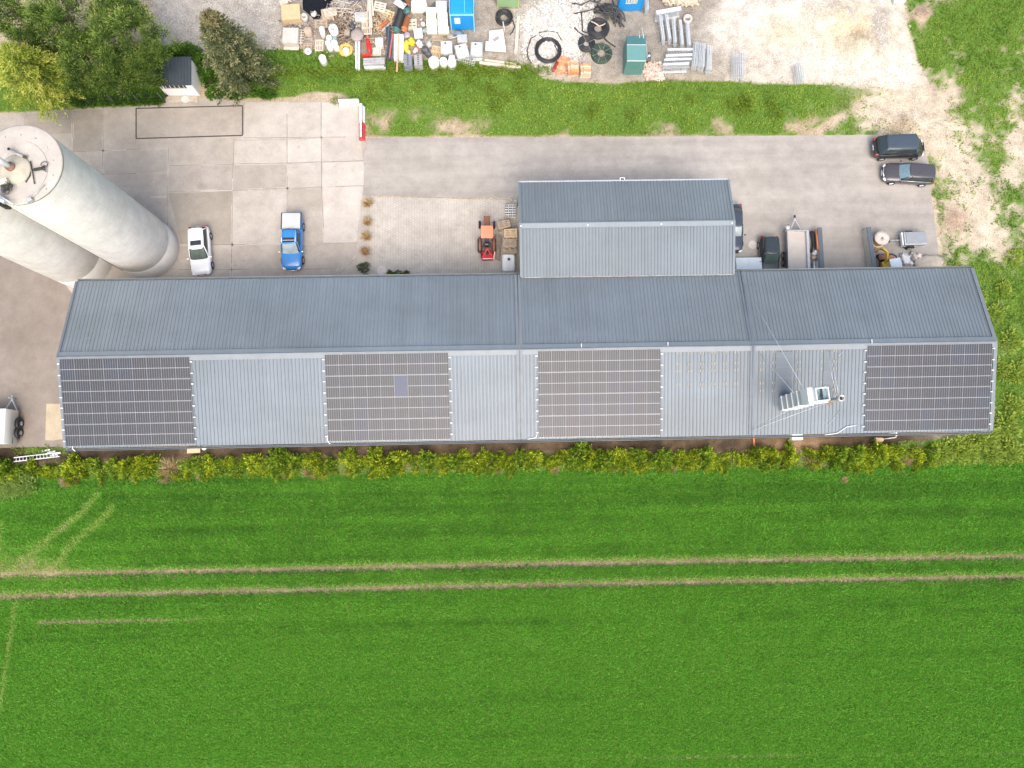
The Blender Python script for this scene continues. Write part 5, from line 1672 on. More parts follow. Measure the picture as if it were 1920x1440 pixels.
# ------------------------------------------------------------------ south side of the hall
c = at(362, 843.5, .4); mb = MB(); mb.box((0, 0, .3), (1.1, .55, .04)); 
for sx in (-.45, .45):
    mb.box((sx, 0, .14), (.08, .5, .28))
plain(mb, 'wooden_bench', mat('light_brown_board', (.50, .39, .25), .8, var=.15, scale=3), 'small light brown wooden bench below the eave', 'bench', (c.x, c.y, 0), R(2))
c = at(381, 837, 4.6); t = thing('globe_lamp', 'white round globe lamp fixed to the south eave of the warehouse', 'lamp', (c.x, c.y - .1, 4.4))
mb = MB(); mb.lathe([(0, -.2), (.12, -.17), (.2, 0), (.17, .12), (.08, .2), (0, .21)], 18); mb.build('globe', M_WHITE, t); mb = MB(); mb.tube([(0, 0, .1), (.0, .45, .25)], .035, 6); mb.build('bracket', M_DGREY, t)
p, q_ = at(1413.5, 838, .0), at(1415, 818, 0); mb = MB(); mb.tube([(p.x, p.y, .06), (p.x + .02, q_.y, .06), (p.x + .03, q_.y + .7, .06)], .085, 12); plain(mb, 'orange_pipe', M_ORANGE, 'short orange drain pipe sticking out below the roof joint', 'pipe')
c = at(1495, 819.5, 2.4); t = thing('air_conditioner', 'pale air conditioner unit under the south eave', 'air conditioner', (c.x, c.y, 2.2)); mb = MB(); mb.rbox((0, .1, 0), (.9, .7, .5), .04); mb.build('casing', mat('pale_green_white_casing', (.62, .68, .65), .5, var=.1, scale=2), t); mb = MB(); mb.box((-.3, .35, -.3), (.04, .6, .04)); mb.box((.3, .35, -.3), (.04, .6, .04)); mb.build('bracket', M_DGREY, t)
c = at(1651, 826, .3); mb = MB(); mb.prism([(-.55, -.35), (-.2, -.15), (.2, -.1), (.38, .1), (.25, .2), (-.35, .3)], .05, .3); plain(mb, 'board', mat('tan_board', (.48, .36, .24), .8, var=.12), 'cut tan board lying in the dirt below the right array', 'board', (c.x, c.y, 0), .1)
p, q_ = at(1658, 823, .1), at(1680, 820, .2); mb = MB(); mb.tube([p, q_, at(1680.5, 813, .3)], .05, 8); plain(mb, 'downpipe', M_GALV, 'thin metal downpipe lying in the dirt beside the cut tan board', 'pipe')
c = at(1680, 816, 1.2); mb = MB(); mb.box((0, .2, 0), (.12, .5, .12)); mb.box((0, .2, -.65), (.08, .08, 1.2)); plain(mb, 'white_post', M_WHITE, 'short white post below the rightmost solar array', 'post', (c.x, c.y, 1.25))
c = at(1750, 846, .3); mb = MB(); mb.rbox((0, 0, .3), (.5, .6, .6), .05); plain(mb, 'compost_box', mat('dark_green_box', (.06, .09, .045), .8, var=.3), 'dark green box at the right end of the hedge', 'box', (c.x, c.y, 0))
# aluminium scaffold parts in the grass
p, q_ = at(26, 862, .2), at(112, 852, .2); d_ = (q_ - p)
t = thing('aluminium_ladder', 'aluminium ladder lying in the weeds at the lower left of the yard', 'ladder', (p.x, p.y, .1), math.atan2(d_.y, d_.x))
for y in (-.17, .17):
    mb = MB(); mb.box((d_.length / 2, y, .1), (d_.length, .08, .05)); mb.build('rail', mat('bright_aluminium', (.70, .72, .74), .4, metal=.15, var=.1), t)
for k in range(13):
    mb = MB(); mb.tube([(.2 + k * d_.length / 13.4, -.17, .1), (.2 + k * d_.length / 13.4, .17, .1)], .025, 6)
    mb.build('rung', MATS['bright_aluminium'], t)
mb = MB()
for k in range(5):
    a_ = at(78 + k * 5, 846 + k * 1.5 + (k % 2) * 4, .15); mb.beam((a_.x, a_.y, .1), (a_.x + .7, a_.y + .12, .14), .14, .03)
plain(mb, 'metal_offcuts', MATS['bright_aluminium'], 'bright metal offcuts scattered above the ladder', 'scrap')
c = at(559, 521, .3); mb = MB(); mb.lump((0, 0, 0), (.5, .3, .12), .5, 2, freq=2.5); mb.lump((.35, .05, 0), (.3, .25, .1), .5, 3, freq=2.5); plain(mb, 'paper_scrap', M_PWHITE, 'scrap of white paper lying by the north eave', 'scrap', (c.x, c.y, .012))

# ------------------------------------------------------------------ builders' yard along the top edge
def crate(x0, y0, x1, y1, h, m, label, name='wooden_crate', cat='crate', rz=0.0, rim=True, z0=0.0):
    c, w_, d_ = span(x0, y0, x1, y1, h + z0)
    t = thing(name, label, cat, (c.x, c.y, z0), rz)
    mb = MB(); mb.box((0, 0, h / 2), (w_, d_, h))
    mb.build('body', m, t, bevel=.01)
    mb = MB()
    n = max(3, int(w_ / .35))
    for k in range(n + 1):
        mb.box((-w_ / 2 + k * w_ / n, -d_ / 2 - .012, h / 2), (.07, .025, h * .96))
    for s in (-1, 1):
        mb.box((0, s * d_ * .25, h + .012), (w_, .08, .025))
    mb.build('batten', m, t)
    return t


crate(528, 8, 562, 36, .9, W_PLY, 'tan plywood crate with battens at the left end of the yard', rz=R(4))
c, w_, d_ = span(530, 52, 558, 80, .8)
t = thing('panel_stack', 'stack of grey-white timber panels with ragged boards on its right side', 'panels', (c.x, c.y, 0), R(-2))
for k in range(4):
    mb = MB(); mb.box((random.uniform(-.05, .05), random.uniform(-.04, .04), .1 + k * .2), (w_, d_, .17)); 
    for j in range(6):
        mb.box((-w_ / 2 + .1 + j * (w_ - .2) / 5, 0, .195 + k * .2), (.16, d_, .02))
    mb.build('timber_panel', mat('grey_white_timber', (.53, .50, .45), .9, var=.1, scale=3), t)
mb = MB()
for k in range(6):
    mb.box((w_ / 2 + .18, -d_ / 2 + .2 + k * .28, .5 - k * .03), (.55, .07, .05), random.uniform(-.1, .1))
mb.box((w_ / 2 + .2, 0, .24), (.08, d_ - .2, .48)); mb.box((0, -d_ / 2 - .2, .25), (w_, .3, .05)); mb.box((0, -d_ / 2 - .2, .1), (w_ * .9, .08, .2)); mb.build('loose_board', W_PALE, t)

# concrete and plastic rings
def ring(px_, py_, r, ri, h, m, label, z0=0.0, cat='pipe ring', name='concrete_ring', n=28):
    c = at(px_, py_, z0 + h)
    mb = MB(); mb.lathe([(ri, .0), (r, 0), (r, h), (ri, h), (ri, .0)], n)
    return plain(mb, name, m, label, cat, (c.x, c.y, z0))


ring(569.5, 30, .32, .2, .6, M_CONP, 'small grey concrete ring against the tan plywood crate')
ring(624, 52, .43, .17, 1.1, mat('pale_pipe_concrete', (.62, .61, .58), .85, var=.06), 'tall pale concrete pipe standing on end among the pallets')
ring(577, 95, .31, .12, .25, M_PWHITE, 'white plastic ring resting on the weathered pallet in the grass', .15)
ring(1290, 33.5, .42, .26, .5, M_CONP, 'grey concrete ring beside the leaning barriers')
# tree stump round / reel
c = at(576, 56, .8); mb = MB(); mb.lathe([(.36, .0), (.38, .1), (.36, .62), (.33, .64), (0, .65)], 22); plain(mb, 'wooden_reel', mat('brown_reel_wood', (.46, .35, .26), .85, var=.15, scale=3), 'round brown wooden reel top on the pallet by the timber panels', 'reel', (c.x, c.y, .15))
GPY = 'pallets scattered in the builders yard'
pallet(578, 64, 0, W_GREY, 'grey pallet under the round brown reel', R(2), GPY, .8, 1.2, 5)
pallet(577, 90, 0, W_MID, 'weathered pallet under the white ring in the grass', R(1), GPY, .82, 1.0, 6)
pallet(598.5, 85, 0, W_PALE, 'bleached slatted pallet in the grass between the white ring and the buckets', R(90), GPY, 1.15, .8, 5)
for k in range(3):
    pallet(602, 44, k * .15, W_MID, ['lowest brown pallet of the stack above the white containers', 'middle brown pallet of the stack above the white containers', 'top brown pallet of the stack above the white containers'][k], R(2), GPY, 1.2, .8, 5)
pallet(619, 22, .45, W_PALE, 'pale pallet lying tilted on top of the wooden box by the black pond', R(14), GPY, 1.15, .8, 6)
crate(603, 16, 624, 36, .42, W_MID, 'low brown wooden box under the tilted pale pallet', rz=R(10))
pallet(712, 12, .5, W_PALE, 'whitish pallet leaning on the heap right of the long boards', R(-12), GPY, 1.1, .95, 4, tilt=(.1, .06))
pallet(726, 27, .3, W_NEW, 'open slatted pallet propped against the big black pipe', R(-20), GPY, 1.15, 1.0, 4, tilt=(.12, .1))
for k in range(3):
    pallet(687.5, 52, k * .15, W_PALE, ['bottom pale pallet of the stack left of the orange tubes', 'second pale pallet of the stack left of the orange tubes', 'top pale pallet of the stack left of the orange tubes'][k], R(91), GPY, 1.35, .98, 6)
pallet(773, 45, 0, W_PALE, 'pale pallet with open gaps beside the short orange pipe', R(4), GPY, .85, 1.1, 3)
pallet(820, 69, 0, W_MID, 'brown slatted pallet in front of the white slab packs', R(88), GPY, .9, 1.1, 8)
pallet(632, 8, .0, W_GREY, 'grey pallet in the branches at the upper edge', R(10), GPY, 1.1, .8, 5)
pallet(664, 6, .0, W_MID, 'brown pallet at the upper edge beside the branches', R(3), GPY, 1.0, .8, 5)
# crumbling heap of firewood and branches
def rods(name, m, label, cat, cx_, cy_, n, sx, sy, lmin, lmax, r0, r1, zmax, seed, group=None, spread=PI, base=0.0):
    rr = random.Random(seed); c = at(cx_, cy_, 0); mb = MB()
    for k in range(n):
        a_ = base + rr.uniform(-spread, spread); L_ = rr.uniform(lmin, lmax)
        x, y = rr.gauss(0, sx), rr.gauss(0, sy); z = .04 + rr.random() ** 1.5 * zmax * math.exp(-(x * x / (2.5 * sx * sx) + y * y / (2.5 * sy * sy)))
        d_ = Vector((math.cos(a_), math.sin(a_), rr.uniform(-.15, .2))) * L_ / 2
        p = Vector((x, y, z + abs(d_.z)))
        mb.tube([p - d_, p + d_ * .1 + Vector((rr.uniform(-.05, .05),) * 2 + (0,)), p + d_], rr.uniform(r0, r1), 5)
    return plain(mb, name, m, label, cat, (c.x, c.y, 0), group=group, kind='stuff')


rods('branch_heap', mat('bleached_branch', (.50, .45, .38), .9, var=.2, scale=3), 'tangled heap of bleached branches at the edge of the black pond', 'branches', 648, 22, 130, .85, .75, .5, 1.9, .02, .06, .9, 5)
rods('firewood_heap', mat('brown_firewood', (.26, .20, .145), .9, var=.25, scale=3), 'brown heap of split firewood and roots behind the tall concrete pipe', 'firewood', 642, 52, 170, .62, 1.1, .25, .8, .04, .09, .7, 6)
rods('lath_heap', mat('mixed_lath_wood', (.44, .34, .23), .9, var=.25, scale=3), 'heap of broken laths and scrap wood between the pallets and the black pipe', 'scrap wood', 716, 42, 150, .7, .8, .4, 1.5, .025, .06, .7, 8)
rods('plank_heap', W_GREY, 'grey planks strewn between the crate and the timber panels', 'planks', 557, 45, 26, .55, .2, .8, 1.8, .04, .08, .3, 9, spread=.7, base=-.45)
# wheelbarrow-like tub
c, w_, d_ = span(664, 19, 690, 35, .8)
t = thing('bath_tub', 'white plastic tub standing among the scrap wood', 'tub', (c.x, c.y, 0), R(3))
mb = MB(); mb.rbox((0, 0, .35), (w_, d_, .68), .16, seg=4); mb.build('shell', mat('dirty_white_tub', (.62, .61, .57), .6, var=.1, scale=3), t)
mb = MB(); mb.rbox((.02, .02, .70), (w_ * .8, d_ * .72, .03), .1); mb.build('filling', mat('grey_wet_filling', (.42, .41, .38), .6, var=.15, scale=4), t)
for i, (x0, y0, x1, y1, z, wd, m_, lab) in enumerate((
        (692, -6, 696, 52, .75, .28, W_PALE, 'long pale board lying over the white tub and the pallets'), (697, -8, 700, 30, .7, .16, W_PALE, 'narrower pale board right of the long board'),
        (690, 4, 686, 60, .72, .10, W_NEW, 'thin fresh lath on the pale pallet stack'))):
    p, q_ = at(x0, y0, z), at(x1, y1, z); mb = MB(); mb.beam((p.x, p.y, z), (q_.x, q_.y, z + .02), wd, .05); mb.box((p.x, p.y, z / 2 - .02), (.1, .1, z - .06)); plain(mb, 'board', m_, lab, 'board')
# buckets and drums, built once per kind
def drum(px_, py_, r, h, m, label, lid=None, z0=0.0, name='plastic_drum', group='white drums and buckets in the builders yard'):
    c = at(px_, py_, z0 + h)
    t = thing(name, label, 'drum', (c.x, c.y, z0), 0, group)
    mb = MB(); mb.lathe([(0, 0), (r * .94, 0), (r, .04), (r * 1.0, h * .45), (r * 1.03, h * .5), (r, h * .55), (r * .98, h - .05), (r * .9, h)], 24); mb.build('body', m, t)
    mb = MB(); mb.lathe([(r * .98, h - .06), (r * 1.0, h - .03), (r * .96, h), (r * .8, h + .005), (r * .76, h - .02), (0, h - .015)], 24); mb.lathe([(r * .15, h - .01), (r * .15, h + .03), (0, h + .03)], 10, c=(r * .4, 0, 0)); mb.build('lid', lid or m, t)
    return t


D_ = [(604, 108, .34, .9, 'creamy white drum standing alone in the grass'), (616.5, 70, .28, .5, 'white bucket nearest the tall concrete pipe'), (614.5, 80, .26, .5, 'white bucket at the left of the bucket cluster'),
      (618.5, 88, .27, .5, 'white bucket at the lower left of the bucket cluster'), (626.5, 80, .32, .55, 'largest white bucket in the middle of the bucket cluster'), (630, 88, .26, .5, 'white bucket at the lower right of the bucket cluster'),
      (603, 54, .27, .7, 'white canister on the brown pallets, upper one of two'), (604, 60, .24, .6, 'white canister on the brown pallets, lower one of two'),
      (813, 114, .50, .95, 'large grey-white drum at the left of the row of three'), (831, 113, .36, .95, 'slim grey-white drum in the middle of the row of three'), (847, 116, .42, .75, 'grey-white drum with a bucket behind it at the right of the row'),
      (847, 108, .30, 1.0, 'small white bucket standing behind the right drum of the row'), (648, 94, .30, .55, 'white bucket standing inside the yellow hose coil')]
for x, y, r, h, lab in D_:
    drum(x, y, r, h, mat('chalky_white_drum', (.68, .66, .64), .55, var=.08, scale=4), lab, name='plastic_drum' if r > .32 else 'bucket')
c = at(627, 70, .4); mb = MB(); mb.lump((0, 0, 0), (.55, .7, .45), .3, 12); plain(mb, 'tarpaulin', mat('teal_tarpaulin', (.22, .34, .33), .6, var=.2, scale=4), 'crumpled teal tarpaulin between the pipe and the buckets', 'tarpaulin', (c.x, c.y, 0))
# hose coils
def coil(px_, py_, R0, r, turns, layers, m, label, z0=0.0, tail=None, name='hose_coil', squash=1.0, wob=.04, ties=0, seed=0, gz=0.0):
    rr = random.Random(seed); c = at(px_, py_, z0 + layers * r * 1.7)
    t = thing(name, label, 'hose coil', (c.x, c.y, z0 + gz))
    pts = []
    N_ = 30
    for l in range(layers):
        for k in range(turns):
            Rr = R0 - (k if l % 2 == 0 else turns - 1 - k) * r * 2.6 + rr.uniform(-.5, .5) * r
            for j in range(N_):
                a_ = 2 * PI * j / N_ + l
                f = 1 + wob * math.sin(a_ * 2 + k + l * 2) + rr.uniform(-.012, .012)
                pts.append(Vector((Rr * f * math.cos(a_), Rr * f * squash * math.sin(a_), r + l * r * 1.75 + .25 * r * math.sin(3 * a_ + k))))
    if tail:
        pts += [Vector((at(x, y, .05).x - c.x, at(x, y, .05).y - c.y, r)) for x, y in tail]
    mb = MB(); mb.tube(pts, r, 7); mb.build('hose', m, t)
    if ties:
        mb = MB()
        for k in range(ties):
            a_ = 2 * PI * k / ties + .4; ri = R0 - turns * r * 2.6
            mb.tube([((R0 + r * 1.3) * math.cos(a_), (R0 + r * 1.3) * math.sin(a_), r), ((R0 + r) * math.cos(a_), (R0 + r) * math.sin(a_), layers * r * 1.8 + r * .7), (ri * math.cos(a_), ri * math.sin(a_), layers * r * 1.8 + r * .7), (ri * math.cos(a_), ri * math.sin(a_), r)], .012, 5)
        mb.build('strap', M_PGREY, t)
    return t


coil(648, 92, .62, .045, 3, 3, mat('yellow_hose', (.64, .52, .13), .5, var=.12, scale=4), 'yellow and cream hose coil lying in the grass', squash=.95)
coil(945.5, 30.5, .76, .062, 3, 3, M_HOSE, 'black hose coil with a loose tail in front of the green container', tail=[(962, 40), (965, 50), (961, 60), (956, 65)], seed=2)
coil(1027.5, 97, 1.22, .05, 3, 3, M_HOSE, 'large black hose coil lying on the white rubble', tail=[(1010, 68), (995, 76), (988, 98), (990, 112), (996, 122)], seed=3, wob=.02)
coil(1122.5, 52, 1.0, .05, 5, 4, M_HOSE, 'big spiral coil of black hose with a strip of pale timber across it', seed=4)
coil(1100, 81, .74, .05, 4, 4, M_HOSE, 'dense black hose coil left of the dark green coil', seed=5, ties=4, tail=[(1106, 100), (1118, 103)])
coil(1128.5, 98, .94, .055, 4, 4, mat('dark_green_hose', (.045, .075, .05), .6, var=.3, scale=4), 'dark green hose coil tied with pale straps', seed=6, ties=8)
p, q_ = at(1108, 40, .75), at(1135, 44, .75); mb = MB(); m_ = at(1124, 49, .75); mb.tube([p, at(1115, 43, .7), m_, at(1130, 47, .7), q_], .05, 6); plain(mb, 'bent_lath', W_PALE, 'bent pale lath lying across the big black spiral coil', 'lath', (0, 0, 0))
# tangled heap of loose pipes beside the blue container
rr = random.Random(11)
mb = MB()
for k in range(26):
    x0, y0 = rr.uniform(1112, 1142), rr.uniform(8, 24)
    pts = []
    bow = rr.uniform(-.5, .9)
    x1, y1 = rr.uniform(1140, 1172), rr.uniform(30, 54)
    for j in range(9):
        u = j / 8
        p = at(x0 + (x1 - x0) * u + math.sin(u * PI) * bow * 16, y0 + (y1 - y0) * u - math.sin(u * PI) * bow * 9, .12)
        pts.append(Vector((p.x, p.y, .08 + .55 * math.sin(u * PI) * rr.uniform(.5, 1) + k * .012)))
    mb.tube(pts, rr.uniform(.05, .075), 7)
plain(mb, 'pipe_heap', mat('black_grey_pipe', (.05, .052, .054), .5, var=.25, scale=4), 'tangled heap of black flexible pipes in front of the blue container', 'pipes', kind='stuff')
for i, (pts, lab) in enumerate((([(1073, 8), (1090, 10), (1105, 8), (1125, 14), (1140, 16)], 'black pipe end stretching left from the tangled heap, upper one'), ([(1076, 28), (1090, 24), (1108, 25), (1122, 20)], 'black pipe end stretching left from the tangled heap, lower one'),
                                ([(1113, 0), (1118, 4), (1125, 2), (1128, -6)], 'black pipe loop at the upper picture edge'), ([(1133, 72), (1142, 80), (1154, 88)], 'short black pipe end pointing at the green dumpster'),
                                ([(1090, 22), (1092, 60), (1098, 68), (1105, 70)], 'thin black hose hanging down the side of the spiral coil'), ([(1148, 0), (1152, 10), (1140, 15), (1122, 15)], 'black pipe between the heap and the blue container'),
                                ([(1076, 54), (1084, 62), (1094, 67)], 'black pipe stub left of the dense coil'), ([(1010, 66), (1025, 64), (1044, 67), (1052, 80)], 'thin dark hose loop around the large coil on the rubble'))):
    mb = MB(); P_ = [at(x, y, .1) for x, y in pts]; mb.tube([Vector((p.x, p.y, .1 + ground_z(p.x, p.y) + (.5 if i in (0, 1, 4) and k > 1 else 0))) for k, p in enumerate(P_)], .06 if i < 7 else .035, 7)
    plain(mb, 'black_pipe', M_HOSE, lab, 'pipe')
# insulation packs
M_PACK = mat('white_shrink_wrap', (.80, .79, .74), .4, var=.04, scale=2)
M_PACKY = mat('cream_yellow_pack', (.76, .73, .56), .6, var=.07, scale=2)
packs = [(798, 13, 818, 23, M_PACK, 'white wrapped pack, farthest of the left row beside the blue container'), (799, 23.5, 818, 34, M_PACKY, 'cream pack second from the top in the left row'),
         (799, 34.5, 819, 47.5, M_PACKY, 'yellowish pack third in the left row of packs'), (800, 48, 820, 60, M_PACK, 'white pack at the near end of the left row'),
         (817, 1, 838, 22, M_PACK, 'largest white pack at the far end of the right row beside the blue container'), (820, 22.5, 839.5, 34, M_PACK, 'white pack second in the right row, touching the blue container'),
         (820, 34.5, 840, 48.5, M_PACK, 'white pack third in the right row of packs'), (821, 49, 842, 60, M_PACKY, 'cream pack at the near end of the right row')]
for i, (x0, y0, x1, y1, m_, lab) in enumerate(packs):
    h = .75 + .12 * (i % 3)
    c, w_, d_ = span(x0, y0, x1, y1, h)
    t = thing('insulation_pack', lab, 'pack', (c.x, c.y, 0), 0, 'white packs beside the blue container')
    mb = MB(); mb.rbox((0, 0, h / 2 + .05), (w_ - .02, d_ - .02, h - .1), .03); mb.build('wrapped_slab', m_, t)
    mb = MB()
    for x in (-w_ * .3, 0, w_ * .3):
        mb.box((x, 0, .05), (.1, d_ - .04, .1))
    mb.build('pallet_foot', W_MID, t)

# waste containers
P_CBLUE = mat('bright_blue_container_paint', (.012, .26, .62), .4, var=.06, scale=1.2)
P_CBLUEL = mat('light_blue_edge', (.25, .62, .82), .4, var=.06)
P_CGREEN = mat('green_container_paint', (.27, .42, .22), .5, var=.12, scale=1.5, dirt=(.42, .42, .2))
P_DGREEN = mat('sea_green_container_paint', (.10, .24, .22), .5, var=.07, scale=1.2)


def container(xl, xr, yb, h, d, paint, edge, label, ribs=0, lid=True):
    a, b_ = at(xl, yb), at(xr, yb)
    w_ = b_.x - a.x
    t = thing('waste_container', label, 'container', ((a.x + b_.x) / 2, a.y, 0), 0, 'containers in the builders yard')
    mb = MB(); mb.box((0, d / 2, h / 2 + .05), (w_ - .1, d - .1, h - .1)); mb.build('body', paint, t)
    mb = MB()
    for s in (-1, 1):
        mb.box((s * (w_ / 2 - .05), .02, h / 2), (.1, .08, h)); mb.box((s * (w_ / 2 - .04), d / 2 + .04, h - .05), (.08, d - .08, .1))
        mb.box((s * (w_ / 2 - .05), d - .02, h / 2), (.1, .06, h))
    mb.box((0, .02, h - .05), (w_ - .2, .085, .1)); mb.box((0, d - .02, h - .05), (w_ - .2, .065, .1))
    mb.build('frame', edge, t)
    if ribs:
        mb = MB()
        for k in range(ribs):
            mb.box((-w_ / 2 + .2 + k * (w_ - .4) / (ribs - 1), .035, h / 2), (.09, .06, h - .25))
        mb.build('rib', paint, t)
    if lid:
        mb = MB(); mb.rbox((0, d / 2 + .02, h - .02), (w_ - .2, d - .2, .1), .05); mb.box((w_ * .12, d * .5, h + .035), (.03, d * .85, .02), mi=1); mb.build('lid', [paint, edge], t)
    return t, w_


t, w_ = container(846, 890.5, 58.5, 2.35, 2.6, P_CBLUE, P_CBLUEL, 'large bright blue container with a white placard on its front')
mb = MB(); mb.box((-.45, .038, 1.45), (.52, .02, .80)); 
for k in range(5):
    mb.box((-.45, .026, 1.75 - k * .14), (.36 - .08 * (k % 2), .006, .03), mi=1)
mb.build('placard', [M_WHITE, mat('faded_orange_print', (.75, .45, .35), .6)], t)
c = at(860, 61, .4); mb = MB(); mb.lump((0, 0, 0), (.95, .6, .5), .3, 21); plain(mb, 'rubbish_bag', mat('blue_grey_bag', (.14, .19, .25), .4, var=.25, scale=4), 'shiny blue-grey rubbish bag against the front of the large blue container', 'bag', (c.x, c.y, 0))
t, w_ = container(1157, 1202, 22.5, 2.35, 2.6, P_CBLUE, P_CBLUE, 'second blue container with pale block lettering, at the upper picture edge')
mb = MB()
for k, ch in enumerate('DUMM'):
    x = -.42 + k * .27
    if ch == 'D' or ch == 'U':
        mb.box((x - .085, .022, 1.45), (.06, .02, .62)); mb.box((x + .085, .022, 1.45), (.06, .02, .62)); mb.box((x, .022, 1.15), (.11, .02, .07))
        if ch == 'D':
            mb.box((x, .022, 1.73), (.11, .02, .07))
    else:
        for dx in (-.1, 0, .1):
            mb.box((x + dx, .022, 1.45), (.05, .02, .62))
        mb.box((x, .018, 1.73), (.24, .02, .07))
mb.build('lettering', mat('pale_yellow_lettering', (.80, .74, .50), .5, var=.03), t)
container(932.5, 973, 15.5, 2.3, 2.4, P_CGREEN, mat('yellow_green_edge', (.42, .47, .17), .5), 'pale green ribbed container at the upper picture edge', ribs=9)
# sea-green dumpster with a sloping lid
a, b_ = at(1168, 140.5), at(1202, 140.5); w_ = b_.x - a.x; h = 2.3
t = thing('waste_container', 'sea-green dumpster with flat lids standing alone on the yard', 'container', ((a.x + b_.x) / 2, a.y, 0), R(-1), 'containers in the builders yard')
mb = MB(); mb.box((0, 1.17, h / 2), (w_, 2.34, h)); mb.build('body', P_DGREEN, t, bevel=.02)
mb = MB(); mb.box((0, .74, h + .03), (w_ + .04, 1.48, .05)); mb.build('lid', mat('sea_green_lid', (.12, .265, .25), .45, var=.06), t)
mb = MB(); mb.box((0, 1.94, h + .04), (w_ + .04, .82, .07)); mb.build('rear_lid', mat('dark_sea_green_lid', (.055, .15, .15), .45, var=.08), t)
mb = MB(); mb.box((0, 1.5, h + .07), (w_ + .05, .04, .03)); mb.box((0, -.02, h - .05), (w_ + .04, .05, .1)); mb.tube([(w_ / 2 - .1, 1.9, h), (w_ / 2 - .35, 3.1, h + .3)], .025, 6); mb.tube([(w_ / 2 - .5, 1.9, h), (w_ / 2 - .6, 2.8, h + .2)], .02, 6); mb.tube([(w_ / 2 + .06, 1.9, h + .1), (w_ / 2 + .1, .2, h + .08)], .02, 6)
mb.build('lift_bar', M_STEELW, t)
c = at(1215, 108, .3); mb = MB(); mb.rbox((0, 0, .3), (.5, .8, .55), .1); mb.lathe([(.1, 0), (.1, .1), (0, .1)], 10, c=(.05, 0, .58), mi=1); plain(mb, 'pump_unit', [M_DGREY, M_PWHITE], 'small dark pump unit beside the sea-green dumpster', 'pump', (c.x, c.y, 0))

# sheets, beams and boards
def flat_poly(pts, z, th, m_, label, name, cat, legs=True):
    P_ = [at(x, y, z) for x, y in pts]
    mb = MB(); mb.prism([(p.x, p.y) for p in P_], z - th, z)
    if z - th > .03:
        c_ = sum(P_, Vector()) / len(P_); mb.box((c_.x, c_.y, (z - th) / 2), (.8, .8, z - th - .004))
    return plain(mb, name, m_, label, cat)


flat_poly([(917, 58), (943, 55), (949, 97), (910, 94), (911, 78), (917, 77)], .35, .12, M_PWHITE, 'white L-shaped sheet lying between the packs and the hose coil', 'white_sheet', 'sheet')
c = at(930, 73, .36); mb = MB(); mb.box((0, 0, .37), (.62, .34, .03)); plain(mb, 'grey_mat', mat('grey_mat', (.30, .29, .29), .8), 'small grey mat lying askew on the white L-shaped sheet', 'mat', (c.x, c.y, 0), R(35))
def bm(x0, y0, x1, y1, z, wd, th, m_, label, name='beam', cat='beam', group=None, z1=None):
    zz = z if z1 is None else z1
    p, q_ = at(x0, y0, z), at(x1, y1, zz); mb = MB(); mb.beam((p.x, p.y, z - th / 2), (q_.x, q_.y, zz - th / 2), wd, th)
    if z - th > .04:
        for u in (.15, .85):
            g_ = p.lerp(q_, u); zg = g_.z - th
            mb.box((g_.x, g_.y, zg / 2), (.09, .09, max(zg - .004, .02)))
    return plain(mb, name, m_, label, cat, group=group)


bm(972, 30, 967, 99, .25, .27, .24, W_PALE, 'long pale squared beam right of the white sheet'); bm(978, 42, 974, 72, .1, .1, .09, M_DGREY, 'thin dark bar right of the pale squared beam', 'bar', 'bar')
bm(899, 117, 976, 126, .3, .28, .25, W_PALE, 'long pale beam at the edge of the grass below the white sheet'); bm(909, 112, 968, 120, .3, .2, .25, W_PALE, 'shorter pale beam behind the long beam at the grass'); bm(915, 129, 965, 131, .08, .06, .07, W_MID, 'thin lath in the grass below the long beams', 'lath', 'lath')
bm(943, 40, 946, 56, .5, .09, .05, W_PALE, 'short lath between the black coil and the white sheet', 'lath', 'lath')
bm(667.5, 69, 668, 128, .5, .17, .45, M_PWHITE, 'left one of the twin white posts lying in the grass', 'white_post', 'post'); bm(672.5, 70, 672.5, 128, .5, .17, .45, M_PWHITE, 'right one of the twin white posts lying in the grass', 'white_post', 'post')
c = at(664.5, 63, .9); mb = MB(); mb.lathe([(.2, 0), (.3, .5), (.62, .62), (.6, .75), (.4, .86), (0, .9)], 22); plain(mb, 'stone_block', mat('brown_grey_stone', (.33, .28, .25), .9, var=.15, scale=5), 'brown-grey rounded stone at the end of the twin white posts', 'stone', (c.x + .2, c.y, 0))
bm(730, 46, 724, 108, .55, .10, .08, M_DGREY, 'thin dark bar left of the black pipe mouth', 'bar', 'bar'); bm(727, 50, 732, 112, .5, .42, .1, mat('navy_board', (.04, .055, .09), .6, var=.2), 'navy blue board lying along the dark bars', 'board', 'board')
bm(723, 100, 721, 125, .5, .12, .1, M_DGREY, 'dark bar end reaching the grey timber stack', 'bar', 'bar'); bm(736, 63, 730, 108, .65, .13, .12, mat('red_brown_bar', (.46, .13, .08), .6, var=.15), 'long red-brown bar beside the white boards', 'bar', 'bar')
bm(738, 66, 735, 112, .6, .16, .1, M_DGREY, 'dark grey bar between the red-brown bar and the white boards', 'bar', 'bar')
bm(743, 64, 742.5, 111, .7, .42, .6, M_PACK, 'left white foam board of the pair below the black pipe mouth', 'foam_board', 'board'); bm(752, 64, 752, 111, .7, .42, .6, M_PACK, 'right white foam board of the pair below the black pipe mouth', 'foam_board', 'board')
bm(747.5, 62, 744, 134, .8, .13, .08, mat('orange_tan_lath', (.58, .36, .21), .8, var=.12), 'long orange-tan lath lying over the two white foam boards', 'lath', 'lath')
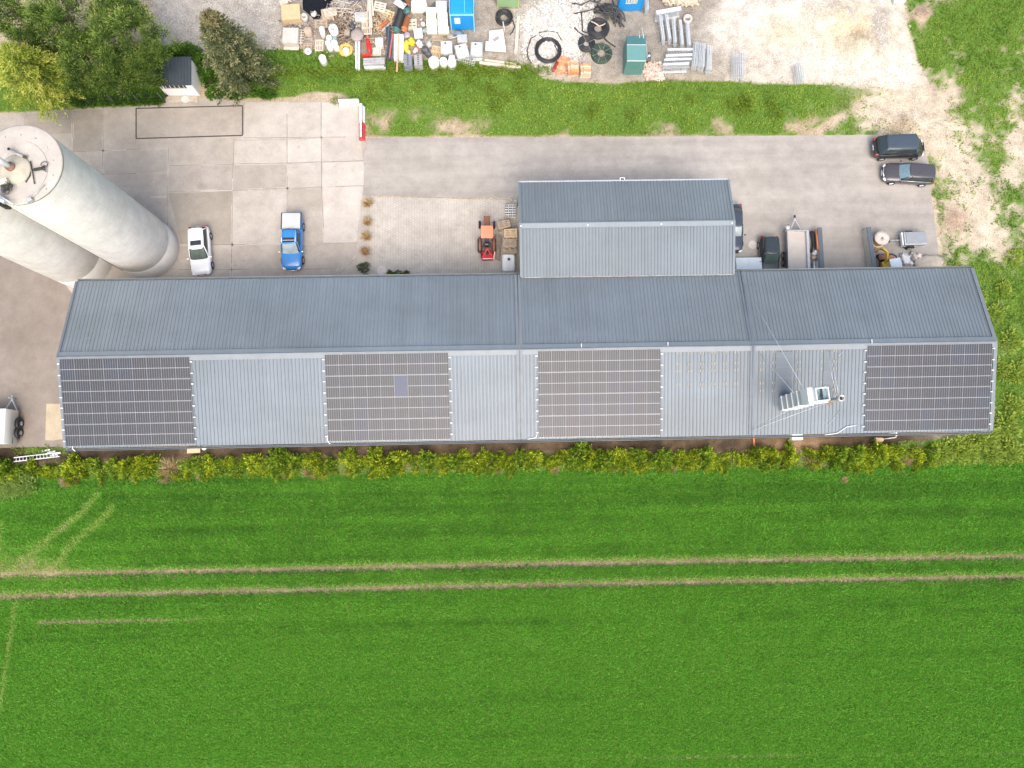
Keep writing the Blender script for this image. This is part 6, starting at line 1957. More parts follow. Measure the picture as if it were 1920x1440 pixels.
for k in range(3):
    bm(681, 111 + k * 4.2, 721, 109.5 + k * 4.2, .55, .2, .5, mat('silver_grey_timber', (.38, .37, .37), .85, var=.22, scale=3), ['grey timber, farthest of the four at the grass', 'grey timber, second of the four at the grass', 'grey timber, third of the four at the grass'][k], 'timber', 'timber')
bm(683, 126, 723, 125, .45, .3, .4, mat('greenish_white_timber', (.48, .50, .45), .8, var=.1, scale=3), 'greenish white timber in front of the grey timbers', 'timber', 'timber')
c, w_, d_ = span(771, 1, 799, 11, .7); t = thing('panel_stack', 'white and yellow panels stacked at the upper edge left of the packs', 'panels', (c.x, c.y, 0)); mb = MB(); mb.box((0, 0, .55), (w_, d_, .3)); mb.build('white_panel', M_PACK, t); mb = MB(); mb.box((0, -.15, .2), (w_ + .1, d_ + .2, .4)); mb.build('yellow_panel', M_PACKY, t)
bm(797, 28, 818, 6, .25, .5, .2, M_DGREY, 'grey channel lying diagonally behind the white packs', 'channel', 'channel')
# orange pipes
def pipe(x0, y0, x1, y1, z, r, m_, label, hollow=True, name='drain_pipe', mouth=None, z1=None):
    p, q_ = at(x0, y0, z), at(x1, y1, z if z1 is None else z1); d_ = (q_ - p); L_ = d_.length
    M = d_.to_track_quat('Z', 'Y').to_matrix()
    t = thing(name, label, 'pipe', p)
    mb = MB(); mb.lathe([(r * .86, 0), (r, 0), (r, L_ * .86), (r * 1.12, L_ * .87), (r * 1.12, L_), (r * .9, L_), (r * .86, L_ * .3)], 20, M=M); mb.build('wall', m_, t)
    mb = MB(); mb.lathe([(r * .85, L_ * .5), (0, L_ * .5)], 20, M=M); mb.build('inner_dark', mouth or M_BLACK, t)
    return t


pipe(730, 39, 711, 52, .5, .15, M_ORANGE, 'orange drain pipe slanting below the open pallet'); pipe(722, 38, 709, 46, .35, .1, M_ORANGE, 'thinner orange pipe just above the slanting drain pipe'); pipe(764, 33, 757, 56, .5, .3, M_ORANGE, 'thick short orange pipe right of the big black pipe')
pipe(763, -4, 761, 12, .9, .28, M_ORANGE, 'orange pipe end at the upper edge above the black pipes'); bm(735, 40, 716, 58, .45, .12, .08, M_GALV, 'thin steel angle slanting beside the black pipe', 'steel_angle', 'steel')
# big corrugated pipes
def ribbed_pipe(x0, y0, x1, y1, z, r, label, mouthc):
    p, q_ = at(x0, y0, z), at(x1, y1, z); d_ = (q_ - p); L_ = d_.length; M = d_.to_track_quat('Z', 'Y').to_matrix()
    t = thing('corrugated_pipe', label, 'pipe', p, 0, 'corrugated black pipes')
    n = int(L_ / .11); prof = []
    for k in range(n):
        u = k * L_ / n; prof += [(r * .93, u), (r, u + .03), (r, u + .07), (r * .93, u + .1)]
    mb = MB(); mb.lathe(prof + [(r * .97, L_), (r * .86, L_)], 28, M=M); mb.build('wall', mat('black_corrugated_plastic', (.022, .026, .028), .45, var=.15), t)
    mb = MB(); mb.lathe([(r * 1.0, L_ - .03), (r * 1.0, L_ + .03), (r * .88, L_ + .03), (r * .86, L_ * .3), (0, L_ * .3)], 28, M=M); mb.build('lining', mouthc, t)
    return t


M_TEALP = mat('teal_pipe_lining', (.07, .20, .19), .45, var=.15)
ribbed_pipe(755, 16, 743, 56, .75, .42, 'big ribbed black pipe with a teal mouth pointing at the foam boards', M_TEALP)
ribbed_pipe(746, -8, 763, 20, 1.2, .34, 'second ribbed black pipe with a teal mouth at the upper edge', M_TEALP)
c = at(750, 6, 1.6); mb = MB(); mb.box((0, 0, 1.0), (1.1, .6, .06)); mb.box((0, 0, .5), (.3, .3, 1.0)); plain(mb, 'pale_board', mat('pale_teal_board', (.55, .64, .62), .6, var=.15), 'pale teal board lying on the ribbed pipes', 'board', (c.x, c.y, .5), R(-35))
# crates and tubs near the middle
c, w_, d_ = span(776, 53, 792, 70, .5); t = thing('perforated_block', 'white perforated block on a cream pallet right of the short orange pipe', 'block', (c.x, c.y, 0), R(8)); mb = MB(); mb.rbox((0, 0, .3), (w_, d_, .45), .04); mb.build('body', M_PWHITE, t)
mb = MB()
for k in range(9):
    mb.lathe([(.05, .53), (0, .53)], 8, c=(-.25 + (k % 3) * .25, -.25 + (k // 3) * .25, 0))
mb.build('hole', M_BLACK, t)
c, w_, d_ = span(704, 70, 718, 84, .6); mb = MB(); mb.box((0, 0, .5), (w_, d_ - .1, .2)); mb.box((0, -.05, .2), (w_, d_, .38), mi=1); plain(mb, 'white_box', [M_PACK, W_PALE], 'white box on tan boards left of the dark bars', 'box', (c.x, c.y, 0))
flat_poly([(700, 90), (711, 88), (712, 101), (702, 102)], .3, .12, W_PALE, 'peach-coloured slab in the weeds beside the red canister', 'slab', 'slab')
# red canisters
c = at(691.5, 88, .4); t = thing('gas_cylinder', 'red gas cylinder lying in the grass by the twin white posts', 'gas cylinder', (c.x, c.y, .25), R(8)); MR = Matrix.Rotation(PI / 2, 3, 'X'); mb = MB(); mb.lathe([(0, -.5), (.18, -.47), (.23, -.38), (.23, .3), (.12, .46), (.06, .5)], 18, M=MR); mb.build('body', mat('bright_red_cylinder', (.68, .03, .025), .4, var=.08), t); mb = MB(); mb.lathe([(.06, .5), (.06, .62), (0, .62)], 10, M=MR); mb.build('valve', M_DGREY, t)
c = at(689, 76, .4); mb = MB(); mb.lump((0, 0, 0), (.38, .5, .4), .3, 31); plain(mb, 'red_helmet_bag', MATS['bright_red_cylinder'], 'small red bundle just above the red gas cylinder', 'bundle', (c.x, c.y, 0))
c = at(688, 103.5, .2); mb = MB(); mb.beam((-.5, 0, .1), (.4, .03, .12), .22, .18); plain(mb, 'red_bar', MATS['bright_red_cylinder'], 'short red bar in the grass below the gas cylinder', 'bar', (c.x, c.y, 0))
# grey crate stacks
def crate_stack(x0, y0, x1, y1, h, m_, label, n):
    c, w_, d_ = span(x0, y0, x1, y1, h); t = thing('crate_stack', label, 'crates', (c.x, c.y, 0), R(2))
    for k in range(n):
        mb = MB(); hh = h / n
        mb.box((0, 0, k * hh + hh / 2), (w_ * .96, d_ * .96, hh - .015)); mb.box((0, 0, k * hh + hh - .03), (w_, d_, .035))
        if k == n - 1:
            for j in range(5):
                mb.box((0, -d_ * .38 + j * d_ * .19, h + .006), (.14, .09, .012), mi=1)
        mb.build('crate', [m_, M_BLACK], t)
    return t


crate_stack(757, 101, 772, 123, 1.0, mat('slate_grey_crate', (.20, .215, .235), .6, var=.12, scale=4), 'stack of slate-grey crates at the grass, left one of two', 5)
crate_stack(776.5, 102, 791.5, 122, .95, mat('warm_grey_crate', (.33, .325, .31), .6, var=.12, scale=4), 'stack of warm grey crates at the grass, right one of two', 5)
# bags
for i, (x, y, dx, dy, h, col, lab) in enumerate(((761, 84, .5, 1.1, .5, (.75, .60, .08), 'larger yellow bag beside the white foam boards'), (771, 76, .6, .7, .5, (.72, .56, .02), 'bright yellow bag below the perforated block'), (766, 97, .4, .5, .3, (.78, .62, .2), 'small yellow bag above the slate-grey crates'),
        (786, 80, .6, .7, .5, (.70, .74, .80), 'white and bluish bag right of the yellow bags'), (779, 94, .55, .4, .35, (.66, .60, .56), 'pale bag with reddish print above the crates'), (783, 89, .35, .25, .3, (.62, .12, .10), 'small red bag among the pale bags'),
        (797, 92, .6, .7, .5, (.10, .105, .115), 'black rubbish bag left of the tan pallet'), (803, 100, .5, .6, .45, (.12, .12, .13), 'dark rubbish bag nearer the drums'), (804, 80, .7, .6, .6, (.36, .36, .34), 'grey crumpled sheet behind the tan pallet'),
        (796, 56, .45, .8, .4, (.26, .30, .30), 'grey-green bag against the left row of packs'), (762, 65, .6, .7, .3, (.38, .35, .40), 'purplish patterned cloth above the yellow bags'), (843, 66, .8, .5, .25, (.42, .36, .33), 'brownish litter in front of the packs'),
        (793, 44, .5, .4, .3, (.66, .66, .66), 'white rag left of the packs'), (870, 84, .9, .45, .3, (.80, .46, .03), 'orange-yellow tray behind the middle white tank'), (689, 68, .3, .35, .3, (.45, .08, .08), 'dark red rag right of the rounded stone'))):
    c = at(x, y, h * .8); mb = MB(); mb.lump((0, 0, 0), (dx, dy, h), .4, 40 + i, freq=1.8, power=.85)
    plain(mb, 'bag', mat('bag_plastic_%d' % i, col, .5, var=.12, scale=4), lab, 'bag', (c.x, c.y, 0), .2 * i)
# intermediate tanks
def ibc(x0, y0, x1, y1, h, label, rz=0.0, m_=None, grey=False):
    c, w_, d_ = span(x0, y0, x1, y1, h); t = thing('plastic_tank', label, 'tank', (c.x, c.y, 0), rz, 'white tanks in the builders yard')
    mb = MB(); mb.rbox((0, 0, h / 2 + .06), (w_, d_, h - .12), .12, seg=4); mb.build('shell', m_ or M_PWHITE, t)
    mb = MB()
    for x in (-1, 1):
        for y in (-1, 1):
            mb.tube([(x * (w_ / 2 + .02), y * (d_ / 2 + .02), .02), (x * (w_ / 2 + .02), y * (d_ / 2 + .02), h - .1)], .018, 5)
    for z in (.2, .5, h - .15):
        mb.tube([(x * (w_ / 2 + .03), y * (d_ / 2 + .03), z) for x, y in ((-1, -1), (1, -1), (1, 1), (-1, 1))], .018, 5, closed=True)
    mb.build('cage', M_STEELW, t)
    mb = MB(); mb.lathe([(.1, h), (.1, h + .05), (0, h + .05)], 12, c=(-w_ * .1, d_ * .25, 0)); mb.box((0, -d_ * .05, h + .005), (w_ * .6, d_ * .5, .02), mi=1); mb.build('cap', [M_DGREY, M_PACK], t)
    return t


ibc(827, 76, 847, 97, .95, 'white caged tank left of the middle white tank', R(1)); ibc(855, 82, 877, 104, .9, 'middle white tank with the orange-yellow tray behind it', R(14)); ibc(883, 78, 904, 101, .85, 'translucent grey-white tub at the right end of the tanks', R(-3), mat('translucent_grey_tub', (.58, .62, .65), .35, var=.1, scale=3))
pallet(817.5, 97, .0, W_NEW, 'tan slatted pallet leaning beside the white caged tank', R(80), GPY, 1.2, .95, 6)
c, w_, d_ = span(857, 64, 876, 79, .5); mb = MB(); mb.rbox((0, 0, .25), (w_, d_, .5), .06); mb.box((0, 0, .505), (w_ * .8, d_ * .7, .02), mi=1); plain(mb, 'grey_basin', [mat('worn_grey_basin', (.46, .47, .45), .7, var=.2, scale=3), M_PGREY], 'worn grey basin in front of the large blue container', 'basin', (c.x, c.y, 0), R(5))
p, q_ = at(845, 72, .3), at(862, 67, .3); mb = MB(); mb.tube([p, q_], .03, 6); plain(mb, 'thin_rod', M_PWHITE, 'thin white rod lying left of the worn grey basin', 'rod')
t_ = at(876, 113, .4); t = thing('wire_trolley', 'overturned wire trolley in front of the middle white tank', 'trolley', (t_.x, t_.y, .02), R(-15)); mb = MB()
for x in np.linspace(-.75, .75, 8):
    mb.tube([(x, -.3, .05), (x, -.3, .55), (x, .3, .55), (x, .3, .05)], .014, 4)
for y, z in ((-.3, .05), (-.3, .3), (-.3, .55), (0, .55), (.3, .55), (.3, .3), (.3, .05)):
    mb.tube([(-.75, y, z), (.75, y, z)], .014, 4)
mb.build('basket', M_STEELW, t); mb = MB(); mb.tube([(-.75, -.3, .5), (-1.2, -.25, .6), (-1.2, .25, .6), (-.75, .3, .5)], .02, 6); mb.build('handle', M_STEELW, t)
c = at(895, 108, .2); mb = MB(); mb.rbox((0, 0, .1), (.9, .6, .2), .04); plain(mb, 'concrete_slab', M_CONP, 'concrete slab below the translucent tub', 'slab', (c.x, c.y, 0))

# galvanised barriers
def barrier_panel():
    root = bpy.data.objects.new('crowd_barrier', None); COL.objects.link(root)
    Lb, Hb = 2.3, 1.1
    mb = MB(); mb.tube([(-Lb / 2, 0, .18), (Lb / 2, 0, .18), (Lb / 2, 0, Hb), (-Lb / 2, 0, Hb)], .026, 6, closed=True, smooth=False)
    mb.build('frame', M_STEELW, root)
    mb = MB()
    for k in range(15):
        mb.box((-Lb / 2 + (k + 1) * Lb / 16, 0, (.18 + Hb) / 2), (.018, .018, Hb - .18))
    mb.build('bars', M_STEELW, root)
    for s in (-1, 1):
        mb = MB(); mb.tube([(s * .8, -.2, .0), (s * .8, -.12, .1), (s * .8, .12, .1), (s * .8, .2, .0)], .02, 5); mb.build('foot', M_STEELW, root)
    return root


proto = None
def bundle(x0, y0, x1, y1, n, label, tilt=0.12, gap=.075, zt=1.1):
    """n barriers side by side; the pixels give the two ends of the bundle's middle top edge"""
    global proto
    p, q_ = at(x0, y0, zt), at(x1, y1, zt)
    c = (p + q_) / 2; a_ = math.atan2(q_.y - p.y, q_.x - p.x); nrm = Vector((-math.sin(a_), math.cos(a_), 0)); sc = (q_ - p).length / 2.3
    for k in range(n):
        if proto is None:
            proto = o = barrier_panel()
        else:
            o = dup(proto)
        g_ = c + nrm * (k - (n - 1) / 2) * gap
        o.location = (g_.x - nrm.x * tilt * 1.0, g_.y - nrm.y * tilt * 1.0, 0)
        o.rotation_euler = (-tilt + random.uniform(-.02, .02), random.uniform(-.01, .01), a_ + random.uniform(-.015, .015)); o.scale = (sc, 1, 1)
        tag(o, label, 'barrier', 'galvanised barriers stored in the yard')


bundle(1231, 24, 1277, 15, 6, 'galvanised barrier in the crosswise bundle nearest the upper edge', .1)
for i, (a_, b_, c_, d_) in enumerate(((1239, 28, 1245, 74), (1250, 27, 1257, 72), (1263, 33, 1267, 78), (1276, 37, 1280, 82), (1289, 40, 1293, 84))):
    bundle(a_, b_, c_, d_, 4, 'galvanised barrier in the %s leaning bundle from the left behind the white stack' % ('first', 'second', 'third', 'fourth', 'fifth')[i], -.18)
for i, (a_, b_, c_, d_) in enumerate(((1252, 93, 1299, 92), (1249, 104, 1298, 102), (1246, 112, 1297, 110), (1244, 121, 1292, 119))):
    bundle(a_, b_, c_, d_, 4, 'white-grey barrier in the %s row of the crosswise stack by the brick rubble' % ('farthest', 'second', 'third', 'nearest')[i], .25, .06)
bundle(1306, 79, 1303, 122, 5, 'grey barrier in the left bundle of the long stack right of the crosswise stack', -.1, .1); bundle(1318, 81, 1316, 124, 6, 'grey barrier in the middle bundle of the long stack right of the crosswise stack', -.1, .1)
bundle(1331, 85, 1330, 130, 5, 'grey barrier in the right bundle of the long stack right of the crosswise stack', -.1, .1)
bundle(1386, 96, 1387, 140, 6, 'thin grey barrier in the bundle standing alone on the sand', -.1, .2); bundle(1499, 116, 1504, 148, 4, 'pale blue-white barrier in the small bundle farthest right', -.1, .2)
bundle(1213, -4, 1214, 16, 3, 'galvanised barrier right of the lettered blue container', -.1, .12)

# rubble: individually shaped stones, too many to count
def rubble(name, poly, n, smin, smax, m_, label, cat, hump=0.0, flat=.6):
    P_ = [at(x, y) for x, y in poly]; xs_ = [p.x for p in P_]; ys_ = [p.y for p in P_]
    out = []
    while len(out) < n:
        X = RNG.uniform(min(xs_), max(xs_), 4 * n); Y = RNG.uniform(min(ys_), max(ys_), 4 * n)
        px, py = topx(X, Y); ok = softpoly(px, py, poly, 8) > RNG.uniform(size=X.shape) ; out += list(zip(X[ok], Y[ok]))
    out = np.array(out[:n]); px, py = topx(out[:, 0], out[:, 1]); s = softpoly(px, py, poly, 22)
    z = relief(px, py) + hump * s * RNG.uniform(.3, 1, n)
    base = np.array([(-1, -1, -1), (1, -1, -1), (1, 1, -1), (-1, 1, -1), (-1, -1, 1), (1, -1, 1), (1, 1, 1), (-1, 1, 1)], float)
    V = base[None] * RNG.uniform(.45, 1, (n, 8, 1)) + RNG.normal(0, .18, (n, 8, 3))
    S_ = RNG.uniform(smin, smax, (n, 1, 1)) ** 1 * np.stack([RNG.uniform(.6, 1.3, n), RNG.uniform(.6, 1.0, n), RNG.uniform(.4, .8, n) * flat * 1.5], -1)[:, None, :]
    V = V * S_ * .5
    a_ = RNG.uniform(0, 2 * PI, n); ca, sa = np.cos(a_)[:, None], np.sin(a_)[:, None]
    V = np.stack([V[..., 0] * ca - V[..., 1] * sa, V[..., 0] * sa + V[..., 1] * ca, V[..., 2]], -1)
    V = V + np.stack([out[:, 0], out[:, 1], z + .03], -1)[:, None, :]
    f = np.array([(3, 2, 1, 0), (4, 5, 6, 7), (0, 1, 5, 4), (1, 2, 6, 5), (2, 3, 7, 6), (3, 0, 4, 7)])
    F = (f[None] + (np.arange(n) * 8)[:, None, None]).reshape(-1, 4)
    o = np_mesh(name, V.reshape(-1, 3), F, m_, tint=np.repeat(RNG.uniform(0, 1, n), 8)); return tag(o, label, cat, kind='stuff')


def stone_mat(name, a_, b_):
    m = foliage(name, a_, b_, 0.0, .9); return m


rubble('white_rubble', [(975, 40), (1005, 10), (1075, -10), (1115, 20), (1110, 60), (1090, 110), (1062, 138), (1010, 128), (985, 105)], 2600, .07, .26, stone_mat('limestone_rubble', (.42, .40, .37), (.78, .76, .72)), 'white broken stone spread under the hose coils', 'rubble')
rubble('brick_rubble', [(1205, 125), (1230, 118), (1246, 135), (1240, 152), (1212, 152)], 260, .12, .34, stone_mat('pink_brick', (.50, .33, .26), (.76, .66, .57)), 'heap of pinkish broken bricks beside the sea-green dumpster', 'bricks', .4)
rubble('split_logs', [(1238, -8), (1312, -8), (1306, 8), (1275, 14), (1248, 8)], 320, .14, .45, stone_mat('pale_split_wood', (.42, .35, .26), (.68, .60, .47)), 'heap of pale split logs at the upper picture edge', 'logs', .6)
rubble('roof_tile_rubble', [(1040, 118), (1060, 112), (1066, 140), (1042, 138)], 120, .14, .42, stone_mat('orange_tiles', (.58, .20, .09), (.74, .40, .24)), 'broken orange roof tiles left of the brick pallets', 'tiles', .3)
rubble('gravel', [(255, -10), (532, -10), (532, 70), (515, 100), (440, 100), (300, 92)], 2600, .04, .13, stone_mat('pale_gravel', (.34, .32, .29), (.60, .58, .54)), 'pale gravel scattered over the upper left yard', 'gravel')
rubble('yard_debris', [(545, 20), (800, 20), (830, 90), (760, 110), (560, 100)], 500, .05, .22, stone_mat('mixed_debris', (.20, .165, .13), (.66, .60, .52)), 'small mixed debris strewn between the goods in the yard', 'debris')
rubble('sand_lumps', [(1330, 20), (1700, 0), (1720, 150), (1380, 150)], 900, .04, .16, stone_mat('pale_clods', (.50, .43, .33), (.74, .68, .58)), 'pale clods and stones scattered over the sandy ground', 'stones')
pipe(1045, 118, 1037, 135, .2, .15, mat('brick_red_pipe', (.46, .10, .07), .5, var=.1), 'short brick-red pipe at the edge of the orange tiles', False)
for i, (x0, y0, x1, y1, lab) in enumerate(((1064, 115, 1085, 136, 'wooden box of cream and orange bricks next to the broken tiles'), (1088, 120, 1108, 139, 'pallet of orange bricks right of the wooden brick box'))):
    c, w_, d_ = span(x0, y0, x1, y1, .7); t = thing('brick_pallet', lab, 'bricks', (c.x, c.y, 0), R(2 - i)); mb = MB(); mb.box((0, 0, .07), (w_, d_, .12)); mb.build('pallet', W_PALE, t)
    mb = MB()
    for r_ in range(5):
        for k in range(4):
            mb.box((-w_ / 2 + (k + .5) * w_ / 4, -d_ / 2 + (r_ + .5) * d_ / 5, .42 + .06 * ((r_ * 3 + k * 5) % 3)), (w_ / 4.4, d_ / 5.5, .6 + .1 * ((r_ + k) % 2)), mi=(r_ * 2 + k * 3 + i) % 3)
    mb.build('bricks', [mat('orange_facing_brick', (.62, .30, .14), .85, var=.15, scale=5), mat('cream_facing_brick', (.66, .54, .38), .85, var=.12, scale=5), mat('peach_brick', (.64, .42, .26), .85, var=.12)], t)
# black pond
P_ = [at(x, y) for x, y in ((566, -30), (640, -30), (641, 8), (627, 13), (607, 16), (600, 35), (588, 36), (578, 26), (568, 18))]
mb = MB(); mb.prism([(p.x, p.y) for p in P_], -.02, .02); struct(mb.build('pond', mat('dark_pond_water', (.010, .010, .011), .12, var=.3, spec=.4)))
c = at(642, 4, .4); mb = MB(); mb.lump((0, 0, 0), (1.3, .9, .5), .3, 77); plain(mb, 'tarpaulin', mat('grey_crumpled_tarpaulin', (.40, .40, .41), .5, var=.2, scale=4), 'crumpled grey tarpaulin beside the black pond', 'tarpaulin', (c.x, c.y, 0)); 
c = at(664, -4, .5); mb = MB(); mb.lump((0, 0, 0), (1.2, .7, .5), .3, 78); plain(mb, 'tarpaulin', M_DGREY, 'dark tarpaulin bundle at the upper edge above the brown pallet', 'tarpaulin', (c.x, c.y, 0)); c = at(589, 27, .05); mb = MB(); mb.lump((0, 0, 0), (.5, .6, .25), .4, 79); plain(mb, 'stone_block', M_CONP, 'pale stone lying in the black pond', 'stone', (c.x, c.y, 0))
c = at(532, 3, .4); mb = MB(); mb.box((0, 0, .2), (.8, .5, .35), .3); mb.box((.4, .2, .3), (.7, .12, .1), -.5); plain(mb, 'timber_offcuts', W_PALE, 'pale timber offcuts at the upper edge above the plywood crate', 'timber', (c.x, c.y, 0))
c = at(660, 47, .4); mb = MB(); mb.lump((0, 0, 0), (.6, .7, .5), .3, 80); plain(mb, 'rubbish_bag', mat('dark_slate_bag', (.07, .085, .10), .5), 'dark slate bag above the rounded brown-grey stone', 'bag', (c.x, c.y, 0)); c = at(650, 60, .4); mb = MB(); mb.rbox((0, 0, .2), (.55, .6, .4), .05); plain(mb, 'stone_block', mat('khaki_stone', (.36, .32, .25), .9), 'khaki stone block left of the rounded stone', 'stone', (c.x, c.y, 0))
c = at(1687, -3, .4); mb = MB(); mb.rbox((0, 0, .25), (1.1, .7, .5), .08); plain(mb, 'white_sheet', M_PWHITE, 'white cover at the upper edge beside the green slope', 'cover', (c.x, c.y, 0))
# ------------------------------------------------------------------ trees, shrubs and hedges
M_BARK = mat('brown_bark', (.12, .09, .065), .95, var=.25, scale=4, bump=.5)
M_PINE = foliage('pine_needles', (.022, .054, .009), (.165, .26, .045), .28, pale=(.36, .44, .10))
M_SPRUCE = foliage('spruce_needles', (.032, .055, .022), (.155, .180, .080), .25, pale=(.36, .345, .17))
M_SPRTIP = foliage('brown_spruce_tips', (.12, .115, .05), (.33, .29, .14), .2)
M_LARCH = foliage('yellow_green_larch', (.08, .17, .014), (.46, .54, .09), .4, pale=(.70, .70, .17))
M_IVY = foliage('fresh_green_shrub', (.030, .095, .012), (.13, .26, .03), .3)
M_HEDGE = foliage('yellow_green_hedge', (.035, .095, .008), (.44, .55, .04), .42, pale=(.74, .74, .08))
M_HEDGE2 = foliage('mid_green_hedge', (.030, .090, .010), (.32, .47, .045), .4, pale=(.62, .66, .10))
M_DRY = foliage('dry_straw', (.22, .15, .08), (.58, .44, .24), .2)
M_LAV = foliage('grey_green_herb', (.05, .085, .035), (.14, .20, .09), .2)


def trunk(t, h, r, lean=(0, 0), limbs=0, lr=1.5):
    mb = MB(); mb.tube([(0, 0, 0), (lean[0] * .4, lean[1] * .4, h * .4), (lean[0], lean[1], h)], [r, r * .75, r * .2], 9)
    rr = random.Random(int(h * 100))
    for k in range(limbs):
        z = h * (.3 + .6 * k / limbs); a_ = k * 2.4
        mb.tube([(lean[0] * z / h, lean[1] * z / h, z), (lean[0] * z / h + lr * .6 * math.cos(a_), lean[1] * z / h + lr * .6 * math.sin(a_), z + .25 * lr), (lr * math.cos(a_), lr * math.sin(a_), z + .4 * lr)], [r * .35, r * .22, r * .06], 6)
    mb.build('trunk', M_BARK, t)


def pine(px_, py_, zc, r, h, label, seed, n_clump=110, m_=None):
    c = at(px_, py_, zc)
    t = thing('pine_tree', label, 'tree', (c.x, c.y, 0), 0, 'pines left of the white hut')
    trunk(t, h * .92, .2, limbs=9, lr=r * .75)
    global RNG
    g = np.random.default_rng(seed)
    P, D, T = [], [], []
    n_clump = int(n_clump * .5)
    for k in range(n_clump):
        d = g.normal(size=3); d /= np.linalg.norm(d); d[2] = d[2] * .9
        q = (g.uniform(.3, 1)) ** .45; ct = g.uniform(-.12, .3)
        lump = 1 + .28 * math.sin(3 * math.atan2(d[1], d[0]) + seed) + .15 * math.sin(7 * math.atan2(d[1], d[0]) + 2 * seed)
        cc = np.array([d[0] * r * lump, d[1] * r * lump, d[2] * h * .36]) * q + [0, 0, h * .62]
        n = 230
        dirs = g.normal(size=(n, 3)); dirs /= np.linalg.norm(dirs, axis=1)[:, None]
        dirs[:, 2] = dirs[:, 2] * .8 + .35
        rad = g.uniform(.03, .6, (n, 1)) * g.uniform(.9, 1.3)
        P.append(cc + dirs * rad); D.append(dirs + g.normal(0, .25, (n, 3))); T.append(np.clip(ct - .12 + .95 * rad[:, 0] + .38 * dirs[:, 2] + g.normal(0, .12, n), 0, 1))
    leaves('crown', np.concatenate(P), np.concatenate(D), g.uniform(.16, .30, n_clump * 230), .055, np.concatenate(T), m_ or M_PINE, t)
    return t


pine(235, 62, 7.5, 2.6, 11, 'tall dark pine nearest the pale gravel, above the white hut', 1, 170)
pine(130, 40, 7.5, 2.7, 11, 'dark pine at the upper edge between the corner pine and the tallest pine', 2, 160)
pine(185, 125, 5, 2.5, 8, 'lower pine left of the white hut and right of the yellow-green larch', 3, 150)
pine(275, 130, 4, 1.4, 6.5, 'slim pine directly left of the white hut roof', 4, 70)
pine(22, 22, 7, 2.2, 10, 'pine in the upper left picture corner behind the larch', 5, 110)
pine(215, -8, 8, 2.0, 11, 'pine at the upper picture edge behind the tall dark pine', 6, 90)
pine(95, 85, 4.5, 1.8, 7, 'dark pine in the gap behind the larch', 7, 90)

# yellow-green larch
c = at(62, 138, 4.5); t = thing('larch_tree', 'feathery yellow-green larch at the left edge beside the concrete yard', 'tree', (c.x, c.y, 0)); trunk(t, 7.5, .2, limbs=12, lr=2.2)
g = np.random.default_rng(12); P, D, T = [], [], []
for k in range(230):
    a_ = g.uniform(0, 2 * PI); u = g.uniform(.12, 1); z = 1.2 + u * 6.6; Rm = 3.45 * (1 - u) ** .62 + .25
    Rm *= 1 + .18 * math.sin(a_ * 4) ; ln = Rm * g.uniform(.75, 1.1); n = 80
    s = g.uniform(.15, 1, n) ** .7
    p = np.stack([np.cos(a_) * ln * s, np.sin(a_) * ln * s, z + .15 * ln * s - .3 * s ** 2], -1) + g.normal(0, .12, (n, 3))
    d = np.stack([np.full(n, np.cos(a_)), np.full(n, np.sin(a_)), np.full(n, .1)], -1) + g.normal(0, .75, (n, 3))
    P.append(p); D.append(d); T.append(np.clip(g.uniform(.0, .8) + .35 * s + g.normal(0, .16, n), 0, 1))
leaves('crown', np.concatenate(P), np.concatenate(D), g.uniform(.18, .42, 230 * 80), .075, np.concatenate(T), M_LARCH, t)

# spruce with a brown tip
c = at(466, 150, 0); t = thing('spruce_tree', 'grey-green spruce with a brownish tip right of the white hut', 'tree', (c.x, c.y, 0)); trunk(t, 9.6, .2)
def conifer(name, u0, u1, n_br, Rb, h, m_, t, seed):
    g = np.random.default_rng(seed); P, D, T = [], [], []
    for k in range(n_br):
        u = g.uniform(u0, u1); a_ = g.uniform(0, 2 * PI); ln = (Rb * (1 - u) ** .56 + .1) * g.uniform(.55, 1.22) * (1 + .16 * math.sin(5 * a_ + 9 * u)); n = int(46 + 50 * (1 - u))
        s = g.uniform(.2, 1, n) ** .6
        side = g.normal(0, .20, n) * (1.1 - .5 * s)
        x = np.cos(a_) * ln * s - np.sin(a_) * side; y = np.sin(a_) * ln * s + np.cos(a_) * side
        z = h * (.06 + .94 * u) - .28 * ln * s + g.normal(0, .06, n)
        P.append(np.stack([x, y, z], -1)); D.append(np.stack([np.cos(a_) - np.sin(a_) * np.sign(side) * .8, np.sin(a_) + np.cos(a_) * np.sign(side) * .8, np.full(n, .1)], -1) + g.normal(0, .35, (n, 3)))
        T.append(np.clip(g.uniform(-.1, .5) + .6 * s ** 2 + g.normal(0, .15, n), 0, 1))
    P = np.concatenate(P)
    return leaves(name, P, np.concatenate(D), g.uniform(.14, .30, len(P)), .075, np.concatenate(T), m_, t)
conifer('crown', .0, .9, 330, 2.85, 9.6, M_SPRUCE, t, 21); conifer('crown_tip', .80, 1.0, 44, 2.5, 9.7, M_SPRTIP, t, 22)


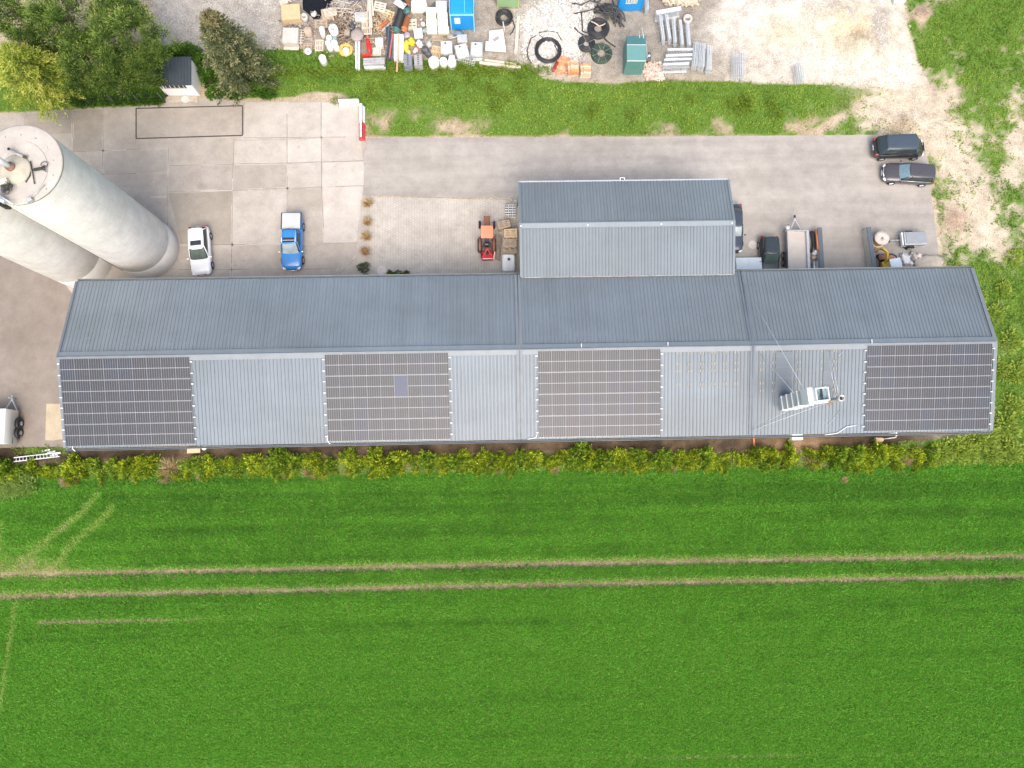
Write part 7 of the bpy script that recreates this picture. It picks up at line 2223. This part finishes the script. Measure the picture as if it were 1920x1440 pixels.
def shrub_mesh(name, rx, ry, h, n, L_, W_, m_, seed, t=None, up=.5, tb=.1):
    g = np.random.default_rng(seed); d = g.normal(size=(n, 3)); d /= np.linalg.norm(d, axis=1)[:, None]; d[:, 2] = np.abs(d[:, 2]); q = g.uniform(.2, 1, n) ** .5
    a_ = np.arctan2(d[:, 1], d[:, 0]); lum = 1 + .22 * np.sin(3 * a_ + seed) + .12 * np.sin(8 * a_ + seed * 2)
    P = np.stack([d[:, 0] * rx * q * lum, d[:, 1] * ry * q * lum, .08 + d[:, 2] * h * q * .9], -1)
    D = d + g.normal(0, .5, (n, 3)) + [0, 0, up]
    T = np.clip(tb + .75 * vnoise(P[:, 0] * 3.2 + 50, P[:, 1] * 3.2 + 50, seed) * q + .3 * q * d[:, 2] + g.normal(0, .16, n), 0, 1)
    return leaves(name, P, D, g.uniform(.6, 1.2, n) * L_, W_, T, m_, t)


def shrub(px_, py_, rx, ry, h, n, m_, label, group=None, name='shrub', cat='shrub', L_=.22, W_=.1, seed=0, up=.5, tb=.1):
    c = at(px_, py_, h * .5); t = thing(name, label, cat, (c.x, c.y, 0), 0, group)
    shrub_mesh('foliage', rx, ry, h, n, L_, W_, m_, seed, t, up, tb)
    mb = MB()
    for k in range(4):
        mb.tube([(.05 * k - .08, 0, 0), (rx * .4 * math.cos(k * 1.6), ry * .4 * math.sin(k * 1.6), h * .6)], [.03, .012], 5)
    mb.build('stems', M_BARK, t)
    return t


G1 = 'green shrubs round the white hut'
for i, (x, y, rx, ry, h, n, lab) in enumerate(((345, 98, 1.5, .9, 1.9, 2600, 'bright green shrub behind the white hut'), (318, 100, 1.0, .8, 1.6, 1500, 'green shrub at the left rear corner of the white hut'), (378, 118, 1.1, 1.2, 1.7, 2200, 'green shrub between the hut and the spruce'), (392, 140, .9, 1.0, 1.4, 1600, 'darker shrub under the left side of the spruce'),
        (405, 172, 1.0, .55, .9, 1500, 'low shrub at the foot of the spruce beside the concrete'), (440, 176, .9, .45, .8, 1200, 'low shrub below the spruce trunk'), (495, 172, 1.2, .55, .9, 1500, 'low shrub right of the spruce along the concrete'))):
    shrub(x, y, rx, ry, h, n, M_IVY, lab, G1, seed=30 + i)
# climbing plants along the wire fence
GF = 'climbers on the wire fence'
for i, x in enumerate((148, 172, 196, 220, 244, 268, 292)):
    shrub(x, 186 - i * .6, .75, .55, 1.1, 900, M_IVY, 'climbing plant, %s from the left along the wire fence' % ('first', 'second', 'third', 'fourth', 'fifth', 'sixth', 'last')[i], GF, 'climber', 'climber', seed=50 + i)
t0 = at(130, 203); t1 = at(311, 193); t = thing('wire_fence', 'thin wire fence with slanting dark posts along the upper edge of the concrete', 'fence', (0, 0, 0)); d_ = (t1 - t0)
for k in range(5):
    p = t0 + d_ * (k / 4); mb = MB(); mb.tube([(p.x, p.y, 0), (p.x, p.y, 1.7)], .035, 6); mb.build('post', M_DGREY, t)
mb = MB()
for z in (.1, .6, 1.1, 1.6):
    mb.tube([(t0.x, t0.y, z), (t1.x, t1.y, z)], .008, 4)
mb.build('wire', M_DGREY, t)

# yellow-green hedge below the hall: each bush is its own plant
protos = []
for k in range(7):
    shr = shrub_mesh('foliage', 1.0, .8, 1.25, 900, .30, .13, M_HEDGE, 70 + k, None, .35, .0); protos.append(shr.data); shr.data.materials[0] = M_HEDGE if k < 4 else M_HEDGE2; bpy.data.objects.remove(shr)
stem = MB()
for k in range(5):
    stem.tube([(0, 0, 0), (.45 * math.cos(k * 1.3), .4 * math.sin(k * 1.3), .8)], [.035, .012], 5)
so_ = stem.build('stems', M_BARK); stem_me = so_.data; bpy.data.objects.remove(so_)
rr = random.Random(5)
GH = 'yellow-green bushes of the hedge along the field'
xx = -36; i = 0
while xx < 1768:
    yb = np.interp(xx, [-36, 110, 150, 600, 1000, 1500, 1768], [888, 884, 876, 868, 862, 857, 853])
    s = rr.choice((.5, .62, .75, .85, .95, 1.1))
    gap_ = 296 < xx < 335 or 1485 < xx < 1512 or (xx > 150 and rr.random() < .05)
    if not gap_:
        c = at(xx, yb + rr.uniform(-4, 5) - (5 if rr.random() < .4 else 0), .6)
        lab = 'yellow-green bush in the hedge between the long warehouse and the field'
        t = thing('hedge_bush', lab, 'bush', (c.x, c.y, 0), rr.uniform(0, 6), GH)
        t.scale = (s * rr.uniform(.8, 1.15), s * rr.uniform(.7, .95), s * rr.uniform(.65, 1.1))
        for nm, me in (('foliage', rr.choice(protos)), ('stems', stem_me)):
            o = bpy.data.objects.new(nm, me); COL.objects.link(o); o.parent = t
    if xx > 120 and rr.random() < .75:      # lower growth along the sunny foot of the hedge
        c = at(xx + rr.uniform(-8, 8), yb + rr.uniform(11, 19), .3); s = rr.uniform(.3, .55)
        t = thing('low_bush', 'low yellow-green growth at the foot of the hedge beside the field', 'bush', (c.x, c.y, 0), rr.uniform(0, 6), 'low growth along the foot of the hedge'); t.scale = (s * 1.5, s, s)
        o = bpy.data.objects.new('foliage', rr.choice(protos)); COL.objects.link(o); o.parent = t
    xx += rr.uniform(10, 23); i += 1
# dry grass tufts in and around the hedge
GD = 'dry grass tufts along the hedge'
dry = []
for k in range(3):
    g = np.random.default_rng(90 + k); n = 420; a_ = g.uniform(0, 2 * PI, n); P = np.stack([g.normal(0, .12, n), g.normal(0, .12, n), np.zeros(n)], -1); D = np.stack([np.cos(a_), np.sin(a_), g.uniform(.1, 1.2, n)], -1)
    o = leaves('blades', P, D, g.uniform(.35, .95, n), .035, np.clip(g.normal(.6, .25, n), 0, 1), M_DRY); dry.append(o.data); bpy.data.objects.remove(o)
for x, y, s in ((318, 880, 1.3), (308, 895, .8), (135, 898, .9), (122, 903, .8), (20, 905, 1.0), (375, 893, .6), (590, 886, .8), (605, 887, .8), (575, 887, .6), (535, 889, .6), (830, 880, .6), (935, 879, .7), (958, 872, .6), (1040, 882, .6), (1262, 880, .6), (1300, 876, .5),
                (1522, 868, .9), (1516, 862, .6), (1590, 855, .7), (1600, 856, .6), (1698, 861, .9), (1706, 855, .7), (1480, 869, .5), (650, 884, .5), (720, 884, .5), (1150, 878, .5), (1400, 871, .5), (250, 897, .5), (1584, 900, .5), (1645, 858, .6)):
    c = at(x, y, .2); t = thing('dry_grass_tuft', 'tuft of dry straw-coloured grass in the strip between the hedge and the field', 'grass tuft', (c.x, c.y, 0), rr.uniform(0, 6), GD); t.scale = (s, s, s)
    o = bpy.data.objects.new('blades', rr.choice(dry)); COL.objects.link(o); o.parent = t
# reed-like pale plants at the left end of the hedge
for i, (x, y, s, lab) in enumerate(((40, 905, 1.0, 'tall pale green reeds spilling over the field at the left end of the hedge'), (12, 912, .8, 'pale reeds at the left picture edge beside the hedge'))):
    c = at(x, y, .4); t = thing('reed_clump', lab, 'reeds', (c.x, c.y, 0)); g = np.random.default_rng(110 + i); n = 700; a_ = g.uniform(0, 2 * PI, n)
    P = np.stack([g.normal(0, .6 * s, n), g.normal(0, .4 * s, n), np.zeros(n)], -1); D = np.stack([np.cos(a_), np.sin(a_) - .3, g.uniform(.3, 1.6, n)], -1)
    leaves('leaves', P, D, g.uniform(.5, 1.2, n), .07, np.clip(g.normal(.5, .22, n), 0, 1), foliage('pale_reed', (.14, .26, .045), (.46, .58, .16), .35), t)
# taller weeds at the right end of the hedge and on the waste ground
GW = 'leafy weed clumps on the waste ground'
for i, (x, y, s) in enumerate(((1800, 840, 1.2), (1850, 822, 1.3), (1890, 800, 1.2), (1905, 760, 1.0), (1880, 690, .9), (1900, 640, 1.0), (1870, 585, .9), (1820, 845, 1.0), (1900, 845, 1.1), (1838, 560, .8), (1800, 505, .7), (1885, 540, .8), (1905, 480, .8), (1775, 850, .9), (1910, 700, 1.0), (1868, 850, .9))):
    c = at(x, y, .4); t = thing('weed_clump', 'leafy green weed clump on the rough ground right of the long warehouse', 'weeds', (c.x, c.y, 0), rr.uniform(0, 6), GW); t.scale = (s,) * 3
    if i == 0:
        wm = shrub_mesh('leaves', 1.1, 1.0, .45, 330, .34, .13, M_WEED, 120, t, .2, .75).data
    else:
        o = bpy.data.objects.new('leaves', wm); COL.objects.link(o); o.parent = t
# tall bright plants standing in the verge below the yard
GV = 'tall leafy plants in the verge'
g = random.Random(8); xx = 505
for i in range(64):
    x = 510 + (i % 40) * 13 + g.uniform(-5, 5); y = 128 + (i // 40) * 12 + g.uniform(-7, 9) + (4 if x < 600 else 0)
    if i >= 40:
        x = 560 + g.random() * 1000; y = 172 + g.uniform(-28, 30) + (x > 1000) * 14
    c = at(x, y, .4); s = g.uniform(.45, .8); t = thing('tall_weed', 'tall yellow-green leafy weed standing in the verge below the builders yard', 'weed', (c.x, c.y, 0), g.uniform(0, 6), GV); t.scale = (s, s, s * 1.25)
    if i == 0:
        vm = shrub_mesh('leaves', .85, .8, .55, 150, .30, .13, foliage('nettle_leaves', (.06, .135, .016), (.26, .36, .05), .4), 131, t, .2, .8).data
    else:
        o = bpy.data.objects.new('leaves', vm); COL.objects.link(o); o.parent = t

# ornamental grasses at the edge of the pavers
for i, (x, y, s, dk, lab) in enumerate(((689, 381, .85, 0, 'dry ornamental grass, farthest of the row between concrete and pavers'), (689, 416, .75, 1, 'dry ornamental grass with a dark tub, second of the row'), (687, 443, .85, 1, 'dry ornamental grass with a dark tub, third of the row'), (685, 472, .85, 1, 'dry ornamental grass with a dark tub, nearest of the row'))):
    c = at(x, y, .3); t = thing('ornamental_grass', lab, 'grass plant', (c.x, c.y, .0125), 0, 'ornamental grasses beside the pavers')
    mb = MB(); mb.lathe([(.18, 0), (.24, .26), (.21, .27), (.2, .2), (0, .2)], 16); mb.build('tub', mat('dark_brown_tub', (.10, .075, .06), .8, var=.2), t)
    g_ = np.random.default_rng(140 + i); n = 360; a_ = g_.uniform(0, 2 * PI, n); P = np.stack([g_.normal(0, .1, n), g_.normal(0, .1, n), np.full(n, .2)], -1); D = np.stack([np.cos(a_), np.sin(a_), g_.uniform(.1, 1.3, n)], -1)
    leaves('blades', P, D, g_.uniform(.3, .85, n) * s, .03, np.clip(g_.normal(.55, .3, n), 0, 1), foliage('golden_dry_grass', (.22, .13, .06), (.72, .54, .28), .2), t)
shrub(682, 502, .5, .5, .6, 700, M_LAV, 'grey-green lavender bush at the end of the row of ornamental grasses', None, 'lavender_bush', 'bush', .2, .05, 150)
for i, (x, r_, lab) in enumerate(((731, .3, 'reddish low bush at the left of the flower bed by the north eave'), (745, .55, 'green low bush in the middle of the flower bed by the north eave'), (761, .3, 'green and red low bush at the right of the flower bed by the north eave'))):
    shrub(x, 515, r_, .35, .5, 420, foliage('red_green_leaves', (.10, .04, .03), (.20, .26, .06), .2) if i != 1 else M_IVY, lab, 'low bushes in the flower bed', 'low_bush', 'bush', .16, .08, 160 + i)

# lift what stands on raised ground
for o in list(SC.objects):
    if o.parent is None and o.type in ('MESH', 'EMPTY') and o.get('kind') not in ('structure', 'stuff') and 30 < o.location.y < 60 and o.location.x > -20:
        o.location.z += ground_z(o.location.x, o.location.y)
